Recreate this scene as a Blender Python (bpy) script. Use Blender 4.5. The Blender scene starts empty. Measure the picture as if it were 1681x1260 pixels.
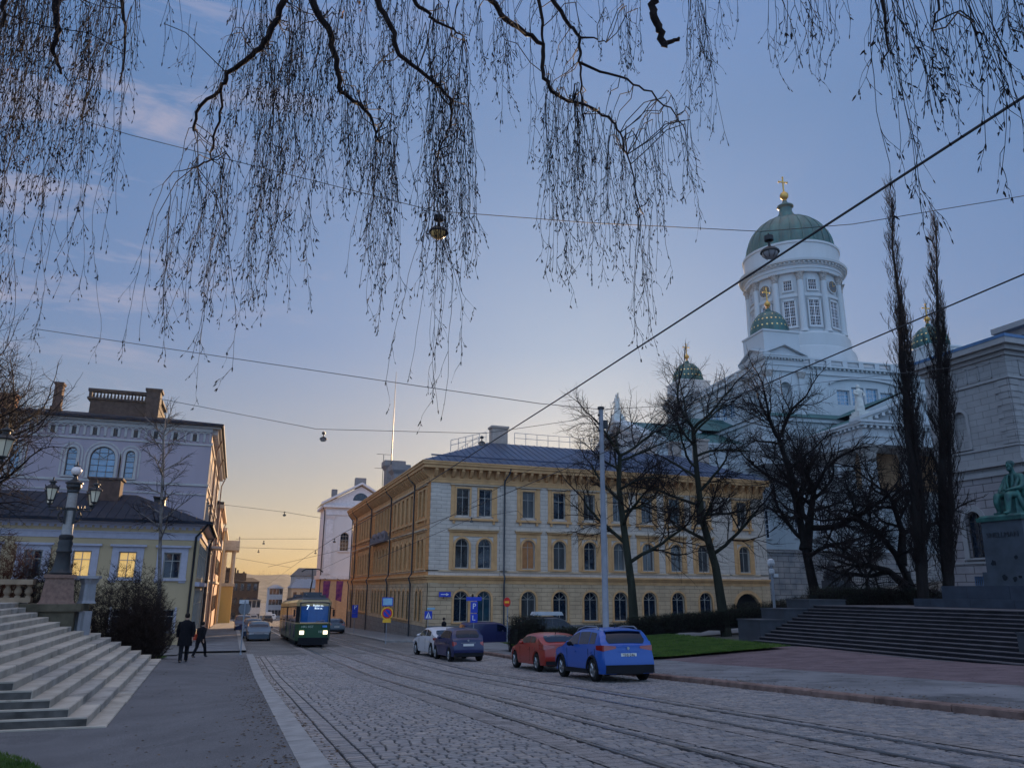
import bpy, bmesh, math, random
import numpy as np
from mathutils import Matrix, Vector
random.seed(7)
SC = bpy.context.scene
COL = SC.collection
R = math.radians
PI = math.pi

# ------------------------------------------------------------------ camera
EYE = 1.6
PITCH, ROLL, YAW = 0.2620837, 0.0075, 0.3342048
_f = Vector((0, math.cos(PITCH), math.sin(PITCH)))
_r = Vector((1, 0, 0)); _u = _r.cross(_f)
_c, _s = math.cos(ROLL), math.sin(ROLL)
_r2 = _r * _c + _u * _s; _u2 = -_r * _s + _u * _c
_M = Matrix.Rotation(-YAW, 3, 'Z')
CR, CU, CF = _M @ _r2, _M @ _u2, _M @ _f
cam_d = bpy.data.cameras.new('camera')
cam = bpy.data.objects.new('camera', cam_d); COL.objects.link(cam)
m3 = Matrix((CR, CU, -CF)).transposed()
cam.matrix_world = Matrix.Translation((0, 0, EYE)) @ m3.to_4x4()
cam_d.sensor_width = 36.0
cam_d.lens = 36.0 * 1260.0 / 1681.0
cam_d.clip_start = 0.1; cam_d.clip_end = 6000
SC.camera = cam

# ------------------------------------------------------------------ sky, sun, exposure
SUN_AZ, SUN_EL = R(25.5), R(10.5)
w = bpy.data.worlds.new('World'); SC.world = w; w.use_nodes = True
nt = w.node_tree; N = nt.nodes; Lk = nt.links
for n in list(N): N.remove(n)
out = N.new('ShaderNodeOutputWorld'); bg = N.new('ShaderNodeBackground')
sky = N.new('ShaderNodeTexSky'); sky.sky_type = 'NISHITA'; sky.sun_disc = False
sky.sun_elevation = SUN_EL; sky.sun_rotation = SUN_AZ
sky.air_density = 1.5; sky.dust_density = 1.6; sky.ozone_density = 3.0; sky.altitude = 20
tc = N.new('ShaderNodeTexCoord')
# thin cirrus streaks
mp = N.new('ShaderNodeMapping'); mp.inputs['Scale'].default_value = (2.2, 5.0, 11.0); mp.inputs['Rotation'].default_value = (0.25, 0.3, 0.4)
nz = N.new('ShaderNodeTexNoise'); nz.inputs['Scale'].default_value = 2.4; nz.inputs['Detail'].default_value = 9; nz.inputs['Roughness'].default_value = 0.62; nz.inputs['Distortion'].default_value = 0.5
nz2 = N.new('ShaderNodeTexNoise'); nz2.inputs['Scale'].default_value = 2.1; nz2.inputs['Detail'].default_value = 3
cr = N.new('ShaderNodeMapRange'); cr.inputs['From Min'].default_value = 0.50; cr.inputs['From Max'].default_value = 0.78
cr2 = N.new('ShaderNodeMapRange'); cr2.inputs['From Min'].default_value = 0.44; cr2.inputs['From Max'].default_value = 0.62
mul = N.new('ShaderNodeMath'); mul.operation = 'MULTIPLY'
hsv = N.new('ShaderNodeHueSaturation'); hsv.inputs['Saturation'].default_value = 1.35
mixc = N.new('ShaderNodeMix'); mixc.data_type = 'RGBA'; mixc.blend_type = 'MIX'
Lk.new(tc.outputs['Generated'], mp.inputs['Vector']); Lk.new(mp.outputs['Vector'], nz.inputs['Vector'])
Lk.new(tc.outputs['Generated'], nz2.inputs['Vector'])
Lk.new(nz.outputs['Fac'], cr.inputs['Value']); Lk.new(nz2.outputs['Fac'], cr2.inputs['Value'])
Lk.new(cr.outputs['Result'], mul.inputs[0]); Lk.new(cr2.outputs['Result'], mul.inputs[1])
mul2 = N.new('ShaderNodeMath'); mul2.operation = 'MULTIPLY'; mul2.inputs[1].default_value = 0.55
# clouds only on the left (eastern) half of the sky
dotn = N.new('ShaderNodeVectorMath'); dotn.operation = 'DOT_PRODUCT'; dotn.inputs[1].default_value = (-1.0, 0.15, 0.0)
cr3 = N.new('ShaderNodeMapRange'); cr3.inputs['From Min'].default_value = -0.15; cr3.inputs['From Max'].default_value = 0.25
Lk.new(tc.outputs['Generated'], dotn.inputs[0]); Lk.new(dotn.outputs['Value'], cr3.inputs['Value'])
mul3 = N.new('ShaderNodeMath'); mul3.operation = 'MULTIPLY'
Lk.new(mul.outputs[0], mul3.inputs[0]); Lk.new(cr3.outputs['Result'], mul3.inputs[1])
Lk.new(mul3.outputs[0], mul2.inputs[0]); Lk.new(mul2.outputs[0], mixc.inputs['Factor'])
# the evening air: gentle colour balance of the whole sky by elevation
tint = N.new('ShaderNodeMix'); tint.data_type = 'RGBA'; tint.blend_type = 'MULTIPLY'; tint.inputs['Factor'].default_value = 1.0
sep = N.new('ShaderNodeSeparateXYZ'); Lk.new(tc.outputs['Generated'], sep.inputs[0])
ramp = N.new('ShaderNodeValToRGB'); Lk.new(sep.outputs['Z'], ramp.inputs['Fac'])
cre = ramp.color_ramp
cre.elements[0].position = 0.0; cre.elements[0].color = (1.14, 1.10, 1.25, 1)
cre.elements[1].position = 0.55; cre.elements[1].color = (0.66, 0.96, 1.55, 1)
e = cre.elements.new(0.68); e.color = (0.84, 1.16, 1.86, 1)
e = cre.elements.new(0.14); e.color = (0.83, 0.92, 1.27, 1)
e = cre.elements.new(0.30); e.color = (0.60, 0.83, 1.40, 1)
pre = N.new('ShaderNodeVectorMath'); pre.operation = 'SCALE'; pre.inputs['Scale'].default_value = 0.10
gam = N.new('ShaderNodeGamma'); gam.inputs['Gamma'].default_value = 0.46
post = N.new('ShaderNodeVectorMath'); post.operation = 'SCALE'; post.inputs['Scale'].default_value = 5.0
Lk.new(sky.outputs['Color'], pre.inputs[0]); Lk.new(pre.outputs[0], gam.inputs['Color']); Lk.new(gam.outputs[0], post.inputs[0])
Lk.new(post.outputs[0], hsv.inputs['Color'])
Lk.new(hsv.outputs['Color'], tint.inputs['A']); Lk.new(ramp.outputs['Color'], tint.inputs['B'])
# sky opposite the low sun, blue in the palace windows, boosted as unseen fill
dn = N.new('ShaderNodeVectorMath'); dn.operation = 'DOT_PRODUCT'; dn.inputs[1].default_value = (math.sin(SUN_AZ), math.cos(SUN_AZ), 0.15)
bo = N.new('ShaderNodeMapRange'); bo.interpolation_type = 'SMOOTHSTEP'; bo.inputs['From Min'].default_value = 0.45; bo.inputs['From Max'].default_value = -0.35
bo.inputs['To Min'].default_value = 0.0; bo.inputs['To Max'].default_value = 1.0
bm_ = N.new('ShaderNodeMix'); bm_.data_type = 'RGBA'; bm_.inputs['B'].default_value = (4.9, 7.6, 12.0, 1)
Lk.new(tc.outputs['Generated'], dn.inputs[0]); Lk.new(dn.outputs['Value'], bo.inputs['Value']); Lk.new(bo.outputs['Result'], bm_.inputs['Factor'])
Lk.new(tint.outputs['Result'], bm_.inputs['A'])
zb = N.new('ShaderNodeMapRange'); zb.interpolation_type = 'SMOOTHSTEP'; zb.inputs['From Min'].default_value = 0.74; zb.inputs['From Max'].default_value = 1.0  # zenith above the view boosted too, added fill for the ground
zm = N.new('ShaderNodeMix'); zm.data_type = 'RGBA'; zm.inputs['B'].default_value = (11.5, 10.8, 12.2, 1)
Lk.new(sep.outputs['Z'], zb.inputs['Value']); Lk.new(zb.outputs['Result'], zm.inputs['Factor'])
Lk.new(bm_.outputs['Result'], zm.inputs['A'])
Lk.new(zm.outputs['Result'], mixc.inputs['A']); mixc.inputs['B'].default_value = (6.4, 5.4, 5.8, 1)
Lk.new(mixc.outputs['Result'], bg.inputs['Color']); bg.inputs['Strength'].default_value = 0.05
Lk.new(bg.outputs['Background'], out.inputs['Surface'])

sd = bpy.data.lights.new('sun', 'SUN'); sd.energy = 4.4; sd.angle = R(0.6); sd.color = (1.0, 0.66, 0.36)
so = bpy.data.objects.new('sun', sd); COL.objects.link(so)
sun_dir = Vector((math.sin(SUN_AZ) * math.cos(SUN_EL), math.cos(SUN_AZ) * math.cos(SUN_EL), math.sin(SUN_EL)))
so.rotation_euler = (-sun_dir).to_track_quat('-Z', 'Y').to_euler()
SC.view_settings.view_transform = 'Standard'; SC.view_settings.look = 'None'
SC.view_settings.gamma = 1.0; SC.view_settings.exposure = 1.0
SC.cycles.max_bounces = 6; SC.cycles.diffuse_bounces = 3; SC.cycles.use_adaptive_sampling = True

# ------------------------------------------------------------------ helpers
def unproj(px, py, depth):
    """world point at a distance along the view axis, for measurements taken on the photograph"""
    d = CR * ((px - 840.5) / 1260.0) - CU * ((py - 630.0) / 1260.0) + CF
    return Vector((0, 0, EYE)) + d * depth
def atY(px, py, Y):
    d = CR * ((px - 840.5) / 1260.0) - CU * ((py - 630.0) / 1260.0) + CF
    return Vector((0, 0, EYE)) + d * (Y / d.y)

_ZS = [(-60, 2.0), (0, 0), (30, -1.45), (53, -2.1), (66, -2.4), (120, -3.8), (250, -7.2), (1500, -8), (4000, -8)]
_zx = [a for a, b in _ZS]; _zy = [b for a, b in _ZS]
def zg(Y): return float(np.interp(Y, _zx, _zy))
def sstep(a, b, x):
    t = min(1, max(0, (x - a) / (b - a))); return t * t * (3 - 2 * t)

# ---- materials
MATS = {}
def mat(name, col, rough=0.8, metal=0.0, var=0.12, scale=3.0, bump=0.0, bscale=20.0, emit=None, estr=0.0,
        brick=None, spec=0.5, coat=0.0, col2=None, streak=False, speck=0.0, blot=None, hz=False):
    if name in MATS: return MATS[name]
    m = bpy.data.materials.new(name); m.use_nodes = True; MATS[name] = m
    nt = m.node_tree; n = nt.nodes; l = nt.links
    b = n['Principled BSDF']
    b.inputs['Roughness'].default_value = rough; b.inputs['Metallic'].default_value = metal
    b.inputs['Specular IOR Level'].default_value = spec if rough < .68 else min(spec, .15)
    if coat: b.inputs['Coat Weight'].default_value = coat; b.inputs['Coat Roughness'].default_value = 0.08
    tc = n.new('ShaderNodeTexCoord')
    nz = n.new('ShaderNodeTexNoise'); nz.inputs['Scale'].default_value = scale; nz.inputs['Detail'].default_value = 6
    if streak:
        mp = n.new('ShaderNodeMapping'); mp.inputs['Scale'].default_value = (1, 1, 0.16)
        l.new(tc.outputs['Object'], mp.inputs['Vector']); l.new(mp.outputs['Vector'], nz.inputs['Vector'])
    else: l.new(tc.outputs['Object'], nz.inputs['Vector'])
    mr = n.new('ShaderNodeMapRange'); mr.inputs['From Min'].default_value = 0.3; mr.inputs['From Max'].default_value = 0.7
    l.new(nz.outputs['Fac'], mr.inputs['Value'])
    mx = n.new('ShaderNodeMix'); mx.data_type = 'RGBA'
    c = Vector(col[:3])
    ca = tuple(c * (1 - var)) + (1,)
    cb = (tuple(c * (1 + var)) + (1,)) if col2 is None else (tuple(col2[:3]) + (1,))
    mx.inputs['A'].default_value = ca; mx.inputs['B'].default_value = cb
    l.new(mr.outputs['Result'], mx.inputs['Factor'])
    last = mx.outputs['Result']
    bh = None
    if brick:
        bw, bhh, mort, dark = brick
        sp = n.new('ShaderNodeSeparateXYZ'); l.new(tc.outputs['Object'], sp.inputs[0])
        ad = n.new('ShaderNodeMath'); ad.operation = 'ADD'; l.new(sp.outputs['X'], ad.inputs[0]); l.new(sp.outputs['Y'], ad.inputs[1])
        cb_ = n.new('ShaderNodeCombineXYZ')
        if hz: l.new(sp.outputs['X'], cb_.inputs['X']); l.new(sp.outputs['Y'], cb_.inputs['Y'])
        else: l.new(ad.outputs[0], cb_.inputs['X']); l.new(sp.outputs['Z'], cb_.inputs['Y'])
        bt = n.new('ShaderNodeTexBrick'); bt.inputs['Scale'].default_value = 1.0
        bt.inputs['Brick Width'].default_value = bw; bt.inputs['Row Height'].default_value = bhh
        bt.inputs['Mortar Size'].default_value = mort; bt.inputs['Mortar Smooth'].default_value = 0.3
        bt.inputs['Color1'].default_value = (1, 1, 1, 1); bt.inputs['Color2'].default_value = (0.93, 0.93, 0.93, 1)
        bt.inputs['Mortar'].default_value = (dark, dark, dark, 1)
        l.new(cb_.outputs[0], bt.inputs['Vector'])
        mm = n.new('ShaderNodeMix'); mm.data_type = 'RGBA'; mm.blend_type = 'MULTIPLY'; mm.inputs['Factor'].default_value = 1
        l.new(last, mm.inputs['A']); l.new(bt.outputs['Color'], mm.inputs['B']); last = mm.outputs['Result']
        bh = bt.outputs['Fac']
    if blot:
        n4 = n.new('ShaderNodeTexNoise'); n4.inputs['Scale'].default_value = blot[0]; n4.inputs['Detail'].default_value = 9; n4.inputs['Roughness'].default_value = 0.65; l.new(tc.outputs['Object'], n4.inputs['Vector'])
        m4_ = n.new('ShaderNodeMapRange'); m4_.inputs['From Min'].default_value = blot[1]; m4_.inputs['From Max'].default_value = blot[1] + 0.035; m4_.inputs['To Min'].default_value = 1.0; m4_.inputs['To Max'].default_value = blot[2]
        l.new(n4.outputs['Fac'], m4_.inputs['Value'])
        s4_ = n.new('ShaderNodeVectorMath'); s4_.operation = 'SCALE'; l.new(last, s4_.inputs[0]); l.new(m4_.outputs['Result'], s4_.inputs['Scale']); last = s4_.outputs[0]
    if speck:
        n3 = n.new('ShaderNodeTexNoise'); n3.inputs['Scale'].default_value = 70; n3.inputs['Detail'].default_value = 3; l.new(tc.outputs['Object'], n3.inputs['Vector'])
        m3_ = n.new('ShaderNodeMapRange'); m3_.inputs['From Min'].default_value = 0.35; m3_.inputs['From Max'].default_value = 0.65; m3_.inputs['To Min'].default_value = 1 - speck; m3_.inputs['To Max'].default_value = 1 + speck
        l.new(n3.outputs['Fac'], m3_.inputs['Value'])
        sc_ = n.new('ShaderNodeVectorMath'); sc_.operation = 'SCALE'; l.new(last, sc_.inputs[0]); l.new(m3_.outputs['Result'], sc_.inputs['Scale']); last = sc_.outputs[0]
    l.new(last, b.inputs['Base Color'])
    if bump or bh:
        bp = n.new('ShaderNodeBump'); bp.inputs['Strength'].default_value = 1.0; bp.inputs['Distance'].default_value = max(bump, 0.004)
        n2 = n.new('ShaderNodeTexNoise'); n2.inputs['Scale'].default_value = bscale; n2.inputs['Detail'].default_value = 4
        l.new(tc.outputs['Object'], n2.inputs['Vector'])
        if bh:
            sb = n.new('ShaderNodeMath'); sb.operation = 'MULTIPLY_ADD'; sb.inputs[1].default_value = -3.0
            l.new(bh, sb.inputs[0]); l.new(n2.outputs['Fac'], sb.inputs[2]); l.new(sb.outputs[0], bp.inputs['Height'])
        else: l.new(n2.outputs['Fac'], bp.inputs['Height'])
        l.new(bp.outputs['Normal'], b.inputs['Normal'])
    if emit is not None:
        b.inputs['Emission Color'].default_value = tuple(emit) + (1,); b.inputs['Emission Strength'].default_value = estr * 0.5
    return m

# ---- mesh builder
class MB:
    def __init__(s): s.v = []; s.f = []; s.m = []; s.M = None; s.mi = 0
    def add(s, vs, fs):
        o = len(s.v)
        if s.M is not None: vs = [tuple(s.M @ Vector(v)) for v in vs]
        s.v.extend(vs); s.f.extend([tuple(i + o for i in f) for f in fs]); s.m.extend([s.mi] * len(fs))
        return s
    def box(s, x0, x1, y0, y1, z0, z1):
        if x1 < x0: x0, x1 = x1, x0
        if y1 < y0: y0, y1 = y1, y0
        if z1 < z0: z0, z1 = z1, z0
        return s.add([(x0, y0, z0), (x1, y0, z0), (x1, y1, z0), (x0, y1, z0), (x0, y0, z1), (x1, y0, z1), (x1, y1, z1), (x0, y1, z1)],
              [(0, 3, 2, 1), (4, 5, 6, 7), (0, 1, 5, 4), (1, 2, 6, 5), (2, 3, 7, 6), (3, 0, 4, 7)])
    def taper(s, cx, cy, z0, z1, a0, b0, a1, b1):
        return s.add([(cx - a0, cy - b0, z0), (cx + a0, cy - b0, z0), (cx + a0, cy + b0, z0), (cx - a0, cy + b0, z0),
               (cx - a1, cy - b1, z1), (cx + a1, cy - b1, z1), (cx + a1, cy + b1, z1), (cx - a1, cy + b1, z1)],
              [(0, 3, 2, 1), (4, 5, 6, 7), (0, 1, 5, 4), (1, 2, 6, 5), (2, 3, 7, 6), (3, 0, 4, 7)])
    def lathe(s, prof, cx=0, cy=0, n=16, cap=True, a0=0.0, a1=2 * PI, fl=None):
        vs = []; fs = []
        full = abs(a1 - a0 - 2 * PI) < 1e-6
        cols = n if full else n + 1
        for (r, z) in prof:
            for k in range(cols):
                a = a0 + (a1 - a0) * k / n
                rr = r * (1 + (fl[0] * (0.5 + 0.5 * math.cos(fl[1] * a)) if fl else 0))
                vs.append((cx + rr * math.cos(a), cy + rr * math.sin(a), z))
        for i in range(len(prof) - 1):
            for k in range(n):
                k2 = (k + 1) % cols
                fs.append((i * cols + k, i * cols + k2, (i + 1) * cols + k2, (i + 1) * cols + k))
        if cap and full:
            if prof[0][0] > 1e-4: fs.append(tuple(reversed(range(cols))))
            if prof[-1][0] > 1e-4: fs.append(tuple((len(prof) - 1) * cols + k for k in range(cols)))
        return s.add(vs, fs)
    def cyl(s, p0, p1, r0, r1=None, n=8, cap=True):
        return s.tube([p0, p1], [r0, r0 if r1 is None else r1], n, cap)
    def tube(s, pts, rad, n=6, cap=True):
        pts = [Vector(p) for p in pts]
        if not hasattr(rad, '__len__'): rad = [rad] * len(pts)
        vs = []; fs = []; prev = None
        for i, p in enumerate(pts):
            a = pts[max(i - 1, 0)]; b = pts[min(i + 1, len(pts) - 1)]
            t = (b - a); t = t.normalized() if t.length > 1e-9 else Vector((0, 0, 1))
            if prev is None:
                ref = Vector((0, 0, 1)) if abs(t.z) < 0.9 else Vector((1, 0, 0))
                x = t.cross(ref).normalized()
            else:
                x = prev - t * prev.dot(t)
                x = x.normalized() if x.length > 1e-6 else t.orthogonal().normalized()
            prev = x; y = t.cross(x)
            for k in range(n):
                an = 2 * PI * k / n
                vs.append(tuple(p + (x * math.cos(an) + y * math.sin(an)) * rad[i]))
        for i in range(len(pts) - 1):
            for k in range(n):
                k2 = (k + 1) % n
                fs.append((i * n + k, i * n + k2, (i + 1) * n + k2, (i + 1) * n + k))
        if cap:
            fs.append(tuple(reversed(range(n)))); fs.append(tuple((len(pts) - 1) * n + k for k in range(n)))
        return s.add(vs, fs)
    def prism(s, poly, axis, a, b):
        """extrude a 2-D polygon (list of pairs) along an axis from a to b"""
        def P(u, v, w):
            return {'x': (w, u, v), 'y': (u, w, v), 'z': (u, v, w)}[axis]
        n = len(poly)
        vs = [P(u, v, a) for u, v in poly] + [P(u, v, b) for u, v in poly]
        fs = [tuple(range(n)), tuple(reversed(range(n, 2 * n)))] + [(i, (i + n), (i + 1) % n + n, (i + 1) % n) for i in range(n)]
        return s.add(vs, fs)
    def sphere(s, c, r, n=10, m=7, sx=1, sy=1, sz=1):
        prof = [(max(r * math.sin(PI * i / m), 0.0), -r * math.cos(PI * i / m)) for i in range(m + 1)]
        vs = []; fs = []
        for (rr, z) in prof:
            for k in range(n):
                a = 2 * PI * k / n
                vs.append((c[0] + rr * math.cos(a) * sx, c[1] + rr * math.sin(a) * sy, c[2] + z * sz))
        for i in range(m):
            for k in range(n):
                k2 = (k + 1) % n
                fs.append((i * n + k, i * n + k2, (i + 1) * n + k2, (i + 1) * n + k))
        return s.add(vs, fs)
    def mesh(s, name, mats, smooth=None):
        me = bpy.data.meshes.new(name); me.from_pydata(s.v, [], s.f)
        ms = mats if isinstance(mats, (list, tuple)) else [mats]
        for m in ms: me.materials.append(m)
        if len(ms) > 1: me.polygons.foreach_set('material_index', s.m)
        if smooth is not None:
            me.polygons.foreach_set('use_smooth', [True] * len(me.polygons))
            if smooth < 179: me.set_sharp_from_angle(angle=R(smooth))
        me.update(); return me
    def build(s, name, mats, parent=None, smooth=None, fix=False, mw=None):
        me = s.mesh(name, mats, smooth)
        if fix:
            bm = bmesh.new(); bm.from_mesh(me); bmesh.ops.recalc_face_normals(bm, faces=bm.faces); bm.to_mesh(me); bm.free()
        o = bpy.data.objects.new(name, me); COL.objects.link(o)
        if parent is not None: o.parent = parent
        if mw is not None: o.matrix_local = mw
        return o

class Segs:
    """many thin tapered twigs gathered into one mesh"""
    def __init__(s): s.a = []
    def add(s, p, q, r0, r1): s.a.append((p[0], p[1], p[2], q[0], q[1], q[2], r0, r1))
    def build(s, name, material, parent=None, k=3):
        A = np.array(s.a, dtype=np.float64); n = len(A)
        p = A[:, 0:3]; q = A[:, 3:6]; t = q - p; ln = np.linalg.norm(t, axis=1, keepdims=True); ln[ln < 1e-9] = 1; t = t / ln
        ref = np.tile(np.array([0.31, 0.17, 0.93]), (n, 1)); bad = np.abs((t * ref).sum(1)) > 0.95; ref[bad] = (1, 0, 0)
        x = np.cross(t, ref); x /= np.linalg.norm(x, axis=1, keepdims=True); y = np.cross(t, x)
        V = np.zeros((n, 2 * k, 3))
        for i in range(k):
            an = 2 * PI * i / k; d = x * math.cos(an) + y * math.sin(an)
            V[:, i] = p + d * A[:, 6:7]; V[:, k + i] = q + d * A[:, 7:8]
        base = (np.arange(n) * 2 * k)[:, None]
        F = np.stack([np.concatenate([base + i, base + (i + 1) % k, base + k + (i + 1) % k, base + k + i], 1) for i in range(k)], 1).reshape(-1, 4)
        me = bpy.data.meshes.new(name)
        me.vertices.add(n * 2 * k); me.vertices.foreach_set('co', V.reshape(-1))
        me.loops.add(len(F) * 4); me.loops.foreach_set('vertex_index', F.reshape(-1).astype(np.int32))
        me.polygons.add(len(F)); me.polygons.foreach_set('loop_start', np.arange(0, len(F) * 4, 4, dtype=np.int32))
        me.polygons.foreach_set('use_smooth', np.ones(len(F), dtype=bool))
        me.materials.append(material); me.update(calc_edges=True)
        o = bpy.data.objects.new(name, me); COL.objects.link(o)
        if parent is not None: o.parent = parent
        return o

def thing(name, label, cat, loc=(0, 0, 0), rz=0.0, group=None):
    o = bpy.data.objects.new(name, None); COL.objects.link(o); o.empty_display_size = 0.3
    o.location = loc; o.rotation_euler = (0, 0, rz)
    o['label'] = label; o['category'] = cat
    if group: o['group'] = group
    return o
def tag(o, label, cat, group=None):
    o['label'] = label; o['category'] = cat
    if group: o['group'] = group
    return o
def struct(o, kind='structure'): o['kind'] = kind; return o
def dup(root, loc, rz, label=None, group=None):
    r = root.copy(); COL.objects.link(r); r.location = loc; r.rotation_euler = (0, 0, rz)
    if label: r['label'] = label
    if group: r['group'] = group
    def rec(a, b):
        for ch in list(a.children):
            c = ch.copy(); COL.objects.link(c); c.parent = b; rec(ch, c)
    rec(root, r)
    return r
def text_mesh(name, body, size, material, parent=None, mw=None, align='CENTER', extrude=0.004):
    cu = bpy.data.curves.new(name, 'FONT'); cu.body = body; cu.size = size; cu.align_x = align; cu.align_y = 'CENTER'; cu.extrude = extrude
    cu.resolution_u = 2
    t = bpy.data.objects.new(name + '_c', cu); COL.objects.link(t)
    dg = bpy.context.evaluated_depsgraph_get(); me = bpy.data.meshes.new_from_object(t.evaluated_get(dg))
    bpy.data.objects.remove(t); bpy.data.curves.remove(cu)
    me.name = name; me.materials.clear(); me.materials.append(material)
    o = bpy.data.objects.new(name, me); COL.objects.link(o)
    if parent is not None: o.parent = parent
    if mw is not None: o.matrix_local = mw
    return o
def FR(origin, u, n):
    """frame matrix: local x = u along the wall, local y = outward normal, local z up"""
    u = Vector(u).normalized(); nn = Vector(n).normalized()
    M = Matrix(((u.x, nn.x, 0, origin[0]), (u.y, nn.y, 0, origin[1]), (0, 0, 1, origin[2]), (0, 0, 0, 1)))
    return M

# ---- facade tools (local frame: x along wall, y outward, z up)
def arch_pts(x0, x1, zt, n=8, flat=1.0):
    r = (x1 - x0) / 2; c = (x0 + x1) / 2; zs = zt - r * flat
    return [(c - r * math.cos(PI * k / n), zs + r * flat * math.sin(PI * k / n)) for k in range(n + 1)], zs
def wall(mb, x0, x1, z0, z1, ops, depth=0.25, y=0.0):
    xs = sorted({x0, x1} | {v for o in ops for v in o[:2] if x0 < v < x1})
    zs = {z0, z1}
    for o in ops:
        zs.add(o[2]); zs.add(o[3])
    zs = sorted(v for v in zs if z0 <= v <= z1)
    for i in range(len(xs) - 1):
        run = None
        xm = (xs[i] + xs[i + 1]) / 2
        for j in range(len(zs) - 1):
            zm = (zs[j] + zs[j + 1]) / 2
            inside = any(o[0] < xm < o[1] and o[2] < zm < o[3] for o in ops)
            if not inside:
                if run is None: run = zs[j]
            if (inside or j == len(zs) - 2) and run is not None:
                top = zs[j] if inside else zs[j + 1]
                mb.add([(xs[i], y, run), (xs[i + 1], y, run), (xs[i + 1], y, top), (xs[i], y, top)], [(0, 1, 2, 3)]); run = None
    for o in ops:
        a, b, c, d = o[:4]; arch = len(o) > 4 and o[4]
        if arch:
            pts, sp = arch_pts(a, b, d)
            per = [(a, c)] + pts + [(b, c)]
            for k in range(len(pts) - 1):
                (p, q), (r_, s_) = pts[k], pts[k + 1]
                mb.add([(p, y, q), (r_, y, s_), (r_, y, d), (p, y, d)], [(0, 1, 2, 3)])
        else: per = [(a, c), (a, d), (b, d), (b, c)]
        per = per + [per[0]]
        for k in range(len(per) - 1):
            (p, q), (r_, s_) = per[k], per[k + 1]
            mb.add([(p, y, q), (r_, y, s_), (r_, y - depth, s_), (p, y - depth, q)], [(0, 1, 2, 3)])
_WC = {}
def window(parent, M, o, fm, gm, depth=0.2, kind='cross', bar=0.07, cols=2, rows=None):
    """one window (frame, with its pane below it) set into opening o of the wall frame M"""
    a, b, c, d = o[:4]; arch = len(o) > 4 and o[4]
    W_, H_ = round(b - a, 2), round(d - c, 2)
    key = (W_, H_, arch, fm.name, gm.name, kind, bar, cols, rows)
    if key not in _WC:
        f = MB(); g = MB(); hw = W_ / 2
        t = 0.05
        if arch:
            pts, sp = arch_pts(-hw, hw, H_, 10)
            ip, _ = arch_pts(-hw + bar, hw - bar, H_ - bar, 10)
            f.box(-hw, -hw + bar, -t, t, 0, sp); f.box(hw - bar, hw, -t, t, 0, sp)
            for k in range(10):
                (p, q), (r_, s_) = pts[k], pts[k + 1]; (p2, q2), (r2, s2) = ip[k], ip[k + 1]
                f.add([(p, t, q), (r_, t, s_), (r2, t, s2), (p2, t, q2), (p2, -t, q2), (r2, -t, s2)], [(0, 3, 2, 1), (3, 4, 5, 2)])
            gp = [(-hw + .01, 0)] + [(x * .99, z) for x, z in pts] + [(hw - .01, 0)]
        else:
            sp = H_ * 0.68
            f.box(-hw, -hw + bar, -t, t, 0, H_); f.box(hw - bar, hw, -t, t, 0, H_); f.box(-hw + bar, hw - bar, -t, t, H_ - bar, H_)
            gp = [(-hw + .01, 0), (-hw + .01, H_ - .01), (hw - .01, H_ - .01), (hw - .01, 0)]
        f.box(-hw + bar, hw - bar, -t, t, 0, bar)
        b2 = bar * 0.6
        top = H_ - bar
        if rows is None: zr = [sp]
        else: zr = [H_ * (k + 1) / rows for k in range(rows - 1)]
        for z in zr:
            ww = hw - bar
            if arch and z > sp + .01: ww = math.sqrt(max(0.0, (hw - bar) ** 2 - (z - sp) ** 2))
            if ww > .05: f.box(-ww, ww, -t * .8, t * .8, z - b2 / 2, z + b2 / 2)
        for k in range(1, cols):
            x = -hw + W_ * k / cols
            zt = top
            if arch: zt = sp + math.sqrt(max(0.0, (hw - bar) ** 2 - x * x))
            f.box(x - b2 / 2, x + b2 / 2, -t * .7, t * .7, bar, zt)
        if kind == 'fan' and arch:
            rr = hw - bar
            for an in (40, 140):
                f.tube([(0, 0, sp), (rr * math.cos(R(an)), 0, sp + rr * math.sin(R(an)))], b2 / 2, 4)
        n = len(gp)
        g.add([(x, -0.02, z) for x, z in gp], [tuple(range(n))])
        _WC[key] = (f.mesh('window', fm), g.mesh('pane', gm))
    fmesh, gmesh = _WC[key]
    w_ = bpy.data.objects.new('window', fmesh); COL.objects.link(w_); w_.parent = parent
    w_.matrix_local = M @ Matrix.Translation(((a + b) / 2, -depth, c))
    p_ = bpy.data.objects.new('pane', gmesh); COL.objects.link(p_); p_.parent = w_
    return w_
def surround(mb, o, w_=0.22, y=0.09, hood=True, sill=True, ext=0.0):
    a, b, c, d = o[:4]; arch = len(o) > 4 and o[4]
    if arch:
        pts, sp = arch_pts(a, b, d, 10); op, _ = arch_pts(a - w_, b + w_, d + w_, 10)
        mb.box(a - w_, a, 0.0, y, c, sp); mb.box(b, b + w_, 0.0, y, c, sp)
        for k in range(10):
            (p, q), (r_, s_) = pts[k], pts[k + 1]; (p2, q2), (r2, s2) = op[k], op[k + 1]
            mb.add([(p, y, q), (r_, y, s_), (r2, y, s2), (p2, y, q2), (p, 0, q), (r_, 0, s_), (r2, 0, s2), (p2, 0, q2)],
                   [(0, 1, 2, 3), (3, 2, 6, 7), (0, 4, 5, 1)])
    else:
        mb.box(a - w_, a, 0.0, y, c, d); mb.box(b, b + w_, 0.0, y, c, d); mb.box(a - w_, b + w_, 0.0, y, d, d + w_)
        if hood: mb.box(a - w_ - .1, b + w_ + .1, 0.0, y + .16, d + w_, d + w_ + .1)
    if sill: mb.box(a - w_ - .05, b + w_ + .05, 0.0, y + .08, c - .14, c)
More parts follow.
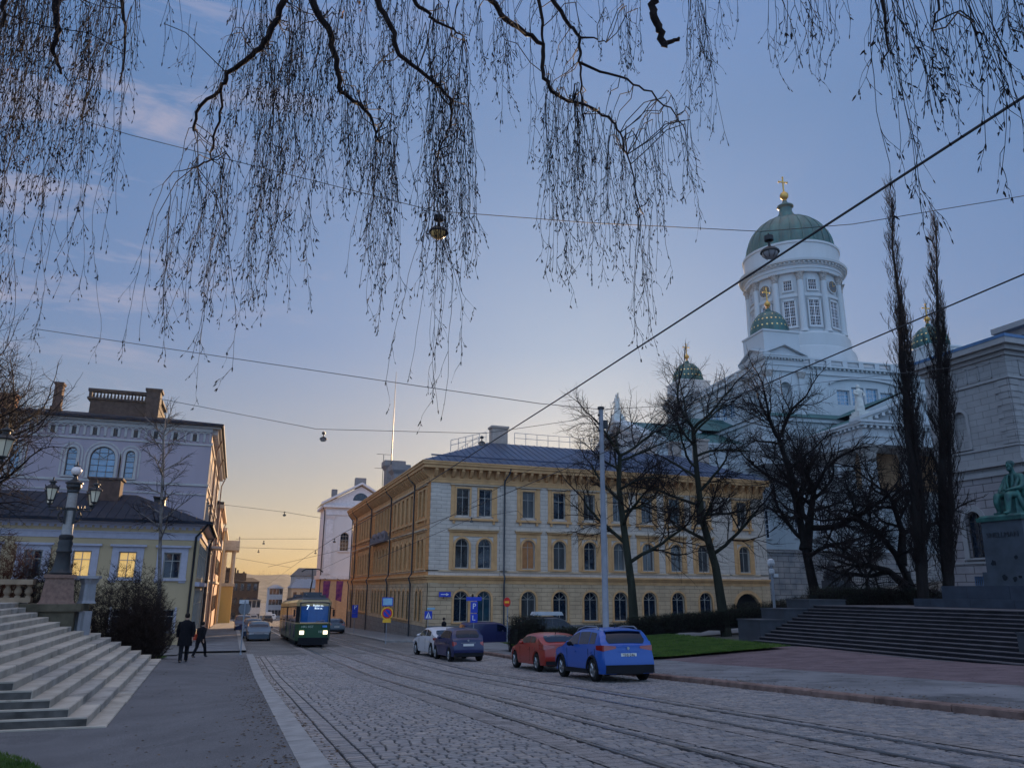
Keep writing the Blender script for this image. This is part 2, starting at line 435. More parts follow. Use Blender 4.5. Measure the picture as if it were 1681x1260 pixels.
# ------------------------------------------------------------------ materials
M_ASPH = mat('asphalt', (0.125, 0.12, 0.125), 0.93, var=0.13, scale=0.9, bump=0.004, bscale=160, speck=0.4, blot=(0.45, 0.57, 0.8))
M_ASPH2 = mat('pale_asphalt', (0.16, 0.165, 0.175), 0.9, var=0.2, scale=0.9, bump=0.006, bscale=120)
M_SLAB = mat('concrete_paving', (0.15, 0.15, 0.16), 0.92, var=0.28, scale=0.6, bump=0.004, bscale=90, speck=0.3, blot=(0.5, 0.56, 0.6))
M_GRAVEL = mat('red_gravel', (0.125, 0.092, 0.10), 0.95, var=0.25, scale=1.0, bump=0.01, bscale=90, speck=0.4, blot=(0.6, 0.58, 0.8))
M_SETT = mat('granite_sett', (0.195, 0.175, 0.175), 0.4, var=0.22, scale=4.0, bump=0.006, bscale=60)
M_SETT2 = mat('dark_granite_sett', (0.15, 0.138, 0.143), 0.4, var=0.25, scale=4.0, bump=0.006, bscale=60)
M_SETT3 = mat('warm_granite_sett', (0.235, 0.20, 0.185), 0.42, var=0.3, scale=4.0, bump=0.006, bscale=60)
M_JOINT = mat('joint_dirt', (0.010, 0.009, 0.010), 0.95, var=0.3, scale=5, bump=0.01, bscale=60)
M_ROADFAR = mat('far_setts', (0.19, 0.18, 0.175), 0.7, var=0.3, scale=0.5, brick=(0.22, 0.15, 0.02, 0.4), bump=0.01, bscale=20, hz=True)
M_KERBL = mat('grey_kerb_granite', (0.27, 0.26, 0.255), 0.8, var=0.2, scale=3, bump=0.006, bscale=60)
M_KERBR = mat('red_kerb_granite', (0.17, 0.115, 0.10), 0.8, var=0.4, scale=2.5, bump=0.01, bscale=40)
M_STEP = mat('light_granite_step', (0.34, 0.325, 0.30), 0.85, var=0.16, scale=1.6, bump=0.006, bscale=60, brick=(1.7, 5.0, 0.012, 0.45))
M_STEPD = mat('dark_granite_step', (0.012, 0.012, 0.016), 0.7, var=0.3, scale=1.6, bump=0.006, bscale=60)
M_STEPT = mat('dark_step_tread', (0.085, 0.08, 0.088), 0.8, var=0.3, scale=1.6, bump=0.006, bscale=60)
M_GRASS = mat('lawn_soil', (0.028, 0.05, 0.012), 0.95, var=0.4, scale=2.2, bump=0.02, bscale=40, col2=(0.045, 0.09, 0.018), blot=(1.2, 0.56, 0.55))
M_BLADE = mat('grass_blade', (0.04, 0.10, 0.015), 0.8, var=0.4, scale=1.0, col2=(0.10, 0.15, 0.03))
M_EARTH = mat('earth', (0.10, 0.095, 0.085), 0.95, var=0.3, scale=0.2)
M_STEEL = mat('rail_steel', (0.36, 0.36, 0.38), 0.28, metal=1.0, var=0.2)
M_DARK = mat('dark_iron', (0.02, 0.021, 0.024), 0.5, metal=0.3, var=0.2)
M_GLASS = mat('window_glass', (0.008, 0.016, 0.03), 0.05, var=0.3, spec=0.6)
M_WIRE = mat('cable', (0.02, 0.02, 0.025), 0.6, var=0.1)
M_GALV = mat('galvanised_steel', (0.24, 0.26, 0.30), 0.5, metal=0.2, var=0.1, scale=1.0)
M_BARK = mat('bark', (0.012, 0.010, 0.010), 0.9, var=0.35, scale=6, bump=0.02, bscale=30, streak=True)
M_TWIG = mat('twig', (0.014, 0.009, 0.009), 0.85, var=0.3, scale=3)
M_ZINC = mat('roof_metal', (0.03, 0.055, 0.11), 0.42, metal=0.35, var=0.2, scale=0.7)
M_DGREY = mat('downpipe', (0.045, 0.05, 0.06), 0.5, metal=0.2)

# ------------------------------------------------------------------ ground
def HP(X, Y):            # left pavement
    t = sstep(0.0, 1.0, (1.25 - X) / 3.7)
    l = float(np.interp(Y, [-60, 0, 8, 15, 34, 45, 53], [2.0, 0.0, -0.75, -1.1, -1.12, -1.85, -2.05])) if Y < 53 else zg(Y) + 0.05
    return (zg(Y) + 0.06) * (1 - t) + l * t
def HR(X, Y):            # right side
    z = zg(Y) + 0.12 + 0.055 * max(0, X - 19) * sstep(22, 34, Y)
    z += 0.06 * max(0, X - 40) * sstep(30, 48, Y) * (1 - sstep(70, 100, X) * 0.3)
    return z
def H(X, Y):
    if Y > 112:
        return zg(Y) - 0.02 + (sstep(24, 60, X) * 9 if X > 20 else 0) * (1 - sstep(150, 240, Y))
    if X < 1.25: return HP(X, Y)
    if X > 13.3: return HR(X, Y)
    return zg(Y)
def grid(mb, xs, ys, hf, off=0.0):
    vs = [(x, y, hf(x, y) + off) for y in ys for x in xs]; n = len(xs)
    mb.add(vs, [(j * n + i, j * n + i + 1, (j + 1) * n + i + 1, (j + 1) * n + i) for j in range(len(ys) - 1) for i in range(n - 1)])
YS = sorted(set([-60, -30, -10] + list(range(0, 70, 2)) + [15, 53, 45, 30, 33, 66, 76, 90, 105, 112, 112.5, 120, 150, 180, 250, 400, 700, 1500, 4000]))
XS = [-2500, -600, -200, -80, -40, -20, -12, -8, -5, -3.4, -2.4, -1.5, -0.5, 0.5, 1.25, 1.3, 5, 9, 13.2, 13.35, 14, 17, 20, 24, 27, 32, 40, 50, 60, 70, 85, 100, 140, 200, 500, 1200, 3000]
g = MB(); grid(g, XS, YS, lambda x, y: H(x, y), -0.09)
struct(g.build('ground', M_EARTH))

# left pavement (asphalt) and its kerb
g = MB(); grid(g, [-14, -8, -5, -4.3, -3.6, -2.9, -2.3, -1.7, -1.1, -0.5, 0.1, 0.6, 0.93], [y for y in YS if -10 <= y <= 45] + [46.2], HP)
struct(g.build('left_pavement', M_ASPH, smooth=60))
g = MB(); grid(g, [-2.62, 0.6, 0.95], [49.6] + [y for y in YS if 49.6 < y <= 250], lambda x, y: zg(y) + 0.10)
struct(g.build('far_left_pavement', M_SLAB))
g = MB(); y = -8.0
while y < 46:
    L_ = random.uniform(1.1, 1.7)
    a, b = y, min(y + L_, 46.2); mb_ = 0.006
    x0, x1 = 0.93, 1.27
    g.add([(x0, a + mb_, HP(x0, a) + 0.004), (x1, a + mb_, zg(a) + 0.075), (x1, b - mb_, zg(b) + 0.075), (x0, b - mb_, HP(x0, b) + 0.004),
           (x0, a + mb_, zg(a) - 0.2), (x1 + .01, a + mb_, zg(a) - 0.2), (x1 + .01, b - mb_, zg(b) - 0.2), (x0, b - mb_, zg(b) - 0.2)],
          [(0, 1, 2, 3), (1, 5, 6, 2), (0, 4, 5, 1), (3, 2, 6, 7)])
    y = b
yy = 49.6
while yy < 240:
    b = yy + 2.2
    g.add([(0.62, yy, zg(yy) + .12), (0.98, yy, zg(yy) + .12), (0.98, b - .02, zg(b) + .12), (0.62, b - .02, zg(b) + .12), (0.98, yy, zg(yy) - .1), (0.98, b - .02, zg(b) - .1)],
          [(0, 1, 2, 3), (1, 4, 5, 2)]); yy = b
struct(g.build('left_kerb', M_KERBL))

# right pavement, gravel, kerb
g = MB(); grid(g, [13.5, 14, 17, 18.8], [y for y in YS if -10 <= y <= 46], HR)
struct(g.build('right_pavement', M_SLAB))
g = MB(); grid(g, [18.8, 20, 24, 27, 32, 40], [y for y in YS if -10 <= y <= 38], HR)
struct(g.build('gravel', M_GRAVEL))
g = MB(); y = -8.0; k = 0
while y < 46:
    L_ = random.uniform(1.0, 2.1); a, b = y + .012, min(y + L_, 46.0) - .012; j = random.uniform(-.012, .012); w1 = 13.18 + random.uniform(-.012, .012)
    h = 0.135 + random.uniform(-.01, .01)
    g.add([(w1, a, zg(a) - .1), (13.5, a, zg(a) - .1), (13.5, b, zg(b) - .1), (w1, b, zg(b) - .1),
           (w1 + .025, a + .01, zg(a) + h), (13.49, a + .01, zg(a) + h), (13.49, b - .01, zg(b) + h), (w1 + .025, b - .01, zg(b) + h), (w1, a, zg(a) + h - .03), (w1, b, zg(b) + h - .03)],
          [(4, 5, 6, 7), (8, 4, 7, 9), (0, 8, 9, 3), (0, 1, 5, 4, 8), (3, 9, 7, 6, 2), (1, 2, 6, 5)])
    y = b + .012
struct(g.build('right_kerb', M_KERBR))

# side street in front of the yellow corner building, and far street
g = MB(); grid(g, [13.35, 14, 17, 20, 24, 27, 32, 40, 50, 60, 70, 85], [46, 48, 50, 52, 53, 54, 56, 58, 60, 61], HR, 0.0)
struct(g.build('side_street', M_ASPH2))
g = MB(); grid(g, [11.2, 13.35, 15.3], [61, 62, 64, 66, 76, 90, 105, 120, 150, 180, 250], lambda x, y: zg(y) + 0.13)
grid(g, [15.3, 17, 20, 24, 27, 32, 40, 50], [61, 62, 64.2], HR, 0.02)
struct(g.build('corner_pavement', M_ASPH2))
g = MB(); grid(g, [-2.6, 0.93, 1.3, 5, 9, 11.2, 13.35], [44, 45, 46, 48, 50, 52, 53, 54, 56, 58, 60, 62, 64, 66, 76, 90, 105, 112, 120, 150, 180, 250], lambda x, y: zg(y) + 0.0)
grid(g, [-60, -20, -8, -2.6], [47, 50, 53, 56, 60], lambda x, y: H(x, y) + .02)
grid(g, [-3, 30, 80], [250, 300, 400, 700], lambda x, y: zg(y) + 0.03)
struct(g.build('far_road', M_ROADFAR))
g = MB(); yy = 61
while yy < 240:
    b = yy + 2.0
    x0 = 11.05 - 0.0 * yy
    g.add([(x0, yy, zg(yy) + .15), (x0 + .3, yy, zg(yy) + .15), (x0 + .3, b - .02, zg(b) + .15), (x0, b - .02, zg(b) + .15), (x0, yy, zg(yy) - .1), (x0, b - .02, zg(b) - .1)],
          [(0, 1, 2, 3), (4, 0, 3, 5)]); yy = b
g.add([(11.05, 61, zg(61) + .15), (11.05, 60.7, zg(61) + .15), (13.3, 60.7, zg(61) + .15), (13.3, 61, zg(61) + .15), (11.05, 60.7, zg(61) - .1), (13.3, 60.7, zg(61) - .1)], [(0, 1, 2, 3), (1, 4, 5, 2)])
struct(g.build('corner_kerb', M_KERBL))

# cobbled road: bedding + individual granite setts near the camera
def trackdx(Y): return -0.012 * max(0, Y - 20)
RAILS = [5.05, 6.05, 8.2, 9.2]
g = MB(); grid(g, [1.25, 5, 9, 13.3], [y for y in YS if -10 <= y <= 46], lambda x, y: zg(y), -0.035)
struct(g.build('road', M_JOINT))
def setts():
    V = []; F = []; MI = []
    rng = random.Random(5)
    y = 6.0
    while y < 45.6:
        d = rng.uniform(0.125, 0.155) if y < 32 else rng.uniform(0.15, 0.2)
        x = 1.3; dx = trackdx(y)
        blocks = [(r + dx - .04, r + dx + .098) for r in RAILS]
        gut = 1.3 + 0.28
        wave = 0.03 * math.sin(y * 1.3)
        while x < 13.16:
            wd = rng.uniform(0.16, 0.25) if y < 32 else rng.uniform(0.22, 0.36)
            if x < gut: wd = 0.27
            x2 = min(x + wd, 13.17)
            hit = None
            for a, b in blocks:
                if x < b and x2 > a: hit = (a, b)
            if hit:
                if hit[0] - x > 0.05: x2 = hit[0]
                else: x = hit[1]; continue
            if x2 - x < 0.04: x = x2; continue
            gap = 0.0115 + rng.uniform(0, 0.006)
            xs0, xs1, ys0, ys1 = x + gap, x2 - gap, y + gap, y + d - gap
            zz = rng.uniform(-0.004, 0.005); tl = rng.uniform(-.004, .004); tq = rng.uniform(-.003, .003)
            sk = 0.10 * math.sin(x * 0.9) * 0.25 + wave
            base = len(V); zc = zg((ys0 + ys1) / 2)
            j = [rng.uniform(-.0035, .0035) for _ in range(8)]
            cs = [(xs0 + j[0], ys0 + j[1]), (xs1 + j[2], ys0 + j[3]), (xs1 + j[4], ys1 + j[5]), (xs0 + j[6], ys1 + j[7])]
            cx = sum(c[0] for c in cs) / 4; cy = sum(c[1] for c in cs) / 4
            for ring, (sh, dz) in enumerate(((1.0, -0.05), (0.98, -0.010), (0.86, 0.0))):
                for (a, b) in cs:
                    px = cx + (a - cx) * sh; py = cy + (b - cy) * sh
                    pz = zc - (py - cy) * 0.045 + dz + zz + (tl * (px - cx) / .1 + tq * (py - cy) / .06 if ring else 0)
                    V.append((px, py + sk, pz))
            for r_ in range(2):
                for k in range(4):
                    F.append((base + r_ * 4 + k, base + r_ * 4 + (k + 1) % 4, base + r_ * 4 + 4 + (k + 1) % 4, base + r_ * 4 + 4 + k))
            F.append((base + 8, base + 9, base + 10, base + 11))
            q = rng.random(); mi = 0 if q < .55 else (1 if q < .8 else 2)
            MI += [mi] * 9
            x = x2
        y += d
    me = bpy.data.meshes.new('road_setts'); me.from_pydata(V, [], F)
    for m in (M_SETT, M_SETT2, M_SETT3): me.materials.append(m)
    me.polygons.foreach_set('material_index', MI); me.update()
    o = bpy.data.objects.new('road_setts', me); COL.objects.link(o); struct(o)
setts()
# worn concrete strips beside the rails and the rails themselves
g = MB(); gs = MB(); gd = MB()
ys = [y for y in YS if 0 <= y <= 66] + [68, 76, 90, 105, 120, 150, 180, 250]
ys = sorted(set(ys + [6, 10, 15, 20, 25, 35, 40]))
for r in RAILS:
    for a, b in zip(ys[:-1], ys[1:]):
        xa, xb = r + trackdx(min(a, 60)), r + trackdx(min(b, 60)); za, zb = zg(a), zg(b)
        gs.add([(xa - .035, a, za + .012), (xa + .03, a, za + .012), (xb + .03, b, zb + .012), (xb - .035, b, zb + .012),
                (xa - .035, a, za - .1), (xb - .035, b, zb - .1)], [(0, 1, 2, 3), (4, 0, 3, 5)])
        gd.add([(xa + .03, a, za - .01), (xa + .062, a, za - .01), (xb + .062, b, zb - .01), (xb + .03, b, zb - .01)], [(0, 1, 2, 3)])
        gs.add([(xa + .062, a, za + .008), (xa + .097, a, za + .008), (xb + .097, b, zb + .008), (xb + .062, b, zb + .008)], [(0, 1, 2, 3)])
for (u0, u1) in ((4.42, 4.88), (6.35, 6.72), (7.62, 8.02), (9.55, 9.95)):
    for a, b in zip(ys[:-1], ys[1:]):
        if b > 61: break
        xa, xb = trackdx(min(a, 60)), trackdx(min(b, 60)); za, zb = zg(a) + .0085, zg(b) + .0085
        g.add([(u0 + xa, a, za), (u1 + xa, a, za), (u1 + xb, b, zb), (u0 + xb, b, zb)], [(0, 1, 2, 3)])
struct(g.build('track_paving', mat('worn_track_paving', (0.225, 0.205, 0.20), 0.7, var=0.25, scale=2.3, bump=0.01, bscale=60, speck=.3, blot=(1.5, .56, .75), brick=(.5, .24, .012, .5), hz=True)))
struct(gs.build('tram_rails', M_STEEL)); struct(gd.build('rail_grooves', M_DARK))

# ------------------------------------------------------------------ lawns
def lawn(name, poly_fn, dens, hh=(0.03, 0.07), sheet=None):
    g = MB(); rng = random.Random(len(name) + 3)
    sheet(g)
    base = struct(g.build(name, M_GRASS))
    b = MB(); 
    for _ in range(dens):
        x, y, z = poly_fn(rng); h = rng.uniform(*hh); a = rng.uniform(0, PI); l = rng.uniform(-.03, .03)
        c, s = math.cos(a) * .008, math.sin(a) * .008
        b.v += [(x - c, y - s, z), (x + c, y + s, z), (x + l, y + l * .6, z + h)]; n = len(b.v); b.f.append((n - 3, n - 2, n - 1)); b.m.append(0)
    struct(b.build('grass', M_BLADE), 'stuff')
def HL(x, y): return HR(x, y) + 0.05 + 0.028 * max(0, y - 30)
lawn('lawn', lambda r: (lambda x, y: (x, y, HL(x, y)))(r.uniform(14.5, 25.8), 32.62 + 10.4 * r.random() ** 1.35), 34000,
     (0.04, 0.10), lambda g: grid(g, [14.6, 16, 18, 20, 22, 24, 25.6], [32.8, 35, 38, 41, 44], HL))
def cornerlawn(r):
    while True:
        x, y = r.uniform(-5.2, -2.3), r.uniform(12.5, 16.8)
        if ((x + 5.2) / 2.85) ** 2 + ((y - 12.8) / 3.85) ** 2 < 1.03: return x, y, HP(x, y) + .03
lawn('corner_lawn', cornerlawn, 12000, (0.03, 0.07),
     lambda g: g.add([(-5.2 + 2.8 * math.cos(a) , 12.8 + 3.8 * math.sin(a), HP(-5.2 + 2.8 * math.cos(a), 12.8 + 3.8 * math.sin(a)) + .03) for a in [2 * PI * k / 40 for k in range(40)]], [tuple(range(40))]))
lawn('verge', lambda r: (lambda x, y: (x, y, HP(x, y) + .05))(r.uniform(-4.6, -2.8), r.uniform(36.5, 43)), 3000, (0.04, 0.1),
     lambda g: grid(g, [-4.7, -3.6, -2.75], [36, 38, 40, 43.2], lambda x, y: HP(x, y) + .04))
# far hill and its trees beyond the street end
g = MB(); pr = []
rng = random.Random(2)
for i in range(61):
    x = -260 + i * 12
    pr.append((x, 700 + 25 * math.sin(i * .5), 11.5 + 2.2 * math.sin(i * .37) + 1.0 * math.sin(i * 1.3) + rng.uniform(-.6, .6)))
vs = []; n = len(pr)
for (x, y, z) in pr: vs += [(x, y - 160, -8.2), (x, y - 60, z * .45 - 3), (x, y, z), (x, y + 300, z + 2), (x, y + 500, -9)]
g.add(vs, [(i * 5 + j, i * 5 + j + 1, i * 5 + j + 6, i * 5 + j + 5) for i in range(n - 1) for j in range(4)])
struct(g.build('hill', mat('wooded_hill', (0.13, 0.11, 0.085), 0.95, var=0.5, scale=0.06, bump=0.8, bscale=0.2), smooth=60))
# ------------------------------------------------------------------ yellow corner building
M_STONE = mat('pale_ashlar', (0.56, 0.485, 0.42), 0.85, var=0.10, scale=0.9, brick=(0.95, 0.33, 0.012, 0.55), bump=0.006, bscale=30)
M_OCHRE = mat('ochre_ashlar', (0.52, 0.375, 0.24), 0.85, var=0.14, scale=0.8, brick=(1.05, 0.36, 0.016, 0.5), bump=0.008, bscale=30, blot=(0.7, 0.6, 0.85))
M_TRIM = mat('ochre_trim', (0.56, 0.325, 0.155), 0.85, var=0.15, scale=1.5, bump=0.004, bscale=40)
M_TRIMP = mat('pale_trim', (0.52, 0.40, 0.28), 0.85, var=0.12, scale=1.5, bump=0.004, bscale=40)
M_PLINTH = mat('granite_plinth', (0.20, 0.19, 0.185), 0.8, var=0.2, scale=3, brick=(1.3, 0.45, 0.012, 0.5), bump=0.006, bscale=50)
M_FRAME = mat('dark_window_frame', (0.05, 0.045, 0.045), 0.5)
M_FRAMEW = mat('pale_window_frame', (0.34, 0.32, 0.29), 0.5)
_gv = [M_GLASS, M_GLASS, mat('window_glass_teal', (0.015, 0.05, 0.075), 0.06, var=.5, scale=1.2, spec=.7), mat('curtained_glass', (0.06, 0.065, 0.07), 0.12, var=.7, scale=1.6, spec=.6, streak=True), mat('window_glass_dim', (0.012, 0.012, 0.014), 0.08, var=.4, spec=.4)]
_rw = random.Random(8)
def GV(): return _rw.choice(_gv)
M_WARMW = mat('lamp_lit_room', (0.10, 0.06, 0.03), 0.2, var=.6, scale=1.5, emit=(1.0, 0.5, 0.2), estr=0.06)
B = thing('corner_building', 'three storey ochre and pale stone office block on the street corner', 'building', (15, 64, 0))
Bi = Matrix.Translation((-15, -64, 0))
FM = Bi @ FR((15, 64, 0), (1, 0, 0), (0, -1, 0)); SM_ = Bi @ FR((15, 64, 0), (0, 1, 0), (-1, 0, 0))
W1, W2 = 33.6, 46.5
ZB, ZS, ZC = -3.6, 2.45, 10.45
def bays_front():
    gf, mid, top = [], [], []
    for c in (2.85, 4.85):
        gf.append((c - .62, c + .62, -0.98, 1.5, True)); mid.append((c - .6, c + .6, 3.35, 5.8, True)); top.append((c - .58, c + .58, 7.7, 10.02))
    for k in range(7):
        c = 8.85 + 2.93 * k
        gf.append((c - .68, c + .68, -0.95, 1.5, True)); mid.append((c - .6, c + .6, 3.35, 5.8, True)); top.append((c - .58, c + .58, 7.7, 10.02))
    c = 31.0
    gf.append((c - 1.35, c + 1.35, -2.6, 1.45, True)); mid.append((c - .6, c + .6, 3.35, 5.8, True)); top.append((c - .58, c + .58, 7.7, 10.02))
    return gf, mid, top
def bays_side():
    cs = [2.2, 3.7] + [7.3 + 2.05 * k for k in range(5)] + [19.2, 21.1, 23.0, 24.9, 26.8] + [31.3 + 2.05 * k for k in range(5)] + [43.0, 44.6]
    w_ = .52
    return [(c - w_, c + w_, -1.0, 1.5, True) for c in cs], [(c - w_, c + w_, 3.35, 5.8, True) for c in cs], [(c - w_, c + w_, 7.7, 10.02) for c in cs]
up = MB(); up2 = MB(); low = MB(); trim = MB(); ptrim = MB(); pl = MB(); corn = MB()
for M, (gf, mid, top), W_, side in ((FM, bays_front(), W1, False), (SM_, bays_side(), W2, True)):
    if side: up, up2 = up2, up
    for mb in (up, low, trim, ptrim, pl, corn): mb.M = M
    wall(up, 0, W_, ZS + .3, ZC, mid + top, 0.28)
    wall(low, 0, W_, ZB, ZS, gf, 0.32, y=0.06)
    # granite foot, broken at the gate
    segs_ = [(0, W_)] if side else [(0, 29.5), (32.5, W_)]
    for a, b in segs_: pl.box(a, b, 0.062, 0.16, ZB, -1.25 if not side else -1.35)
    # string courses
    trim.box(-.22 if not side else 0, W_, 0.0, 0.22, ZS, ZS + .16); trim.box(-.34 if not side else 0, W_, 0.0, 0.34, ZS + .16, ZS + .3)
    trim.box(-.1 if not side else 0, W_, 0.0, 0.10, ZS - .35, ZS - .002)
    ptrim.box(0, W_, 0.0, 0.05, 3.05, 3.18)
    groups = []
    def pairs(lst):
        out_ = []; i = 0
        while i < len(lst):
            if i + 1 < len(lst) and lst[i + 1][0] - lst[i][1] < 0.95: out_.append((lst[i], lst[i + 1])); i += 2
            else: out_.append((lst[i],)); i += 1
        return out_
    for grp in pairs(mid):
        a, b = grp[0][0], grp[-1][1]
        for o in grp: surround(trim, o, 0.17, 0.11, sill=False)
        trim.box(a - .52, a - .18, 0.0, .055, 3.2, 6.35); trim.box(b + .18, b + .52, 0.0, .055, 3.2, 6.35)
        trim.box(a - .18, b + .18, 0.0, .03, 6.0, 6.35)
        trim.box(a - .6, b + .6, 0.0, .16, 6.35, 6.5); ptrim.box(a - .68, b + .68, 0.0, .26, 6.5, 6.62)
        trim.box(a - .3, b + .3, 0.0, .14, 3.19, 3.33)
    for grp in pairs(top):
        a, b = grp[0][0], grp[-1][1]
        for o in grp: surround(trim, o, 0.15, 0.10, hood=False, sill=False)
        trim.box(a - .5, a - .16, 0.0, .055, 7.5, 10.3); trim.box(b + .16, b + .5, 0.0, .055, 7.5, 10.3)
        trim.box(a - .55, b + .55, 0.0, .14, 10.17, 10.3) if False else None
        ptrim.box(a - .62, b + .62, 0.0, .2, 10.3, 10.4)
        trim.box(a - .58, b + .58, 0.0, .2, 7.32, 7.5); trim.box(a - .3, a - .1, 0.0, .14, 7.05, 7.32); trim.box(b + .1, b + .3, 0.0, .14, 7.05, 7.32)
    for o in gf:
        if o[1] - o[0] < 2: surround(trim, (o[0], o[1], o[2], o[3], True), 0.16, 0.12, sill=False)
        else: surround(trim, o, 0.3, 0.14, sill=False)
        # voussoir rays around each ground floor arch
        c = (o[0] + o[1]) / 2; r = (o[1] - o[0]) / 2; zs = o[3] - r
        for k in range(7):
            an = PI * (k + .5) / 7; r0 = r + (.16 if r < 1 else .3)
            p = [(c + r0 * math.cos(an - .16), zs + r0 * math.sin(an - .16)), (c + (r0 + .34) * math.cos(an - .15), zs + (r0 + .34) * math.sin(an - .15)),
                 (c + (r0 + .34) * math.cos(an + .15), zs + (r0 + .34) * math.sin(an + .15)), (c + r0 * math.cos(an + .16), zs + r0 * math.sin(an + .16))]
            low.prism(p, 'y', 0.05, 0.095)
    if not side:
        for o in gf[:-1]: trim.box(o[0] - .2, o[1] + .2, .06, .2, o[2] - .12, o[2])
    else: trim.box(6.2, 16.6, .06, .2, -1.14, -1.0); trim.box(30.2, 40.8, .06, .2, -1.14, -1.0)
    # quoins: rusticated pilaster strips
    strips = [(0.0, .85), (6.2 if not side else 5.3, 6.9 if not side else 5.9), (W_ - .9, W_)] + ([(17.4, 18.1), (28.2, 29.0), (41.4, 42.0)] if side else [(29.2, 29.5)])
    for a, b in strips:
        z = ZB
        while z < ZS - .36:
            low.box(a, b, 0.05, 0.115, z + .012, z + .345); z += .36
        z = ZS + .31
        while z < ZC - .3:
            up.box(a, b, 0.0, 0.05, z + .01, z + .32); z += .33
    # cornice
    corn.box(0, W_, 0.0, 0.10, ZC - .0, ZC + .28); corn.box(0, W_, 0.0, 0.14, ZC + .28, ZC + .36)
    corn.box(0, W_, 0.0, 0.08, ZC + .36, ZC + 1.15)
    n = int(W_ / .8)
    for k in range(n + 1):
        x = .3 + k * (W_ - .6) / n
        corn.prism([(0.08, ZC + 1.15), (0.08, ZC + .45), (0.22, ZC + .5), (0.62, ZC + 1.0), (0.62, ZC + 1.15)], 'x', x - .13, x + .13) if False else None
        y0 = 0.08
        corn.add([(x - .13, y0, ZC + .45), (x + .13, y0, ZC + .45), (x + .13, .26, ZC + .52), (x - .13, .26, ZC + .52),
                  (x - .13, y0, ZC + 1.15), (x + .13, y0, ZC + 1.15), (x + .13, .72, ZC + 1.15), (x - .13, .72, ZC + 1.15), (x - .13, .70, ZC + .95), (x + .13, .70, ZC + .95)],
                 [(0, 1, 2, 3), (3, 2, 9, 8), (8, 9, 6, 7), (0, 3, 8, 7, 4), (1, 5, 6, 9, 2)])
    e0 = -.82 if not side else .13 + .07
    corn.box(e0, W_ + .3, 0.0, .82, ZC + 1.15, ZC + 1.42); corn.box(e0 - .13, W_ + .4, 0.0, .95, ZC + 1.42, ZC + 1.62); corn.box(e0 - .2, W_ + .45, -0.3, 1.02, ZC + 1.62, ZC + 1.72)
    for i, o in enumerate(gf):
        if o[1] - o[0] < 2: window(B, M, o, M_FRAMEW, GV(), 0.2, 'fan', rows=None)
    for i, o in enumerate(mid): window(B, M, o, M_FRAMEW, M_WARMW if (i in (2, 13) ) else GV(), 0.22)
    for o in top: window(B, M, o, M_FRAMEW, GV(), 0.2)
up, up2 = up2, up
for mb in (up, up2, low, trim, ptrim, pl, corn): mb.M = None
up2.build('side_upper_wall', mat('glow_tinted_ashlar', (0.60, 0.29, 0.115), 0.85, var=0.12, scale=0.8, brick=(0.95, 0.33, 0.012, 0.55), bump=0.006, bscale=30), B)  # same stone as the front, warm evening glow put into its colour
# back walls, gate darkness, floors
up.box(0.5, W1, 0.5, W2, ZB, ZC) ; up.v = [(x, y, z) for x, y, z in up.v]
up.build('upper_wall', M_STONE, B); low.build('ground_floor_wall', M_OCHRE, B); trim.build('window_surround', M_TRIM, B)
ptrim.build('moulding', M_TRIMP, B); pl.build('plinth', M_PLINTH, B); corn.build('cornice', M_TRIM, B)
g = MB(); g.M = FM; g.box(29.6, 32.4, -.34, -.3, ZB, 1.5); g.build('gate', mat('dark_gate', (0.012, 0.012, 0.014), 0.7), B)
# hipped metal roof with seams
rz0, rz1 = ZC + 1.72, 15.6
g = MB(); o_ = 1.0; ins = 7.2; D_ = 17.0
# L shaped: front wing and side wing
ring0 = [(-o_, -o_), (W1 + .4, -o_), (W1 + .4, D_), (-o_ + D_ + 1, D_), (-o_ + D_ + 1, W2 + .4), (-o_, W2 + .4)]
g.add([(x, y, rz0) for x, y in ring0] + [(ins, ins, rz1), (W1 - 5.0, ins, rz1), (W1 - 5.0, 9.5, rz1), (9.5, 9.5, rz1), (9.5, W2 - 5, rz1), (ins, W2 - 5, rz1)],
      [(0, 1, 7, 6), (1, 2, 8, 7), (2, 3, 9, 8), (3, 4, 10, 9), (4, 5, 11, 10), (5, 0, 6, 11), (6, 7, 8, 9), (6, 9, 10, 11)])
def seam(a, b): g.tube([a, b], 0.035, 4)
n = 52
for k in range(n):
    x = -o_ + (W1 + .4 + o_) * (k + .5) / n
    xt = max(ins * (1 - 0) if x < ins else x, ins) if x < ins else (min(x, W1 - 5.0))
    if x < ins: f_ = (x + o_) / (ins + o_); seam((x, -o_, rz0 + .02), (x, -o_ + (ins + o_) * f_, rz0 + (rz1 - rz0) * f_ + .02))
    elif x > W1 - 5: f_ = (W1 + .4 - x) / 5.4; seam((x, -o_, rz0 + .02), (x, -o_ + (ins + o_) * f_, rz0 + (rz1 - rz0) * f_ + .02))
    else: seam((x, -o_, rz0 + .02), (x, ins, rz1 + .02))
g.tube([(-o_ + .9, -o_ + .9, rz0 + .62), (W1 - .5, -o_ + .9, rz0 + .62)], .07, 5)
g.build('roof', M_ZINC, B)
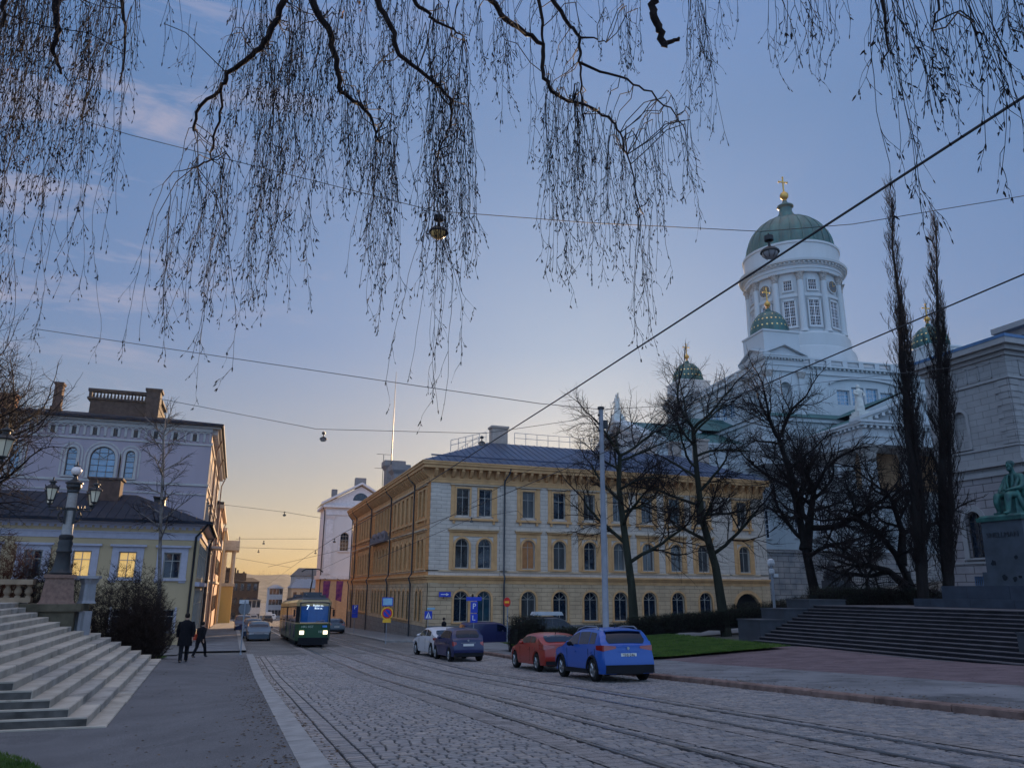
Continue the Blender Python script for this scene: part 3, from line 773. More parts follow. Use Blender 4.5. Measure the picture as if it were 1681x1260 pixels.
# roof details
g = MB(); rails = MB()
for (x, y, s) in ((8.6, 8.0, .8), (31.0, 6.5, .7), (29.3, 8.9, .5)):
    g = MB(); g.box(x - s, x + s, y - .55, y + .55, 13.3, 17.2); g.box(x - s - .12, x + s + .12, y - .67, y + .67, 17.2, 17.42)
    g.build('chimney', mat('plastered_chimney', (0.33, 0.28, 0.25), 0.9), B)
for (x, y, s, h) in ((4.2, 41.0, 1.1, 17.4), (4.2, 36.5, .9, 16.2)):
    g = MB(); g.box(x - s, x + s, y - 1, y + 1, 12.5, h); g.taper(x, y, h, h + .5, s, 1, s + .35, 1.3); g.box(x - s - .35, x + s + .35, y - 1.3, y + 1.3, h + .5, h + 1.2)
    g.build('chimney', mat('grey_chimney', (0.22, 0.20, 0.20), 0.9), B)
g = MB()
def railing(p, q, n, h):
    p = Vector(p); q = Vector(q)
    for k in range(n + 1):
        a = p.lerp(q, k / n); g.tube([a, a + Vector((0, 0, h))], .03, 4)
    for hh in (h, h * .55): g.tube([p + Vector((0, 0, hh)), q + Vector((0, 0, hh))], .025, 4)
railing((10, 7.1, 15.6), (28, 7.1, 15.6), 15, 1.15); railing((2.2, 2.2, 13.6), (7.0, 7.0, 15.6), 5, 1.0); railing((7.1, 10, 15.6), (7.1, 38, 15.6), 14, 1.1)
g.build('roof_railing', M_GALV, B)
g = MB(); g.tube([(3.5, 39.0, 17), (3.6, 39, 31)], [.09, .03], 5); g.build('mast', M_DGREY, B); g = MB(); g.tube([(3.2, 43.5, 14), (3.2, 43.5, 20)], .04, 4)
g.tube([(2.2, 43.5, 20), (4.2, 43.5, 20)], .03, 4); g.tube([(2.0, 43.5, 18), (4.2, 43.5, 18)], .03, 4)
g.build('antenna', M_DGREY, B)
for (M, x) in ((FM, 6.55), (SM_, 5.6), (SM_, 17.0), (SM_, 29.8), (SM_, 42.2), (SM_, 46.1)):
    g = MB(); g.M = M
    g.tube([(x + .35, .85, ZC + 1.4), (x + .3, .7, ZC + 1.0), (x, .22, ZC + .35), (x, .2, ZS + .5), (x, .45, ZS + .1), (x, .28, ZS - .4), (x, .28, ZB)], .075, 6)
    g.M = None; g.build('downpipe', M_DGREY, B, smooth=60)
# sculpted heads and balcony on the side portal
g = MB(); g.M = SM_
for x in (19.2, 22.0, 24.9): g.box(x - .5, x + .5, .02, .5, 6.7, 7.5); g.sphere((x, .45, 7.3), .36, 8, 6)
g.box(18.2, 28.0, .0, .6, 6.5, 6.7)
for k in range(30): g.tube([(18.4 + k * .32, .5, 6.7), (18.4 + k * .32, .5, 7.3)], .05, 4)
g.M = None; g.build('portal_ornament', mat('grey_sandstone', (0.20, 0.17, 0.18), 0.9), B)
# one way sign fixed on the corner wall
g = MB(); g.M = FM; g.box(0.9, 1.9, .3, .33, 1.02, 1.42); g.M = None
sgn = g.build('direction_sign', mat('sign_blue', (0.01, 0.04, 0.42), 0.45), B)
g = MB(); g.M = FM; g.box(1.05, 1.6, .332, .336, 1.19, 1.25); g.prism([(1.5, 1.11), (1.76, 1.22), (1.5, 1.33)], 'y', .332, .336); g.M = None
g.build('arrow', mat('sign_white', (0.75, 0.75, 0.75), 0.5), sgn)
g = MB(); g.M = FM; g.tube([(1.3, .1, .9), (1.3, .3, .9), (1.3, .31, 1.1)], .03, 5); g.M = None; g.build('bracket', M_DARK, sgn)

# ------------------------------------------------------------------ stone wall, fence, below the cathedral
M_WALLST = mat('blue_grey_ashlar', (0.26, 0.27, 0.30), 0.85, var=0.35, scale=0.7, brick=(1.5, 0.62, 0.03, 0.35), bump=0.015, bscale=10, col2=(0.36, 0.33, 0.31))
g = MB(); g.box(0, 50, 0, 0.9, 0, 6.6); g.box(-.1, 50.1, -.12, 1.0, 6.6, 6.95)
tag(g.build('retaining_wall', M_WALLST, mw=Matrix.Translation((49.4, 75, -0.6))), 'high wall of big grey stone blocks below the white cathedral', 'wall')
# ------------------------------------------------------------------ cathedral
M_WHITE = mat('white_plaster', (0.43, 0.465, 0.49), 0.8, var=0.05, scale=0.5, streak=True, bump=0.004, bscale=20)
M_COPPER = mat('green_copper', (0.010, 0.075, 0.08), 0.5, metal=0.15, var=0.3, scale=0.8, streak=True, col2=(0.018, 0.12, 0.12))
M_GOLD = mat('gilding', (0.55, 0.34, 0.10), 0.5, metal=1.0, var=0.08)
M_STATUE = mat('zinc_statue', (0.50, 0.52, 0.50), 0.7, var=0.2, scale=2)
M_CFRAME = mat('white_glazing_bar', (0.6, 0.62, 0.66), 0.5)
M_SKYG = mat('sky_painted_glass', (0.05, 0.17, 0.30), 0.05, var=.6, scale=.8, spec=1.0, coat=1.0)  # blue of the mirrored sky put into the base colour
CT = thing('cathedral', 'white domed cathedral with green cupolas and gilded crosses on the hill', 'cathedral', (97.43, 114.05, 0), R(-6.5))
def lframe(x, y, z, ux, uy, nx, ny): return FR((x, y, z), (ux, uy, 0), (nx, ny, 0))
wallm = MB(); roof = MB(); corn = MB(); gild = MB()
L_, HWD = 37.0, 16.5
ZG = 4.0
# arms of the cross
for (x0, x1, y0, y1) in ((-HWD, HWD, -L_ + 6.5, L_), (-L_, L_, -HWD, HWD)):
    wallm.box(x0, x1, y0, y1, ZG, 20.6) if x1 - x0 < 40 else wallm.box(x0, x1, y0 + .003, y1 - .003, ZG, 20.597)
def entab(x0, x1, y0, y1, z0, dent=0.9):
    corn.box(x0 - .1, x1 + .1, y0 - .1, y1 + .1, z0, z0 + 1.0); corn.box(x0 - .25, x1 + .25, y0 - .25, y1 + .25, z0 + 1.0, z0 + 1.15)
    corn.box(x0 - .12, x1 + .12, y0 - .12, y1 + .12, z0 + 1.15, z0 + 2.1)
    corn.box(x0 - .8, x1 + .8, y0 - .8, y1 + .8, z0 + 2.45, z0 + 2.8); corn.box(x0 - 1.0, x1 + 1.0, y0 - 1.0, y1 + 1.0, z0 + 2.8, z0 + 3.1)
    nx = int((x1 - x0) / dent); ny = int((y1 - y0) / dent)
    for k in range(nx + 1):
        x = x0 + (x1 - x0) * k / nx
        corn.box(x - .2, x + .2, y0 - .7, y0 - .12, z0 + 2.1, z0 + 2.45)
    for k in range(ny + 1):
        y = y0 + (y1 - y0) * k / ny
        corn.box(x0 - .7, x0 - .12, y - .2, y + .2, z0 + 2.1, z0 + 2.45)
    corn.box(x0 - .1, x1 + .1, y0 - .1, y1 + .1, z0 + 2.1, z0 + 2.45)
entab(-HWD, HWD, -L_, L_, 20.6); 
_v = len(corn.v)
entab(-L_, L_, -HWD, HWD, 20.604)
EZ = 23.7
def gable(axis, L0, L1, hw, z0, zh, over=1.0, pedi=True):
    """ridge roof along axis from L0 to L1 (L0 = visible gable end)"""
    def P(a, b, z): return (b, a, z) if axis == 'y' else (a, b, z)
    w_ = hw + over
    roof.add([P(L0, -w_, z0), P(L1, -w_, z0), P(L1, 0, z0 + zh), P(L0, 0, z0 + zh), P(L1, w_, z0), P(L0, w_, z0)], [(0, 1, 2, 3), (3, 2, 4, 5)])
    # tympanum and raking cornice
    s = -1 if L0 < 0 else 1
    corn.add([P(L0 - s * .9, -hw + 1.0, z0), P(L0 - s * .9, hw - 1.0, z0), P(L0 - s * .9, 0, z0 + zh - .7)], [(0, 1, 2)])
    for sd_ in (-1, 1):
        for (h0, h1, out_) in ((-.0, .38, 1.0), (-.38, 0.0, .6)):
            a = [P(L0 + s * (out_ - 1.0) * 1 - s * 1.2, sd_ * w_, z0 + h0), P(L0 + s * out_, sd_ * w_, z0 + h0), P(L0 + s * out_, sd_ * w_, z0 + h1), P(L0 - s * 1.2, sd_ * w_, z0 + h1)]
            b = [P(L0 + s * (out_ - 1.0) * 1 - s * 1.2, 0, z0 + zh + h0), P(L0 + s * out_, 0, z0 + zh + h0), P(L0 + s * out_, 0, z0 + zh + h1), P(L0 - s * 1.2, 0, z0 + zh + h1)]
            corn.add(a + b, [(0, 1, 2, 3), (4, 7, 6, 5), (0, 4, 5, 1), (1, 5, 6, 2), (2, 6, 7, 3), (3, 7, 4, 0)])
        n = 16
        for k in range(n):
            t = (k + .5) / n; y_ = sd_ * w_ * (1 - t); z_ = z0 + zh * t
            a0, a1 = (L0 + s * .85, L0 - s * .2)
            q = [P(a0, y_ - .25, z_ - .75), P(a0, y_ + .25, z_ - .75), P(a1, y_ + .25, z_ - .75), P(a1, y_ - .25, z_ - .75)]
            corn.add(q + [(x, y, z + .42) for x, y, z in q], [(0, 3, 2, 1), (4, 5, 6, 7), (0, 1, 5, 4), (1, 2, 6, 5), (2, 3, 7, 6), (3, 0, 4, 7)])
for ax in 'xy': gable(ax, -L_, 0, HWD, EZ, 6.6)
gable('x', L_, 0, HWD, EZ + .003, 6.6); gable('y', L_, 0, HWD, EZ + .003, 6.6)
# middle tier: lower roof between towers, hipped green
wallm.box(-22.5, 22.5, -22.5, 22.5, 20, 27.2); corn.box(-22.9, 22.9, -22.9, 22.9, 26.6, 27.19)
roof.add([(-23.2, -23.2, 27.2), (23.2, -23.2, 27.2), (23.2, 23.2, 27.2), (-23.2, 23.2, 27.2), (-14, -14, 30.5), (14, -14, 30.5), (14, 14, 30.5), (-14, 14, 30.5)],
         [(0, 1, 5, 4), (1, 2, 6, 5), (2, 3, 7, 6), (3, 0, 4, 7)])
for s in ((-1, 0), (0, -1)):
    a = (-23.0, 0) if s[0] else (0, -23.0)
    if s[0]: roof.add([(-26, -10, 27.3), (-15, -10, 27.3), (-15, 0, 31.6), (-26, 0, 31.6), (-15, 10, 27.3), (-26, 10, 27.3)], [(0, 1, 2, 3), (3, 2, 4, 5)]); wallm.add([(-25.9, -9.8, 27.0), (-25.9, 9.8, 27.0), (-25.9, 0, 31.4)], [(0, 1, 2)])
    else: roof.add([(-10, -26, 27.3), (-10, -15, 27.3), (0, -15, 31.6), (0, -26, 31.6), (10, -15, 27.3), (10, -26, 27.3)], [(0, 1, 2, 3), (3, 2, 4, 5)]); wallm.add([(-9.8, -25.9, 27.0), (9.8, -25.9, 27.0), (0, -25.9, 31.4)], [(0, 1, 2)])
# attic cube with thermal windows
AW = 17.2
for (M, k) in ((lframe(-12.3, -AW, 0, 1, 0, 0, -1), 0), (lframe(-AW, -12.3, 0, 0, 1, -1, 0), 1)):
    wallm.M = M; ops = [(7.0, 9.4, 31.2, 33.7), (9.8, 12.1, 31.2, 34.3), (12.5, 14.8, 31.2, 34.3), (15.2, 17.6, 31.2, 33.7)]
    wall(wallm, 0, 24.6, 26, 36.0, ops, .5)
    corn.M = M
    poly = [(5.6, 34.3)] + [(12.3 - 6.7 * math.cos(PI * t / 10), 34.3 + 1.3 * math.sin(PI * t / 10)) for t in range(1, 10)] + [(19.0, 34.3)]
    for i in range(10):
        (p, q), (r_, s_) = poly[i], poly[i + 1]
        corn.add([(p, 0, q), (r_, 0, s_), (r_, .45, s_), (p, .45, q), (p, 0, q + .3), (r_, 0, s_ + .3), (r_, .45, s_ + .3), (p, .45, q + .3)],
                 [(0, 3, 2, 1), (4, 5, 6, 7), (3, 7, 6, 2)])
    for o in ops: window(CT, M, o, M_CFRAME, M_SKYG, .45, cols=3, rows=4, bar=.08)
    corn.M = None; wallm.M = None
wallm.box(-AW + .6, AW + 1, -AW + .6, AW + 1, 24, 36.0)
# attic entablature + balustrade
for (z0, z1, o_) in ((36.0, 36.5, .25), (36.5, 36.9, .12), (37.2, 37.5, .7)): corn.box(-AW - o_, AW + o_, -AW - o_, AW + o_, z0, z1)
corn.box(-AW - .1, AW + .1, -AW - .1, AW + .1, 36.9, 37.2)
for k in range(42):
    t = -AW + 2 * AW * k / 41
    corn.box(t - .15, t + .15, -AW - .55, -AW - .1, 36.9, 37.2); corn.box(-AW - .55, -AW - .1, t - .15, t + .15, 36.9, 37.2)
bal = MB()
def balus(ax):
    def bx(a0, a1, z0, z1, d0, d1):
        bal.box(a0, a1, -AW + d0, -AW + d1, z0, z1) if ax == 'x' else bal.box(-AW + d0, -AW + d1, a0, a1, z0, z1)
    bx(-AW, AW, 37.5, 37.75, .1, .7); bx(-AW, AW, 38.65, 38.9, .1, .7)
    for k in range(9):
        c = -12.2 + k * 3.05; bx(c - .45, c + .45, 37.75, 38.65, .12, .68)
        if k < 8:
            for j in range(9):
                u = c + .45 + (3.05 - .9) * (j + .5) / 9
                if ax == 'x': bal.lathe([(.07, 37.75), (.12, 38.0), (.06, 38.3), (.1, 38.65)], u, -AW + .4, 5, False)
                else: bal.lathe([(.07, 37.75), (.12, 38.0), (.06, 38.3), (.1, 38.65)], -AW + .4, u, 5, False)
balus('x'); balus('y'); bal.build('balustrade', M_WHITE, CT)
# corner towers
def cross_at(mb, x, y, z, s):
    mb.box(x - .1 * s, x + .1 * s, y - .1 * s, y + .1 * s, z, z + 2.7 * s); 
    mb.box(x - .75 * s, x + .75 * s, y - .09 * s, y + .09 * s, z + 1.75 * s, z + 1.95 * s)
    for dx, dz in ((.78, 1.85), (-.78, 1.85), (0, 2.75)): mb.sphere((x + dx * s, y, z + dz * s), .19 * s, 6, 5)
def tower(tx, ty, det):
    h = 3.35
    t = MB(); caps_ = []
    t.box(tx - h + 1.1, tx + h - .35, ty - h + 1.1, ty + h - .35, 24, 38.0); t.box(tx - h + .15, tx + h - .15, ty - h + .15, ty + h - .15, 38.3, 42.3); t.box(tx - h, tx + h, ty - h, ty + h, 42.3, 42.6)
    for sx in (-1, 1):
        for sy in (-1, 1):
            if sx > 0 and sy > 0: continue
            cx, cy = tx + sx * (h - .45), ty + sy * (h - .45)
            t.box(cx - .45, cx + .45, cy - .45, cy + .45, 26, 35.6)
            cp_ = MB(); cp_.taper(cx, cy, 34.6, 35.7, .47, .47, .74, .74); caps_.append(cp_)
    for M in (lframe(tx - h + .9, ty - h + .3, 0, 1, 0, 0, -1), lframe(tx - h + .3, ty - h + .9, 0, 0, 1, -1, 0)):
        t.M = M; W_ = 2 * h - 1.8; c = W_ / 2
        o = (c - 1.0, c + 1.0, 27.5, 33.9, True)
        wall(t, -.9, W_ + .9, 24, 37.5, [o], .75)
        for (w_, y_) in ((.30, .26), (.72, .13)): surround(t, o, w_, y_, sill=False)
        t.box(c - 1.9, c - 1.3, 0, .3, 32.5, 32.8); t.box(c + 1.3, c + 1.9, 0, .3, 32.5, 32.8)
        t.M = None
    for (z0, z1, o_) in ((35.7, 36.6, 0.0), (36.6, 36.75, .15), (36.75, 37.5, .03), (37.75, 38.05, .55), (38.05, 38.2, .65)): t.box(tx - h - o_, tx + h + o_, ty - h - o_, ty + h + o_, z0, z1)
    t.box(tx - h - .02, tx + h + .02, ty - h - .02, ty + h + .02, 37.5, 37.75)
    for k in range(13):
        u = -h + 2 * h * k / 12
        t.box(tx + u - .12, tx + u + .12, ty - h - .45, ty - h - .03, 37.5, 37.75); t.box(tx - h - .45, tx - h - .03, ty + u - .12, ty + u + .12, 37.5, 37.75)
    w_ = h + .65
    for ax in 'xy':   # small pediments on the two street faces
        def P(a, b, z): return (tx + a, ty + b, z) if ax == 'y' else (tx + b, ty + a, z)
        f = -w_
        for (dz0, dz1, fo) in ((0.0, .28, 0.0),):
            for sd_ in (-1, 1):
                a = [P(sd_ * w_, f, 38.2), P(sd_ * w_, -h + .6, 38.2), P(sd_ * w_, -h + .6, 38.45), P(sd_ * w_, f, 38.45)]
                b = [P(0, f, 39.9), P(0, -h + .6, 39.9), P(0, -h + .6, 40.15), P(0, f, 40.15)]
                t.add(a + b, [(0, 1, 2, 3), (4, 7, 6, 5), (0, 4, 5, 1), (1, 5, 6, 2), (2, 6, 7, 3), (3, 7, 4, 0)])
        t.add([P(-w_ + .6, -h - .0, 38.2), P(w_ - .6, -h - .0, 38.2), P(0, -h - .0, 39.8)], [(0, 1, 2)])
    tw = t.build('corner_tower', M_WHITE, CT)
    for cp_ in caps_: cp_.build('capital', mat('worn_capital', (0.30, 0.29, 0.28), 0.9, var=0.4, scale=4, bump=.04, bscale=8), tw)
    d = MB(); r = 3.05; prof = [(r * 1.0, 42.6), (r, 43.0)] + [(r * math.cos(PI / 2 * k / 10), 43.0 + 3.9 * math.sin(PI / 2 * k / 10)) for k in range(1, 10)] + [(.5, 46.95), (.45, 47.3), (.2, 47.5)]
    d.lathe(prof, tx, ty, 32)
    for k in range(12):
        a = 2 * PI * k / 12
        d.tube([(tx + 1.01 * rr * math.cos(a), ty + 1.01 * rr * math.sin(a), z + .02) for rr, z in prof[1:10]], .05, 4)
    d.build('cupola', M_COPPER, tw, smooth=50)
    s = MB()
    for lev, (el, n_) in enumerate(((12, 24), (30, 24), (46, 12))):
        for k in range(n_):
            a = 2 * PI * (k + .5) / n_; e = R(el)
            c = Vector((tx + r * math.cos(e) * math.cos(a), ty + r * math.cos(e) * math.sin(a), 43 + 3.9 * math.sin(e)))
            nrm = Vector((math.cos(e) * math.cos(a), math.cos(e) * math.sin(a), math.sin(e))); u = nrm.cross(Vector((0, 0, 1))).normalized(); v = u.cross(nrm)
            sz = .2 if lev < 2 else .15
            pts = []
            for q in range(10):
                rr = sz if q % 2 == 0 else sz * .45; an = PI / 2 + q * PI / 5
                pts.append(tuple(c + nrm * .06 + (u * math.cos(an) - v * math.sin(an)) * rr))
            s.add(pts, [tuple(range(10))])
    s.build('gilded_stars', mat('star_gilding', (0.9, 0.68, 0.25), 0.4, metal=0.6), tw)
    c_ = MB(); c_.lathe([(.15, 47.4), (.28, 47.6), (.14, 47.8)], tx, ty, 10); c_.sphere((tx, ty, 48.3), .5, 12, 8); c_.lathe([(.2, 48.7), (.08, 49.1)], tx, ty, 8); cross_at(c_, tx, ty, 48.85, .82)
    c_.build('cross', M_GOLD, tw, smooth=40)
for tx, ty in ((-15.6, -15.6), (-15.6, 15.6), (15.6, -15.6), (15.6, 15.6)): tower(tx, ty, True)
# main drum
d = MB()
d.lathe([(10.6, 36), (10.6, 41.5), (10.3, 42.0), (10.1, 43.4), (9.9, 44.0), (9.3, 44.3), (9.3, 46.6), (9.0, 47.0)], 0, 0, 64)
DR = 8.2
d.lathe([(DR, 46.9), (DR, 58.6)], 0, 0, 72, False)
d.lathe([(DR + .2, 53.9), (DR + .28, 54.2), (DR + .2, 54.5)], 0, 0, 64, False)
d.lathe([(8.9, 58.6), (9.0, 59.2), (9.15, 59.3), (9.05, 59.9), (9.3, 60.0), (9.3, 60.35), (9.95, 60.5), (10.05, 60.9), (9.6, 61.1), (8.8, 61.2)], 0, 0, 72)
d.lathe([(8.85, 61.15), (8.85, 64.4), (9.05, 64.5), (9.05, 64.9), (8.4, 65.1)], 0, 0, 72)
NC = 12; off = R(-90 - 38 - 15 - 2)
for k in range(NC * 6):
    a = 2 * PI * k / (NC * 6); d.M = Matrix.Rotation(a, 4, 'Z'); d.box(9.25, 9.75, -.14, .14, 60.1, 60.36)
d.M = None
dr = d.build('drum', M_WHITE, CT, smooth=35)
for k in range(NC):
    c_ = MB(); cap = MB()
    a = off + 2 * PI * k / NC; x, y = 8.45 * math.cos(a), 8.45 * math.sin(a)
    c_.lathe([(.85, 47.0), (.85, 47.3), (.72, 47.5), (.62, 47.8), (.60, 52), (.54, 57.0)], x, y, 14)
    cap.lathe([(.55, 57.0), (.62, 57.15), (.55, 57.3), (.68, 57.9), (.95, 58.45)], x, y, 12, fl=(-.12, 8)); cap.M = Matrix.Translation((x, y, 0)) @ Matrix.Rotation(a, 4, 'Z'); cap.box(-.85, .85, -.85, .85, 58.35, 58.6); cap.M = None
    c_.build('column', M_WHITE, dr, smooth=50); cap.build('capital', mat('worn_capital', (0.30, 0.29, 0.28), 0.9, var=0.4, scale=4, bump=.04, bscale=8), dr)
for k in range(NC):
    fr = MB(); gl = MB(); tr = MB(); ck = MB(); ch = MB(); fr2 = MB(); gl2 = MB(); tr2 = MB()
    a = off + 2 * PI * (k + .5) / NC
    M = Matrix.Rotation(a, 4, 'Z') @ Matrix.Translation((DR, 0, 0)) @ Matrix.Rotation(PI / 2, 4, 'Z')
    # local: x tangent, -y outward
    for mb in (fr, gl, tr, ck, ch, fr2, gl2, tr2): mb.M = M
    gl.box(-.95, .95, -.06, .1, 48.3, 53.2)
    for q in range(7): x = -.95 + 1.9 * q / 6; fr.box(x - (.018 if q % 3 else .07), x + (.018 if q % 3 else .07), -.12, .05, 48.3, 53.2)
    for q in range(9): z = 48.3 + 4.9 * q / 8; fr.box(-.95, .95, -.11, .05, z - (.018 if q % 3 else .06), z + (.018 if q % 3 else .06))
    tr.box(-1.25, -.97, -.25, .2, 48.0, 53.5); tr.box(.97, 1.25, -.25, .2, 48.0, 53.5); tr.box(-1.25, 1.25, -.25, .2, 53.2, 53.5); tr.box(-1.3, 1.3, -.3, .2, 47.9, 48.2)
    if k % 3 == 2:
        ck.tube([(0, -.28, 56.2), (0, .1, 56.2)], [1.12, 1.12], 28); tr.tube([(0, -.34, 56.2), (0, .1, 56.2)], [1.28, 1.28], 28)
        ck.tube([(0, -.36, 56.2), (0, -.3, 56.2)], [1.12, 1.12], 28)
        for q in range(12): an = PI * q / 6; ch.tube([(.85 * math.sin(an), -.39, 56.2 + .85 * math.cos(an)), (1.05 * math.sin(an), -.39, 56.2 + 1.05 * math.cos(an))], .05, 4)
        ch.tube([(-.1, -.4, 56.2), (.62, -.4, 56.55)], .05, 4); ch.tube([(0, -.4, 56.2), (-.15, -.4, 57.05)], .04, 4)
    else:
        gl2.box(-.7, .7, -.06, .1, 55.3, 57.2)
        for q in range(5): x = -.7 + 1.4 * q / 4; fr2.box(x - .025, x + .025, -.12, .05, 55.3, 57.2)
        for q in range(4): z = 55.3 + 1.9 * q / 3; fr2.box(-.7, .7, -.12, .05, z - .022, z + .022)
        tr2.box(-1.0, -.72, -.22, .2, 55.1, 57.4); tr2.box(.72, 1.0, -.22, .2, 55.1, 57.4); tr2.box(-1, 1, -.22, .2, 57.2, 57.4); tr2.box(-1.05, 1.05, -.26, .2, 54.95, 55.2)
    wf = fr.build('window', M_CFRAME, dr); gl.build('pane', M_GLASS, wf); tr.build('window_surround', M_WHITE, dr)
    if gl2.v: wf = fr2.build('window', M_CFRAME, dr); gl2.build('pane', M_GLASS, wf); tr2.build('window_surround', M_WHITE, dr)
    if ck.v: ck.build('clock', mat('clock_face', (0.05, 0.06, 0.07), 0.4), dr); ch.build('clock_hands', M_GOLD, dr)
d = MB(); prof = [(8.3, 65.0), (8.2, 65.6)] + [(8.2 * math.cos(PI / 2 * k / 14), 65.6 + 8.0 * math.sin(PI / 2 * k / 14)) for k in range(1, 13)] + [(1.9, 73.45), (1.75, 73.6), (1.75, 74.0), (1.25, 75.0), (1.2, 75.9), (1.6, 76.2), (1.55, 76.45), (.9, 76.6), (.45, 77.4), (.3, 77.9)]
d.lathe(prof, 0, 0, 56)
for k in range(24):
    a = 2 * PI * k / 24
    d.tube([(1.006 * rr * math.cos(a), 1.006 * rr * math.sin(a), z + .03) for rr, z in prof[1:14]], .09, 4)
dm = d.build('dome', M_COPPER, CT, smooth=40)
c_ = MB(); c_.lathe([(.3, 77.4), (.45, 77.7), (.25, 78.0)], 0, 0, 12); c_.sphere((0, 0, 78.75), .85, 16, 10); c_.lathe([(.3, 79.4), (.12, 80.0)], 0, 0, 8); cross_at(c_, 0, 0, 79.7, 1.15)
c_.build('cross', M_GOLD, dm, smooth=40)
# portico on the side facing the side street, blind windows along the arms
for k in range(6):
    c_ = MB(); cap = MB()
    x = -HWD + 1.3 + k * (2 * HWD - 2.6) / 5; y = -L_ + 1.3
    c_.lathe([(1.5, 5), (1.5, 5.5), (1.2, 6.0), (1.15, 6.4), (1.13, 11), (.98, 18.3)], x, y, 20)
    cap.lathe([(1.0, 18.3), (1.1, 18.5), (1.0, 18.7), (1.2, 19.6), (1.65, 20.3)], x, y, 16, fl=(-.12, 8)); cap.box(x - 1.45, x + 1.45, y - 1.45, y + 1.45, 20.25, 20.6)
    c_.build('column', M_WHITE, CT, smooth=50); cap.build('capital', MATS['worn_capital'], CT)
c_ = MB(); cap = MB()
for y in (-L_ + 6.2,):
    for x in (-HWD + 1.3, HWD - 1.3): c_ = MB(); cap = MB(); c_.box(x - 1.1, x + 1.1, y - .6, y + .6, 5, 19); cap.taper(x, y, 18.8, 20.6, 1.1, .7, 1.4, .9); c_.build('pilaster', M_WHITE, CT); cap.build('capital', MATS['worn_capital'], CT)
for k in range(5):
    y = -HWD + 2 + k * (2 * HWD - 4) / 4
    c_ = MB(); cap = MB(); c_.box(-L_ - .4, -L_ + .2, y - 1.0, y + 1.0, 5, 18.6); cap.taper(-L_ - .1, y, 18.6, 20.6, .35, 1.05, .6, 1.4); c_.build('pilaster', M_WHITE, CT); cap.build('capital', MATS['worn_capital'], CT)
for (x, y) in ((-HWD - .2, -29.5), (-HWD - .2, -23)):
    c_ = MB(); cap = MB(); c_.box(x - .2, x + .3, y - .9, y + .9, 5, 18.6); cap.taper(x, y, 18.6, 20.6, .3, .95, .55, 1.3); c_.build('pilaster', M_WHITE, CT); cap.build('capital', MATS['worn_capital'], CT)
M = lframe(-HWD, -HWD - .5, 0, 0, -1, -1, 0)
for M, xs in ((lframe(-HWD - .02, -30, 0, 0, 1, -1, 0), (3.4, 9.6)), (lframe(-L_, -HWD - .02, 0, 1, 0, 0, -1), (4.0, 10.5, 17.0))):
    for x in xs: 
        for (z0, z1) in ((9.5, 13.8), (16.2, 18.2)):
            corn.M = M; surround(corn, (x - .9, x + .9, z0, z1), .3, .16); corn.M = None
            window(CT, M, (x - .9, x + .9, z0, z1), M_CFRAME, M_GLASS, -.06, cols=3, rows=6 if z0 < 10 else 3, bar=.1)
wallm.build('wall', M_WHITE, CT); roof.build('roof', M_COPPER, CT); corn.build('entablature', M_WHITE, CT)
# warm painted ceiling zone behind the portico
g = MB(); g.box(-HWD + 1, HWD - 1, -L_ + 5.9, -L_ + 6.45, 15.5, 20.55)
g.build('portico_wall', mat('ochre_fresco', (0.42, 0.27, 0.16), 0.9, var=.3, scale=.6), CT)
# statues on the gables
def robed(mb, x, y, z, h, az, arm=0):
    M0 = mb.M; mb.M = Matrix.Translation((x, y, z)) @ Matrix.Rotation(az, 4, 'Z') @ Matrix.Scale(h, 4)
    mb.box(-.22, .22, -.22, .22, -.12, 0.0)
    mb.lathe([(.17, 0), (.185, .08), (.155, .3), (.135, .48), (.12, .58), (.15, .72), (.15, .8), (.07, .845), (.05, .87)], 0, 0, 12, fl=(-.14, 7))
    mb.sphere((0, .01, .93), .07, 10, 8, 1, 1.1, 1.2)
    mb.tube([(.14, 0, .79), (.2, .05, .66), (.12, .16, .6)], [.05, .045, .035], 7)
    if arm: mb.tube([(-.14, 0, .79), (-.26, .05, .86), (-.34, .06, 1.0)], [.05, .04, .03], 7)
    else: mb.tube([(-.14, 0, .79), (-.2, .05, .64), (-.1, .15, .55)], [.05, .045, .035], 7)
    mb.M = M0
for (x, y, z, az, arm) in ((-HWD + .2, -L_ + .3, EZ + .5, R(180), 0), (-L_, 0, EZ + 6.95, R(90), 1), (HWD, -L_ + .3, EZ + .5, R(180), 0), (0, -L_, EZ + 6.9, R(180), 0)):
    s = MB(); robed(s, x, y, z + .8, 3.7, az, arm); s.box(x - 1.0, x + 1.0, y - 1.0, y + 1.0, z - .7, z + .36)
    s.build('statue', M_STATUE, CT, smooth=60)
# ------------------------------------------------------------------ bank building on the right
M_BANK = mat('grey_limestone', (0.27, 0.265, 0.27), 0.85, var=0.1, scale=0.8, brick=(1.3, 0.52, 0.016, 0.55), bump=0.006, bscale=25)
M_BANKL = mat('rusticated_limestone', (0.26, 0.24, 0.25), 0.85, var=0.14, scale=0.8, brick=(1.7, 0.62, 0.035, 0.35), bump=0.01, bscale=25)
M_BANKT = mat('limestone_trim', (0.28, 0.275, 0.28), 0.85, var=0.1, scale=1)
M_BROOF = mat('blue_roof_sheet', (0.05, 0.12, 0.24), 0.4, metal=0.3, var=0.2, scale=1)
BK = thing('bank_building', 'grey limestone building with quoins behind the seated bronze statue', 'building', (55, 41.4, 0))
Bi = Matrix.Translation((-55, -41.4, 0))
FA = Bi @ FR((55, 41.4, 0), (0, 1, 0), (-1, 0, 0)); FB = Bi @ FR((55, 41.4, 0), (1, 0, 0), (0, -1, 0))
w1 = MB(); w2 = MB(); tr = MB(); rf = MB()
LA, LB = 7.6, 26.0
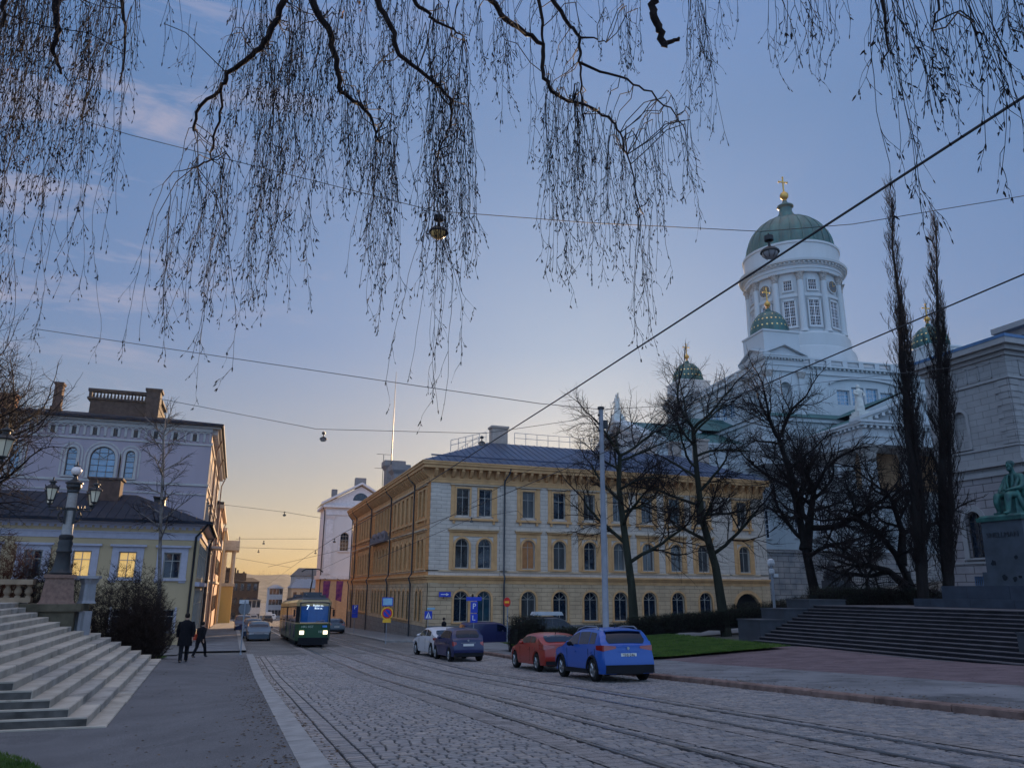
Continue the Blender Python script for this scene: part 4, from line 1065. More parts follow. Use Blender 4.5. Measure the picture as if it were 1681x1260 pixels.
for M, W_, side in ((FA, LA, 0), (FB, LB, 1)):
    for mb in (w1, w2, tr, rf): mb.M = M
    cs = [4.75] if not side else [4.5, 10.5, 16.5, 22.5]
    up_ = [(c - .6, c + .6, 12.9, 16.0, True) for c in cs]; lo_ = [(c - .75, c + .75, 4.3, 7.9, True) for c in cs]; base_ = [(c - .6, c + .6, 2.0, 2.9) for c in cs]
    wall(w1, 0, W_, 11.4, 19.6, up_, .35); wall(w2, 0, W_, 4.0, 10.4, lo_, .4, y=.08); wall(w2, 0, W_, 0.0, 4.0, base_, .4, y=.16)
    for o in up_:
        w1.box(o[0], o[1], -.36, -.3, o[2], o[3]); surround(tr, o, .25, .1)
    for o in lo_:
        surround(tr, o, .4, .2)
        window(BK, M, o, M_FRAME, M_GLASS, .3)
    for o in base_:
        for k in range(7): rf.tube([(o[0] + .1 + k * .17, .2, o[2]), (o[0] + .1 + k * .17, .2, o[3])], .03, 4)
    q = -1 if side else 0; tr.box(.25 * q, W_, 0, .25, 10.4, 10.75); tr.box(.45 * q, W_, 0, .45, 11.1, 11.4); w1.box(0, W_, 0, .1, 10.75, 11.1); tr.box(0, W_, 0, .12, 12.5, 12.65) if side else tr.box(0, W_, 0, .12, 12.5, 12.65)
    tr.box(0, W_, .08, .24, 3.85, 4.0)
    # quoins
    for a, b, s in ((0, 1.25, 1), (W_ - 1.25, W_, -1)):
        z = 12.7; k = 0
        while z < 17.6:
            d = .35 if k % 2 else 0
            w1.box(a if s > 0 else a + d, b - d if s > 0 else b, 0, .09, z + .02, z + .48); z += .5; k += 1
    # frieze panels and cornice
    tr.box(-.1, W_, 0, .14, 17.75, 17.95)
    x = 1.3
    while x + 1.0 < W_: tr.box(x, x + .08, 0, .07, 18.05, 19.3); tr.box(x, x + .95, 0, .07, 19.22, 19.3); tr.box(x, x + .95, 0, .07, 18.05, 18.13); x += 1.1
    q = -1 if side else 0
    tr.box(.2 * q, W_ + .2, 0, .2, 19.6, 19.9); tr.box(.6 * q, W_ + .3, 0, .6, 19.9, 20.25); tr.box(1.0 * q, W_ + .4, 0, 1.0, 20.25, 20.7)
    rf.box(1.05 * q, W_ + .45, 0, 1.05, 20.7, 20.95)
for mb in (w1, w2, tr, rf): mb.M = None
w1.box(.5, LB, .5, LA, 0, 19.5)
rf.add([(-1, -1, 20.95), (LB, -1, 20.95), (LB, LA + 1, 20.95), (-1, LA + 1, 20.95), (2.5, 3.0, 21.6), (LB, 3.0, 21.6), (LB, 4.6, 21.6), (2.5, 4.6, 21.6)], [(0, 1, 5, 4), (1, 2, 6, 5), (2, 3, 7, 6), (3, 0, 4, 7), (4, 5, 6, 7)])
w1.box(10.6, LB, 5.4, 7.0, 20, 24.0); tr.box(8.7, LB, 3.9, 7.5, 24.6, 25.1); tr.box(9.5, LB, 4.6, 7.3, 24.0, 24.6)
for k in range(14): tr.box(9.7 + k * 1.1, 10.2 + k * 1.1, 4.1, 4.6, 24.2, 24.6)
w1.build('upper_wall', M_BANK, BK); w2.build('lower_wall', M_BANKL, BK); tr.build('moulding', M_BANKT, BK); rf.build('roof', M_BROOF, BK)

# ------------------------------------------------------------------ left: low yellow house
M_LILAC = mat('lilac_plaster', (0.34, 0.29, 0.33), 0.88, var=0.07, scale=0.6, streak=True, bump=0.003, bscale=30)
M_YEL = mat('pale_yellow_plaster', (0.46, 0.345, 0.21), 0.88, var=0.07, scale=0.7, streak=True, bump=0.003, bscale=30)
M_LTRIM = mat('lilac_trim', (0.40, 0.38, 0.44), 0.85, var=0.08)
M_SLATE = mat('dark_sheet_roof', (0.014, 0.018, 0.03), 0.72, metal=0.0, var=0.25, scale=0.8)
M_BRICK = mat('red_brick', (0.25, 0.12, 0.08), 0.9, var=0.3, scale=4, brick=(.25, .08, .01, .6))
M_LIT = mat('lit_window', (0.5, 0.35, 0.12), 0.6, var=0.35, scale=2.2, emit=(1.0, 0.62, 0.2), estr=0.55)
M_BGLASS = mat('blue_shop_glass', (0.03, 0.10, 0.16), 0.08, var=0.2, spec=1.0)
LH = thing('yellow_house', 'low pale yellow house with a dark roof and lit windows behind the bushes', 'house', (-2.75, 62, 0))
Bi = Matrix.Translation((2.75, -62, 0))
W_ = 19.0
FM = Bi @ FR((-2.75 - W_, 62, 0), (1, 0, 0), (0, -1, 0)); SM2 = Bi @ FR((-2.75, 62, 0), (0, 1, 0), (1, 0, 0))
w1 = MB(); tr = MB(); rf = MB()
cs = [W_ + 2.75 + c for c in (-4.45, -7.4, -10.3, -13.3, -16.3, -19.3)]
topo = [(c - .58, c + .58, 2.22, 4.05) for c in cs]; boto = [(c - .55, c + .55, -1.42, 0.1) for c in cs]
w1.M = tr.M = rf.M = FM
wall(w1, 0, W_, -3.6, 6.0, topo + boto, .2)
for o in topo:
    tr.box(o[0] - .45, o[0], 0, .06, o[2] - .3, o[3] + .35); tr.box(o[1], o[1] + .45, 0, .06, o[2] - .3, o[3] + .35); tr.box(o[0], o[1], 0, .06, o[3], o[3] + .35)
    tr.box(o[0] - .6, o[1] + .6, 0, .22, o[3] + .35, o[3] + .5); tr.box(o[0] - .5, o[1] + .5, 0, .14, o[2] - .16, o[2])
for o in boto: tr.box(o[0] - .14, o[0], 0, .05, o[2], o[3] + .14); tr.box(o[1], o[1] + .14, 0, .05, o[2], o[3] + .14); tr.box(o[0] - .2, o[1] + .2, 0, .1, o[2] - .1, o[2])
tr.box(0, W_, 0, .05, 4.95, 5.35); tr.box(0, W_, 0, .10, 5.35, 5.45)
tr.box(0, W_ + .1, 0, .12, 5.85, 6.0); tr.box(-.3, W_ + .4, 0, .45, 6.0, 6.2)
for k in range(40): tr.lathe([(.001, 5.66), (.18, 5.86)], .25 + k * .475, .05, 8) if False else tr.box(.1 + k * .475, .4 + k * .475, 0, .09, 5.68, 5.85)
w1.box(0, W_, 0, .12, -3.6, -2.0)
for i, o in enumerate(topo): window(LH, FM, o, M_FRAMEW, M_LIT if i in (1, 2) else M_GLASS, .14, bar=.08)
for i, o in enumerate(boto): window(LH, FM, o, M_FRAMEW, M_GLASS, .14, bar=.08)
w1.M = tr.M = rf.M = SM2
so_ = [(1.2 + k * 3.0, 3.6 + k * 3.0, -1.9, 1.5) for k in range(5)] + [(1.2 + k * 3.0, 3.6 + k * 3.0, 2.3, 4.9) for k in range(5)]
wall(w1, 0, 17.8, -3.6, 6.0, so_, .2)
for o in so_:
    window(LH, SM2, o, M_FRAMEW, M_BGLASS, .04, cols=2, bar=.1)
tr.box(0, 17.8, 0, .3, 1.7, 2.0); tr.box(0, 17.8, 0, .12, 5.2, 5.45); tr.box(0, 17.8, 0, .5, 6.0, 6.2)
w1.M = tr.M = rf.M = None
w1.box(-W_, -.4, .4, 17.6, -3.5, 5.9)
rf.add([(-W_ - 1, -.75, 6.2), (.7, -.75, 6.2), (.7, 17.7, 6.2), (-W_ - 1, 17.7, 6.2), (-W_ - 1, 6, 8.7), (-5.3, 6, 8.7), (-5.3, 12, 8.7), (-W_ - 1, 12, 8.7)], [(0, 1, 5, 4), (1, 2, 6, 5), (2, 3, 7, 6), (4, 5, 6, 7)])
rf.box(-W_ - 1, .72, -.8, -.7, 6.1, 6.3); rf.box(.68, .78, -.8, 17.7, 6.1, 6.3)
for k in range(34):
    x = -W_ + k * .6; f_ = 1 if x < -5.3 else (0.7 - x) / 6.0
    if f_ > .05: rf.tube([(x, -.75, 6.22), (x if x < -5.3 else x, -.75 + 6.75 * f_, 6.22 + 2.5 * f_)], .03, 4)
w1.build('wall', M_YEL, LH); tr.build('moulding', M_LTRIM, LH); rf.build('roof', M_SLATE, LH)
g = MB(); g.box(-8.5, -6.3, 4.0, 5.6, 6.5, 9.6); g.box(-8.65, -6.15, 3.9, 5.7, 9.6, 9.75); g.build('chimney', mat('sooty_chimney', (0.085, 0.055, 0.048), 0.9, var=.3), LH)
g = MB(); g.box(-3.9, -3.1, 5, 5.8, 7.2, 8.3); g.taper(-3.5, 5.4, 8.3, 8.55, .4, .4, .5, .5); g.build('roof_vent', M_DARK, LH)
g = MB(); g.tube([(.5, -.5, 6.1), (.1, -.3, 5.6), (-.25, -.12, 5.2), (-.25, -.12, -2.4)], .08, 6); g.build('downpipe', M_DARK, LH, smooth=60); g = MB(); g.M = SM2
g.tube([(17.3, .4, 6.0), (17.3, .15, 5.4), (17.3, .15, -2.6)], .07, 6); g.M = None; g.build('downpipe', M_DARK, LH, smooth=60)

# ------------------------------------------------------------------ left: tall palace behind it
M_SKYG = mat('sky_painted_glass', (0.01, 0.09, 0.20), 0.05, var=.5, scale=.8, spec=1.0, coat=1.0)  # shared with the attic windows, reflected sky carried by its colour
PAL = thing('palace', 'tall lilac grey palace with triple arched windows and crowned roof', 'building', (-3.45, 80, 0))
Bi = Matrix.Translation((3.45, -80, 0))
W_ = 27.0; LN = 38.0
FM = Bi @ FR((-3.45 - W_, 80, 0), (1, 0, 0), (0, -1, 0)); SM3 = Bi @ FR((-3.45, 80, 0), (0, 1, 0), (1, 0, 0))
w1 = MB(); tr = MB(); rf = MB(); ws = MB()
X0 = W_ + 3.45
w1.M = tr.M = rf.M = FM
big = [(X0 - 13.85, X0 - 11.7, 11.45, 14.35, True), (X0 - 15.8, X0 - 14.95, 11.5, 14.15, True), (X0 - 10.85, X0 - 10.05, 11.5, 14.1, True)]
big2 = [(a - 9.5, b - 9.5, c, d, e) for a, b, c, d, e in big]
wall(w1, 0, W_, -3.8, 17.0, big + big2, .3)
for o in big + big2:
    surround(tr, o, .22, .1); surround(tr, (o[0] - .35, o[1] + .35, o[2], o[3] + .35, True), .14, .05, sill=False)
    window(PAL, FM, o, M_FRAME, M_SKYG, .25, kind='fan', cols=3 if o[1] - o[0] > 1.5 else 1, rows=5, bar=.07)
tr.box(0, W_, 0, .12, 11.05, 11.25); tr.box(0, W_, 0, .08, 10.2, 10.3); tr.box(0, W_, 0, .1, 15.0, 15.15)
n = 46; 
for k in range(n):   # blind arcade frieze
    c = .4 + k * (W_ - .8) / (n - 1); 
    surround(tr, (c - .19, c + .19, 15.35, 16.25, True), .1, .14, sill=False)
    if k % 3 == 1: dk = MB(); dk.M = FM; dk.box(c - .18, c + .18, .01, .03, 15.4, 16.1); dk.build('frieze_opening', M_DARK, PAL)
tr.box(0, W_, 0, .16, 16.36, 16.7); tr.box(-.2, W_ + .3, 0, .35, 16.7, 16.9); rf.box(-.6, W_ + .75, -.2, .75, 16.9, 17.15)
w1.M = tr.M = rf.M = ws.M = SM3
sd = [(1.6 + k * 3.2, 2.9 + k * 3.2, z, z + 2.4, z > 9) for k in range(11) for z in (-1.6, 3.4, 7.4, 11.6)]
wall(ws, 0, LN, -6, 17.0, sd, .35)
for o in sd:
    surround(tr, o, .2, .03)
for z in (2.4, 6.6, 11.0, 15.1): tr.box(0, LN, 0, .14, z, z + .25)
for k in range(6): tr.box(.1 + k * 6.4, .9 + k * 6.4, 0, .06, -6, 15)
for k in range(38): tr.box(.3 + k * .97, .6 + k * .97, 0, .5, 16.2, 16.7)
tr.box(-.3, LN, 0, .75, 16.7, 16.9); rf.box(-.7, LN, -.2, 1.0, 16.9, 17.15)
for o in sd[:80]: window(PAL, SM3, o, M_FRAMEW, M_GLASS, .3, bar=.08)
tr.box(30, 36, 0, 1.4, 6.6, 6.9); tr.box(30, 36, 1.3, 1.4, 6.9, 7.7)
w1.M = tr.M = rf.M = ws.M = None
rf.add([(-W_ - .6, -.7, 17.15), (.95, -.7, 17.15), (.95, LN, 17.15), (-W_ - .6, LN, 17.15), (-W_ - .6, 7, 18.9), (-5.5, 7, 18.9), (-5.5, LN - 6, 18.9), (-W_ - .6, LN - 6, 18.9)], [(0, 1, 5, 4), (1, 2, 6, 5), (2, 3, 7, 6), (4, 5, 6, 7)])
w1.build('wall', M_LILAC, PAL); tr.build('moulding', mat('pale_stucco_trim', (0.40, 0.38, 0.37), .85, var=.1), PAL); rf.build('roof', M_SLATE, PAL)
ws.build('street_wall', mat('warm_stucco', (0.50, 0.36, 0.25), .88, var=.12, scale=.6, streak=True), PAL)
g = MB()   # crowning balustrade on the ridge
g.M = Matrix.Translation((0, 0, 1.15)); g.box(-12.0, -6.4, 5.0, 6.2, 16.4, 18.75); g.box(-12.3, -6.1, 4.8, 6.4, 18.75, 18.95)
for k in range(16): g.lathe([(.07, 18.95), (.12, 19.15), (.06, 19.4), (.1, 19.55)], -11.8 + k * .32, 5.2, 6)
g.box(-12.2, -11.95, 4.9, 5.5, 18.95, 19.6)
g.box(-12.3, -6.6, 4.85, 5.6, 19.55, 19.85); g.box(-6.9, -5.6, 4.6, 6.5, 16.4, 20.0); g.box(-7.05, -5.45, 4.5, 6.6, 20.0, 20.25)
g.box(-6.4, -5.6, 6.6, 12, 17.6, 18.9); g.box(-6.5, -5.5, 6.5, 12, 19.3, 19.55)
for k in range(10): g.lathe([(.07, 18.9), (.12, 19.05), (.1, 19.3)], -6.0, 7 + k * .5, 6)
g.build('roof_balustrade', mat('dark_terracotta', (0.07, 0.05, 0.045), .85, var=.3), PAL)
g = MB(); g.box(-14.7, -13.9, 1.5, 3, 17.2, 18.2); g.box(-14.6, -13.95, 1.7, 2.8, 18.2, 20.4); g.box(-14.7, -13.85, 1.6, 2.9, 20.4, 20.6); g.build('chimney', mat('dark_brick', (0.10, 0.06, 0.05), .9, var=.3), PAL)
g = MB(); g.box(-19.2, -17.8, 2, 3.4, 17.0, 19.0); g.box(-19.35, -17.65, 1.9, 3.5, 19.0, 19.2); g.build('chimney', M_BRICK, PAL)
for y in (6.6, 19.4, 37.6): g = MB(); g.tube([(.8, y, 16.8), (.35, y, 15.6), (.35, y, -3.6)], .09, 6); g.build('downpipe', mat('brown_downpipe', (0.18, 0.10, 0.07), .6), PAL, smooth=60)
g = MB(); g.tube([(-3, 36, 17), (-3, 36, 24)], .05, 4); g.build('antenna', M_DGREY, PAL)

TH = thing('terraced_house', 'pinkish cream terraced house between the tall palace and the columned balcony', 'house', (-2.9, 118.2, 0))
g = MB(); g.box(-20, 0, 0, 30, -8, 12.6); g.build('wall', mat('pink_stucco', (0.56, 0.36, 0.26), .88, var=.12, scale=.5, streak=True), TH)
g = MB(); g.box(-20.3, .5, -.3, 30.3, 12.6, 13.1); g.box(-20.3, .25, -.02, 30, 2.2, 2.5); g.box(-20.3, .2, -.02, 30, 7.6, 7.8); g.build('cornice', mat('cream_trim', (0.55, 0.45, 0.33), .85), TH)
g = MB(); g.box(-20.2, .4, -.2, 30.2, 13.1, 13.5); g.taper(-10, 15, 13.5, 15.5, 10, 15, 6, 10); g.build('roof', M_SLATE, TH)
g = MB(); g.box(0, .04, 0, 1.3, 0, 2.3); _m = g.mesh('window', M_GLASS)
for k in range(9):
    for z in (-1.8, 3.6, 8.6): o = bpy.data.objects.new('window', _m); COL.objects.link(o); o.parent = TH; o.location = (.01, 1.4 + k * 3.2, z)
for y in (.2, 29.6): g = MB(); g.tube([(.45, y, 12.7), (.15, y, 11.8), (.15, y, 3), (.3, y, 2.2), (.15, y, 1.6), (.15, y, -5)], .09, 6); g.build('downpipe', MATS['brown_downpipe'], TH)
# ------------------------------------------------------------------ ochre house with the columned balcony
PH = thing('portico_house', 'ochre house with a columned balcony over the pavement down the street', 'building', (-2.6, 150, 0))
w1 = MB(); tr = MB()
w1.box(-22, 0, 0, 55, -8, 11.5); w1.box(0, 2.3, 10, 19, -8, 1.9)
tr.box(-22.3, .4, -.3, 55.3, 11.5, 12.1); tr.box(0, 2.5, 9.8, 19.2, 1.9, 2.5); tr.box(0, 2.8, 9.5, 19.5, 8.6, 10.4)
for y in (10.4, 13.0, 16.0, 18.6):
    tr.lathe([(.5, 2.5), (.42, 2.9), (.36, 8.0), (.5, 8.6)], 1.9, y, 12)
tr.box(2.55, 2.75, 9.6, 19.4, 11.0, 11.2); 
for k in range(24): tr.box(2.6, 2.7, 9.7 + k * .41, 9.8 + k * .41, 10.4, 11.0)
for k in range(9): tr.box(0, .25, 1.2 + k * 6, 1.9 + k * 6, -6, 11.4)
w1.build('wall', mat('ochre_plaster', (0.62, 0.40, 0.13), .88, var=.12, scale=.5, streak=True), PH); tr.build('portico', mat('cream_stucco', (0.5, 0.42, 0.32), .85), PH)
g = MB(); g.box(0, .05, 0, 1.8, 0, 2.4); _m = g.mesh('window', M_GLASS)
for k in range(8):
    for z in (-3.2, 1.5, 6.3): o = bpy.data.objects.new('window', _m); COL.objects.link(o); o.parent = PH; o.location = (.01, 2.6 + k * 6, z)

# ------------------------------------------------------------------ white pedimented building down the street
WB = thing('pedimented_building', 'white neoclassical building with a pediment beyond the ochre corner block', 'building', (13.1, 131, 0))
Bi = Matrix.Translation((-13.1, -131, 0)); FM = Bi @ FR((13.1, 131, 0), (1, 0, 0), (0, -1, 0))
w1 = MB(); w2 = MB(); tr = MB(); W_ = 11.2
w1.M = w2.M = tr.M = FM
ops = [(c - .8, c + .8, 7.4, 11.4, True) for c in (5.6,)]
wall(w1, 0, W_, 3.7, 14.6, [(2.6, 4.0, 7.6, 10.6, True), (7.2, 8.6, 7.6, 10.6, True)], .3)
for o in [(2.6, 4.0, 7.6, 10.6, True), (7.2, 8.6, 7.6, 10.6, True)]: surround(tr, o, .25, .12); window(WB, FM, o, M_FRAMEW, M_GLASS, .25, cols=3, rows=5)
for a in (0.2, 4.9, 9.8): tr.box(a, a + 1.1, 0, .2, 3.9, 12.6); tr.add([(a - .1, .1, 12.6), (a + 1.2, .1, 12.6), (a + 1.35, .4, 13.3), (a - .25, .4, 13.3), (a - .25, 0, 13.3), (a + 1.35, 0, 13.3)], [(0, 1, 2, 3), (3, 2, 5, 4)])
tr.box(0, W_, 0, .15, 13.4, 14.2); tr.box(-.5, W_ + .5, 0, .6, 14.6, 15.0)
tr.prism([(-.5, 15.0), (W_ + .5, 15.0), (W_ / 2, 18.3)], 'y', -.2, .02); 
for s in ((-.9, W_ / 2), (W_ + .9, W_ / 2)):
    p, q = s
    tr.add([(p, .7, 15.0), (q, .7, 18.6), (q, .7, 18.95), (p, .7, 15.35), (p, -.5, 15.0), (q, -.5, 18.6), (q, -.5, 18.95), (p, -.5, 15.35)], [(0, 1, 2, 3), (3, 2, 6, 7), (0, 4, 5, 1)])
w2.box(-.0, W_, -.0, .1, -6, 3.6); tr.box(-.3, W_, 0, .5, 3.1, 3.7)
for k in range(5): w2.box(.4 + k * 2.2, 1.1 + k * 2.2, .1, .3, -6, 2.9)
w1.M = w2.M = tr.M = None
w1.box(0.002, W_, .35, 9, 3.5, 14.6); w2.box(-.001, W_, .3, 9, -8, 3.5); tr.box(-.6, 0, .3, 9, 14.6, 15.0); tr.box(-.3, 0, .3, 9, 3.1, 3.7)
g = MB(); g.add([(-.8, -.3, 15.2), (W_ / 2, -.3, 18.95), (W_ / 2, 9, 18.95), (-.8, 9, 15.2), (W_ + .8, -.3, 15.2), (W_ + .8, 9, 15.2)], [(0, 1, 2, 3), (1, 4, 5, 2)]); g.build('roof', M_ZINC, WB)
g = MB(); g.box(W_ / 2 - .9, W_ / 2 + .9, 1, 2.4, 18.4, 19.9); g.build('chimney', MATS['grey_chimney'], WB); g = MB(); g.box(1.1, 2.0, 3, 4, 15.5, 18.0); g.build('chimney', MATS['grey_chimney'], WB)
g = MB(); g.M = FM; g.prism([(W_ / 2 + 1.3 * math.cos(PI * k / 10), 15.9 + 1.3 * math.sin(PI * k / 10)) for k in range(11)], 'y', .02, .05); g.M = None; g.build('lunette', M_GLASS, WB)
g = MB(); g.tube([(-.5, .4, 14.8), (-.15, .2, 13.8), (-.15, .2, -3.5)], .09, 5); g.build('downpipe', M_DGREY, WB)
w1.build('wall', mat('white_lilac_plaster', (0.58, 0.555, 0.56), .85, var=.05, scale=.4, streak=True), WB); w2.build('ground_floor_wall', mat('peach_plaster', (0.48, 0.32, 0.20), .88, var=.1), WB); tr.build('moulding', mat('white_trim', (0.58, 0.56, 0.58), .85), WB)
# purple banners
M_PUR = mat('purple_cloth', (0.10, 0.02, 0.26), .8, var=.5, scale=2, col2=(0.20, 0.06, 0.12))
for i, (x, y, lab) in enumerate(((13.6, 127.5, 'purple banner nearer the tram on the peach wall'), (15.6, 127.5, 'purple banner nearer the ochre corner block'))):
    t = thing('banner', lab, 'banner', (x, y, 0), 0, 'purple banners')
    g = MB(); g.tube([(0, 3, 3.2), (0, -.6, 2.9)], .05, 5); g.build('pole', M_DARK, t)
    g = MB(); vs = []; m = 8
    for r_ in range(m + 1):
        for c in range(5):
            vs.append((-.5 + c * .27 * (1 - .02 * r_), -.3 + .12 * math.sin(r_ * .8 + c * 1.4), 2.8 - r_ * .36 - (.3 * (c / 4) if r_ == m else 0)))
    g.add(vs, [(r_ * 5 + c, r_ * 5 + c + 1, r_ * 5 + c + 6, r_ * 5 + c + 5) for r_ in range(m) for c in range(4)]); g.build('cloth', M_PUR, t, smooth=80)

# ------------------------------------------------------------------ far buildings at the street end
def block(name, label, x0, x1, y0, y1, zb, zt, wm, rm, rh, fl=3, nw=6, roofname='roof'):
    t = thing(name, label, 'building', (x0, y0, 0))
    g = MB(); g.box(0, x1 - x0, 0, y1 - y0, zb, zt); g.build('wall', wm, t)
    g = MB(); a, b = x1 - x0 + .4, y1 - y0 + .4
    g.add([(-.4, -.4, zt), (a, -.4, zt), (a, b, zt), (-.4, b, zt), (1.5, b * .4, zt + rh), (a - 1.9, b * .4, zt + rh)], [(0, 1, 5, 4), (1, 2, 5), (2, 3, 4, 5), (3, 0, 4)]); g.build(roofname, rm, t)
    g = MB(); hz_ = (zt - zb) / fl * .5; g.box(-.45, .45, -.04, -.01, 0, hz_); _m = g.mesh('window', M_GLASS)
    for f_ in range(fl):
        for k in range(nw):
            x = (k + .5) * (x1 - x0) / nw; z = zb + 1 + (zt - zb) * f_ / fl + .4
            o = bpy.data.objects.new('window', _m); COL.objects.link(o); o.parent = t; o.location = (x, 0, z)
    return t
M_DKB = mat('dark_brown_brick', (0.05, 0.033, 0.028), .9, var=.3)
t = block('warehouse', 'dark brown building closing the left side of the street end', -4, 6.2, 228, 250, -8, 3.3, M_DKB, M_DKB, 1.2)
g = MB(); g.box(0, 6.8, 2, 12, 3.3, 5.6); g.box(0, 4.0, 4, 9, 5.6, 7.0)
for k in range(4): g.box(1.0 + k * 1.6, 1.5 + k * 1.6, 3, 4, 4.5, 7.2 - k * .4)
g.build('upper_storey', M_DKB, t)
block('kiosk_block', 'low white block beside the dark building at the street end', 3.6, 6.9, 222, 227.9, -8, -1.4, mat('offwhite_plaster', (.5, .48, .45)), M_SLATE, .3, 2, 3)
block('market_house', 'small peach house with a grey roof at the street end', 15.0, 24.5, 228, 245, -8, 1.7, mat('peach_plaster', (.48, .32, .2)), mat('grey_roof', (.18, .19, .22)), 2.6, 2, 5)
block('quay_building', 'grey building with a high dark roof behind the peach house', 17.5, 30, 255, 275, -8, 5.5, mat('grey_plaster', (.25, .24, .25)), mat('dark_roof', (.09, .08, .08)), 2.5, 3, 6)
block('church_block', 'pale house front half hidden behind the tram wires', 10.5, 14.6, 262, 280, -8, 1.6, mat('pale_plaster', (.42, .40, .42)), mat('grey_roof', (.18, .19, .22)), 1.2, 3, 4)
# ------------------------------------------------------------------ left granite stairs with balustrade
def stair_left():
    t = thing('granite_stairs', 'wide pale granite stairs rising to the left beside the pavement', 'stairs', (-2.2, 18.5, -1.1))
    rng = random.Random(4)
    g = MB(); e_ = MB()
    n = 13; h = .163; run = .372
    g.M = e_.M = Matrix.Translation((2.2, -18.5, 1.1))
    for k in range(n + 1):
        z1 = -1.1 + .03 + h * k; z0 = z1 - (h + .25 if k else .35)
        e0 = -2.16 - run * k; y0 = 18.25 + .13 * k; y1 = 34.3
        def ed(y): return e0 - .0174 * (y - 18.7)
        y = y0
        while y < y1 - .01:
            b = min(y + rng.uniform(1.5, 2.3), y1)
            if y1 - b < .6: b = y1
            ga = .009; r_ = .018; j = rng.uniform(-.008, .008); g.mi = rng.choice((0, 0, 1, 2))
            xa, xb = ed(y) + j, ed(b) + j; xi = -15.0
            ya, yb = y + (ga if y > y0 else 0), b - ga
            g.add([(xi, ya, z1), (xa - r_, ya, z1), (xb - r_, yb, z1), (xi, yb, z1), (xa, ya, z1 - r_), (xb, yb, z1 - r_), (xa, ya, z0), (xb, yb, z0), (xi, ya, z0)],
                  [(0, 1, 2, 3), (1, 4, 5, 2), (4, 6, 7, 5), (8, 6, 4, 1, 0)])
            y = b
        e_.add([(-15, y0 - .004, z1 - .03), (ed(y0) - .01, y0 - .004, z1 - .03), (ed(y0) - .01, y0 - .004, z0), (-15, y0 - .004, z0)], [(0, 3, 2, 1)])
        g.add([(-15, y1, z1), (ed(y1), y1, z1), (ed(y1), y1, z0), (-15, y1, z0)], [(0, 1, 2, 3)])
    g.M = e_.M = None
    e_.build('end_riser', mat('dark_end_granite', (0.085, 0.08, 0.075), .9, var=.45, scale=3, bump=.006, bscale=50), t)  # near end faces in a darker granite than the steps
    g.build('steps', [mat('worn_granite', (0.36, 0.32, 0.27), 0.85, var=0.22, scale=1.8, bump=0.006, bscale=60, blot=(1.5, .6, .75)), mat('worn_granite_grey', (0.31, 0.285, 0.255), 0.85, var=0.25, scale=1.8, bump=0.006, bscale=60, blot=(1.2, .58, .7)), mat('worn_granite_pale', (0.40, 0.355, 0.30), 0.85, var=0.2, scale=1.8, bump=0.006, bscale=60)], t)
stair_left()
ZT = -1.07 + .163 * 13      # landing level
M_SAND = mat('brown_sandstone', (0.26, 0.19, 0.13), .85, var=.2, scale=3, bump=.006, bscale=40)
M_PINK = mat('polished_red_granite', (0.17, 0.095, 0.07), .6, var=.3, scale=9, bump=.002, bscale=90)
M_LIME = mat('pale_marble', (0.25, 0.25, 0.27), .7, var=.12, scale=3)
t = thing('balustrade', 'brown stone balustrade of turned balusters at the head of the granite stairs', 'balustrade', (-15, 33.0, ZT))
g = MB(); g.box(0, 8.1, -.2, .2, 0, .16); g.build('base', M_SAND, t)
g = MB(); g.box(0, 8.1, -.22, .22, .62, .8); g.build('handrail', M_SAND, t)
_bm = None
for k in range(24):
    g = MB(); g.lathe([(.10, .16), (.10, .2), (.06, .24), (.135, .34), (.12, .42), (.06, .54), (.10, .58), (.10, .62)], 0, 0, 10)
    if _bm is None: _bm = g.mesh('baluster', M_SAND, 60)
    o = bpy.data.objects.new('baluster', _bm); COL.objects.link(o); o.parent = t; o.location = (.15 + k * .34, 0, 0)
# stone plinth that carries the lamp column at the far end of the stairs
t = thing('stone_pier', 'dark mossy stone pier with a pale fluted corner under the lamp column', 'pier', (-6.1, 33.0, -1.3))
g = MB(); g.box(-.9, .75, -.7, .9, 0, 2.05); g.box(-1.0, .95, -.8, 1.0, 2.05, 2.3); g.build('block', mat('mossy_stone', (0.10, 0.085, 0.06), .9, var=.4, scale=2, bump=.01, bscale=30), t)
g = MB(); g.lathe([(.3, .8), (.3, 2.04)], .95, -.1, 20, fl=(-.2, 12)); g.lathe([(.34, 2.31), (.28, 2.42), (.26, 3.0), (.32, 3.1), (.36, 3.2)], .95, .2, 20, fl=(-.2, 12)); g.box(.55, 1.3, -.2, .6, 3.2, 3.3)
g.build('fluted_corner', M_LIME, t)

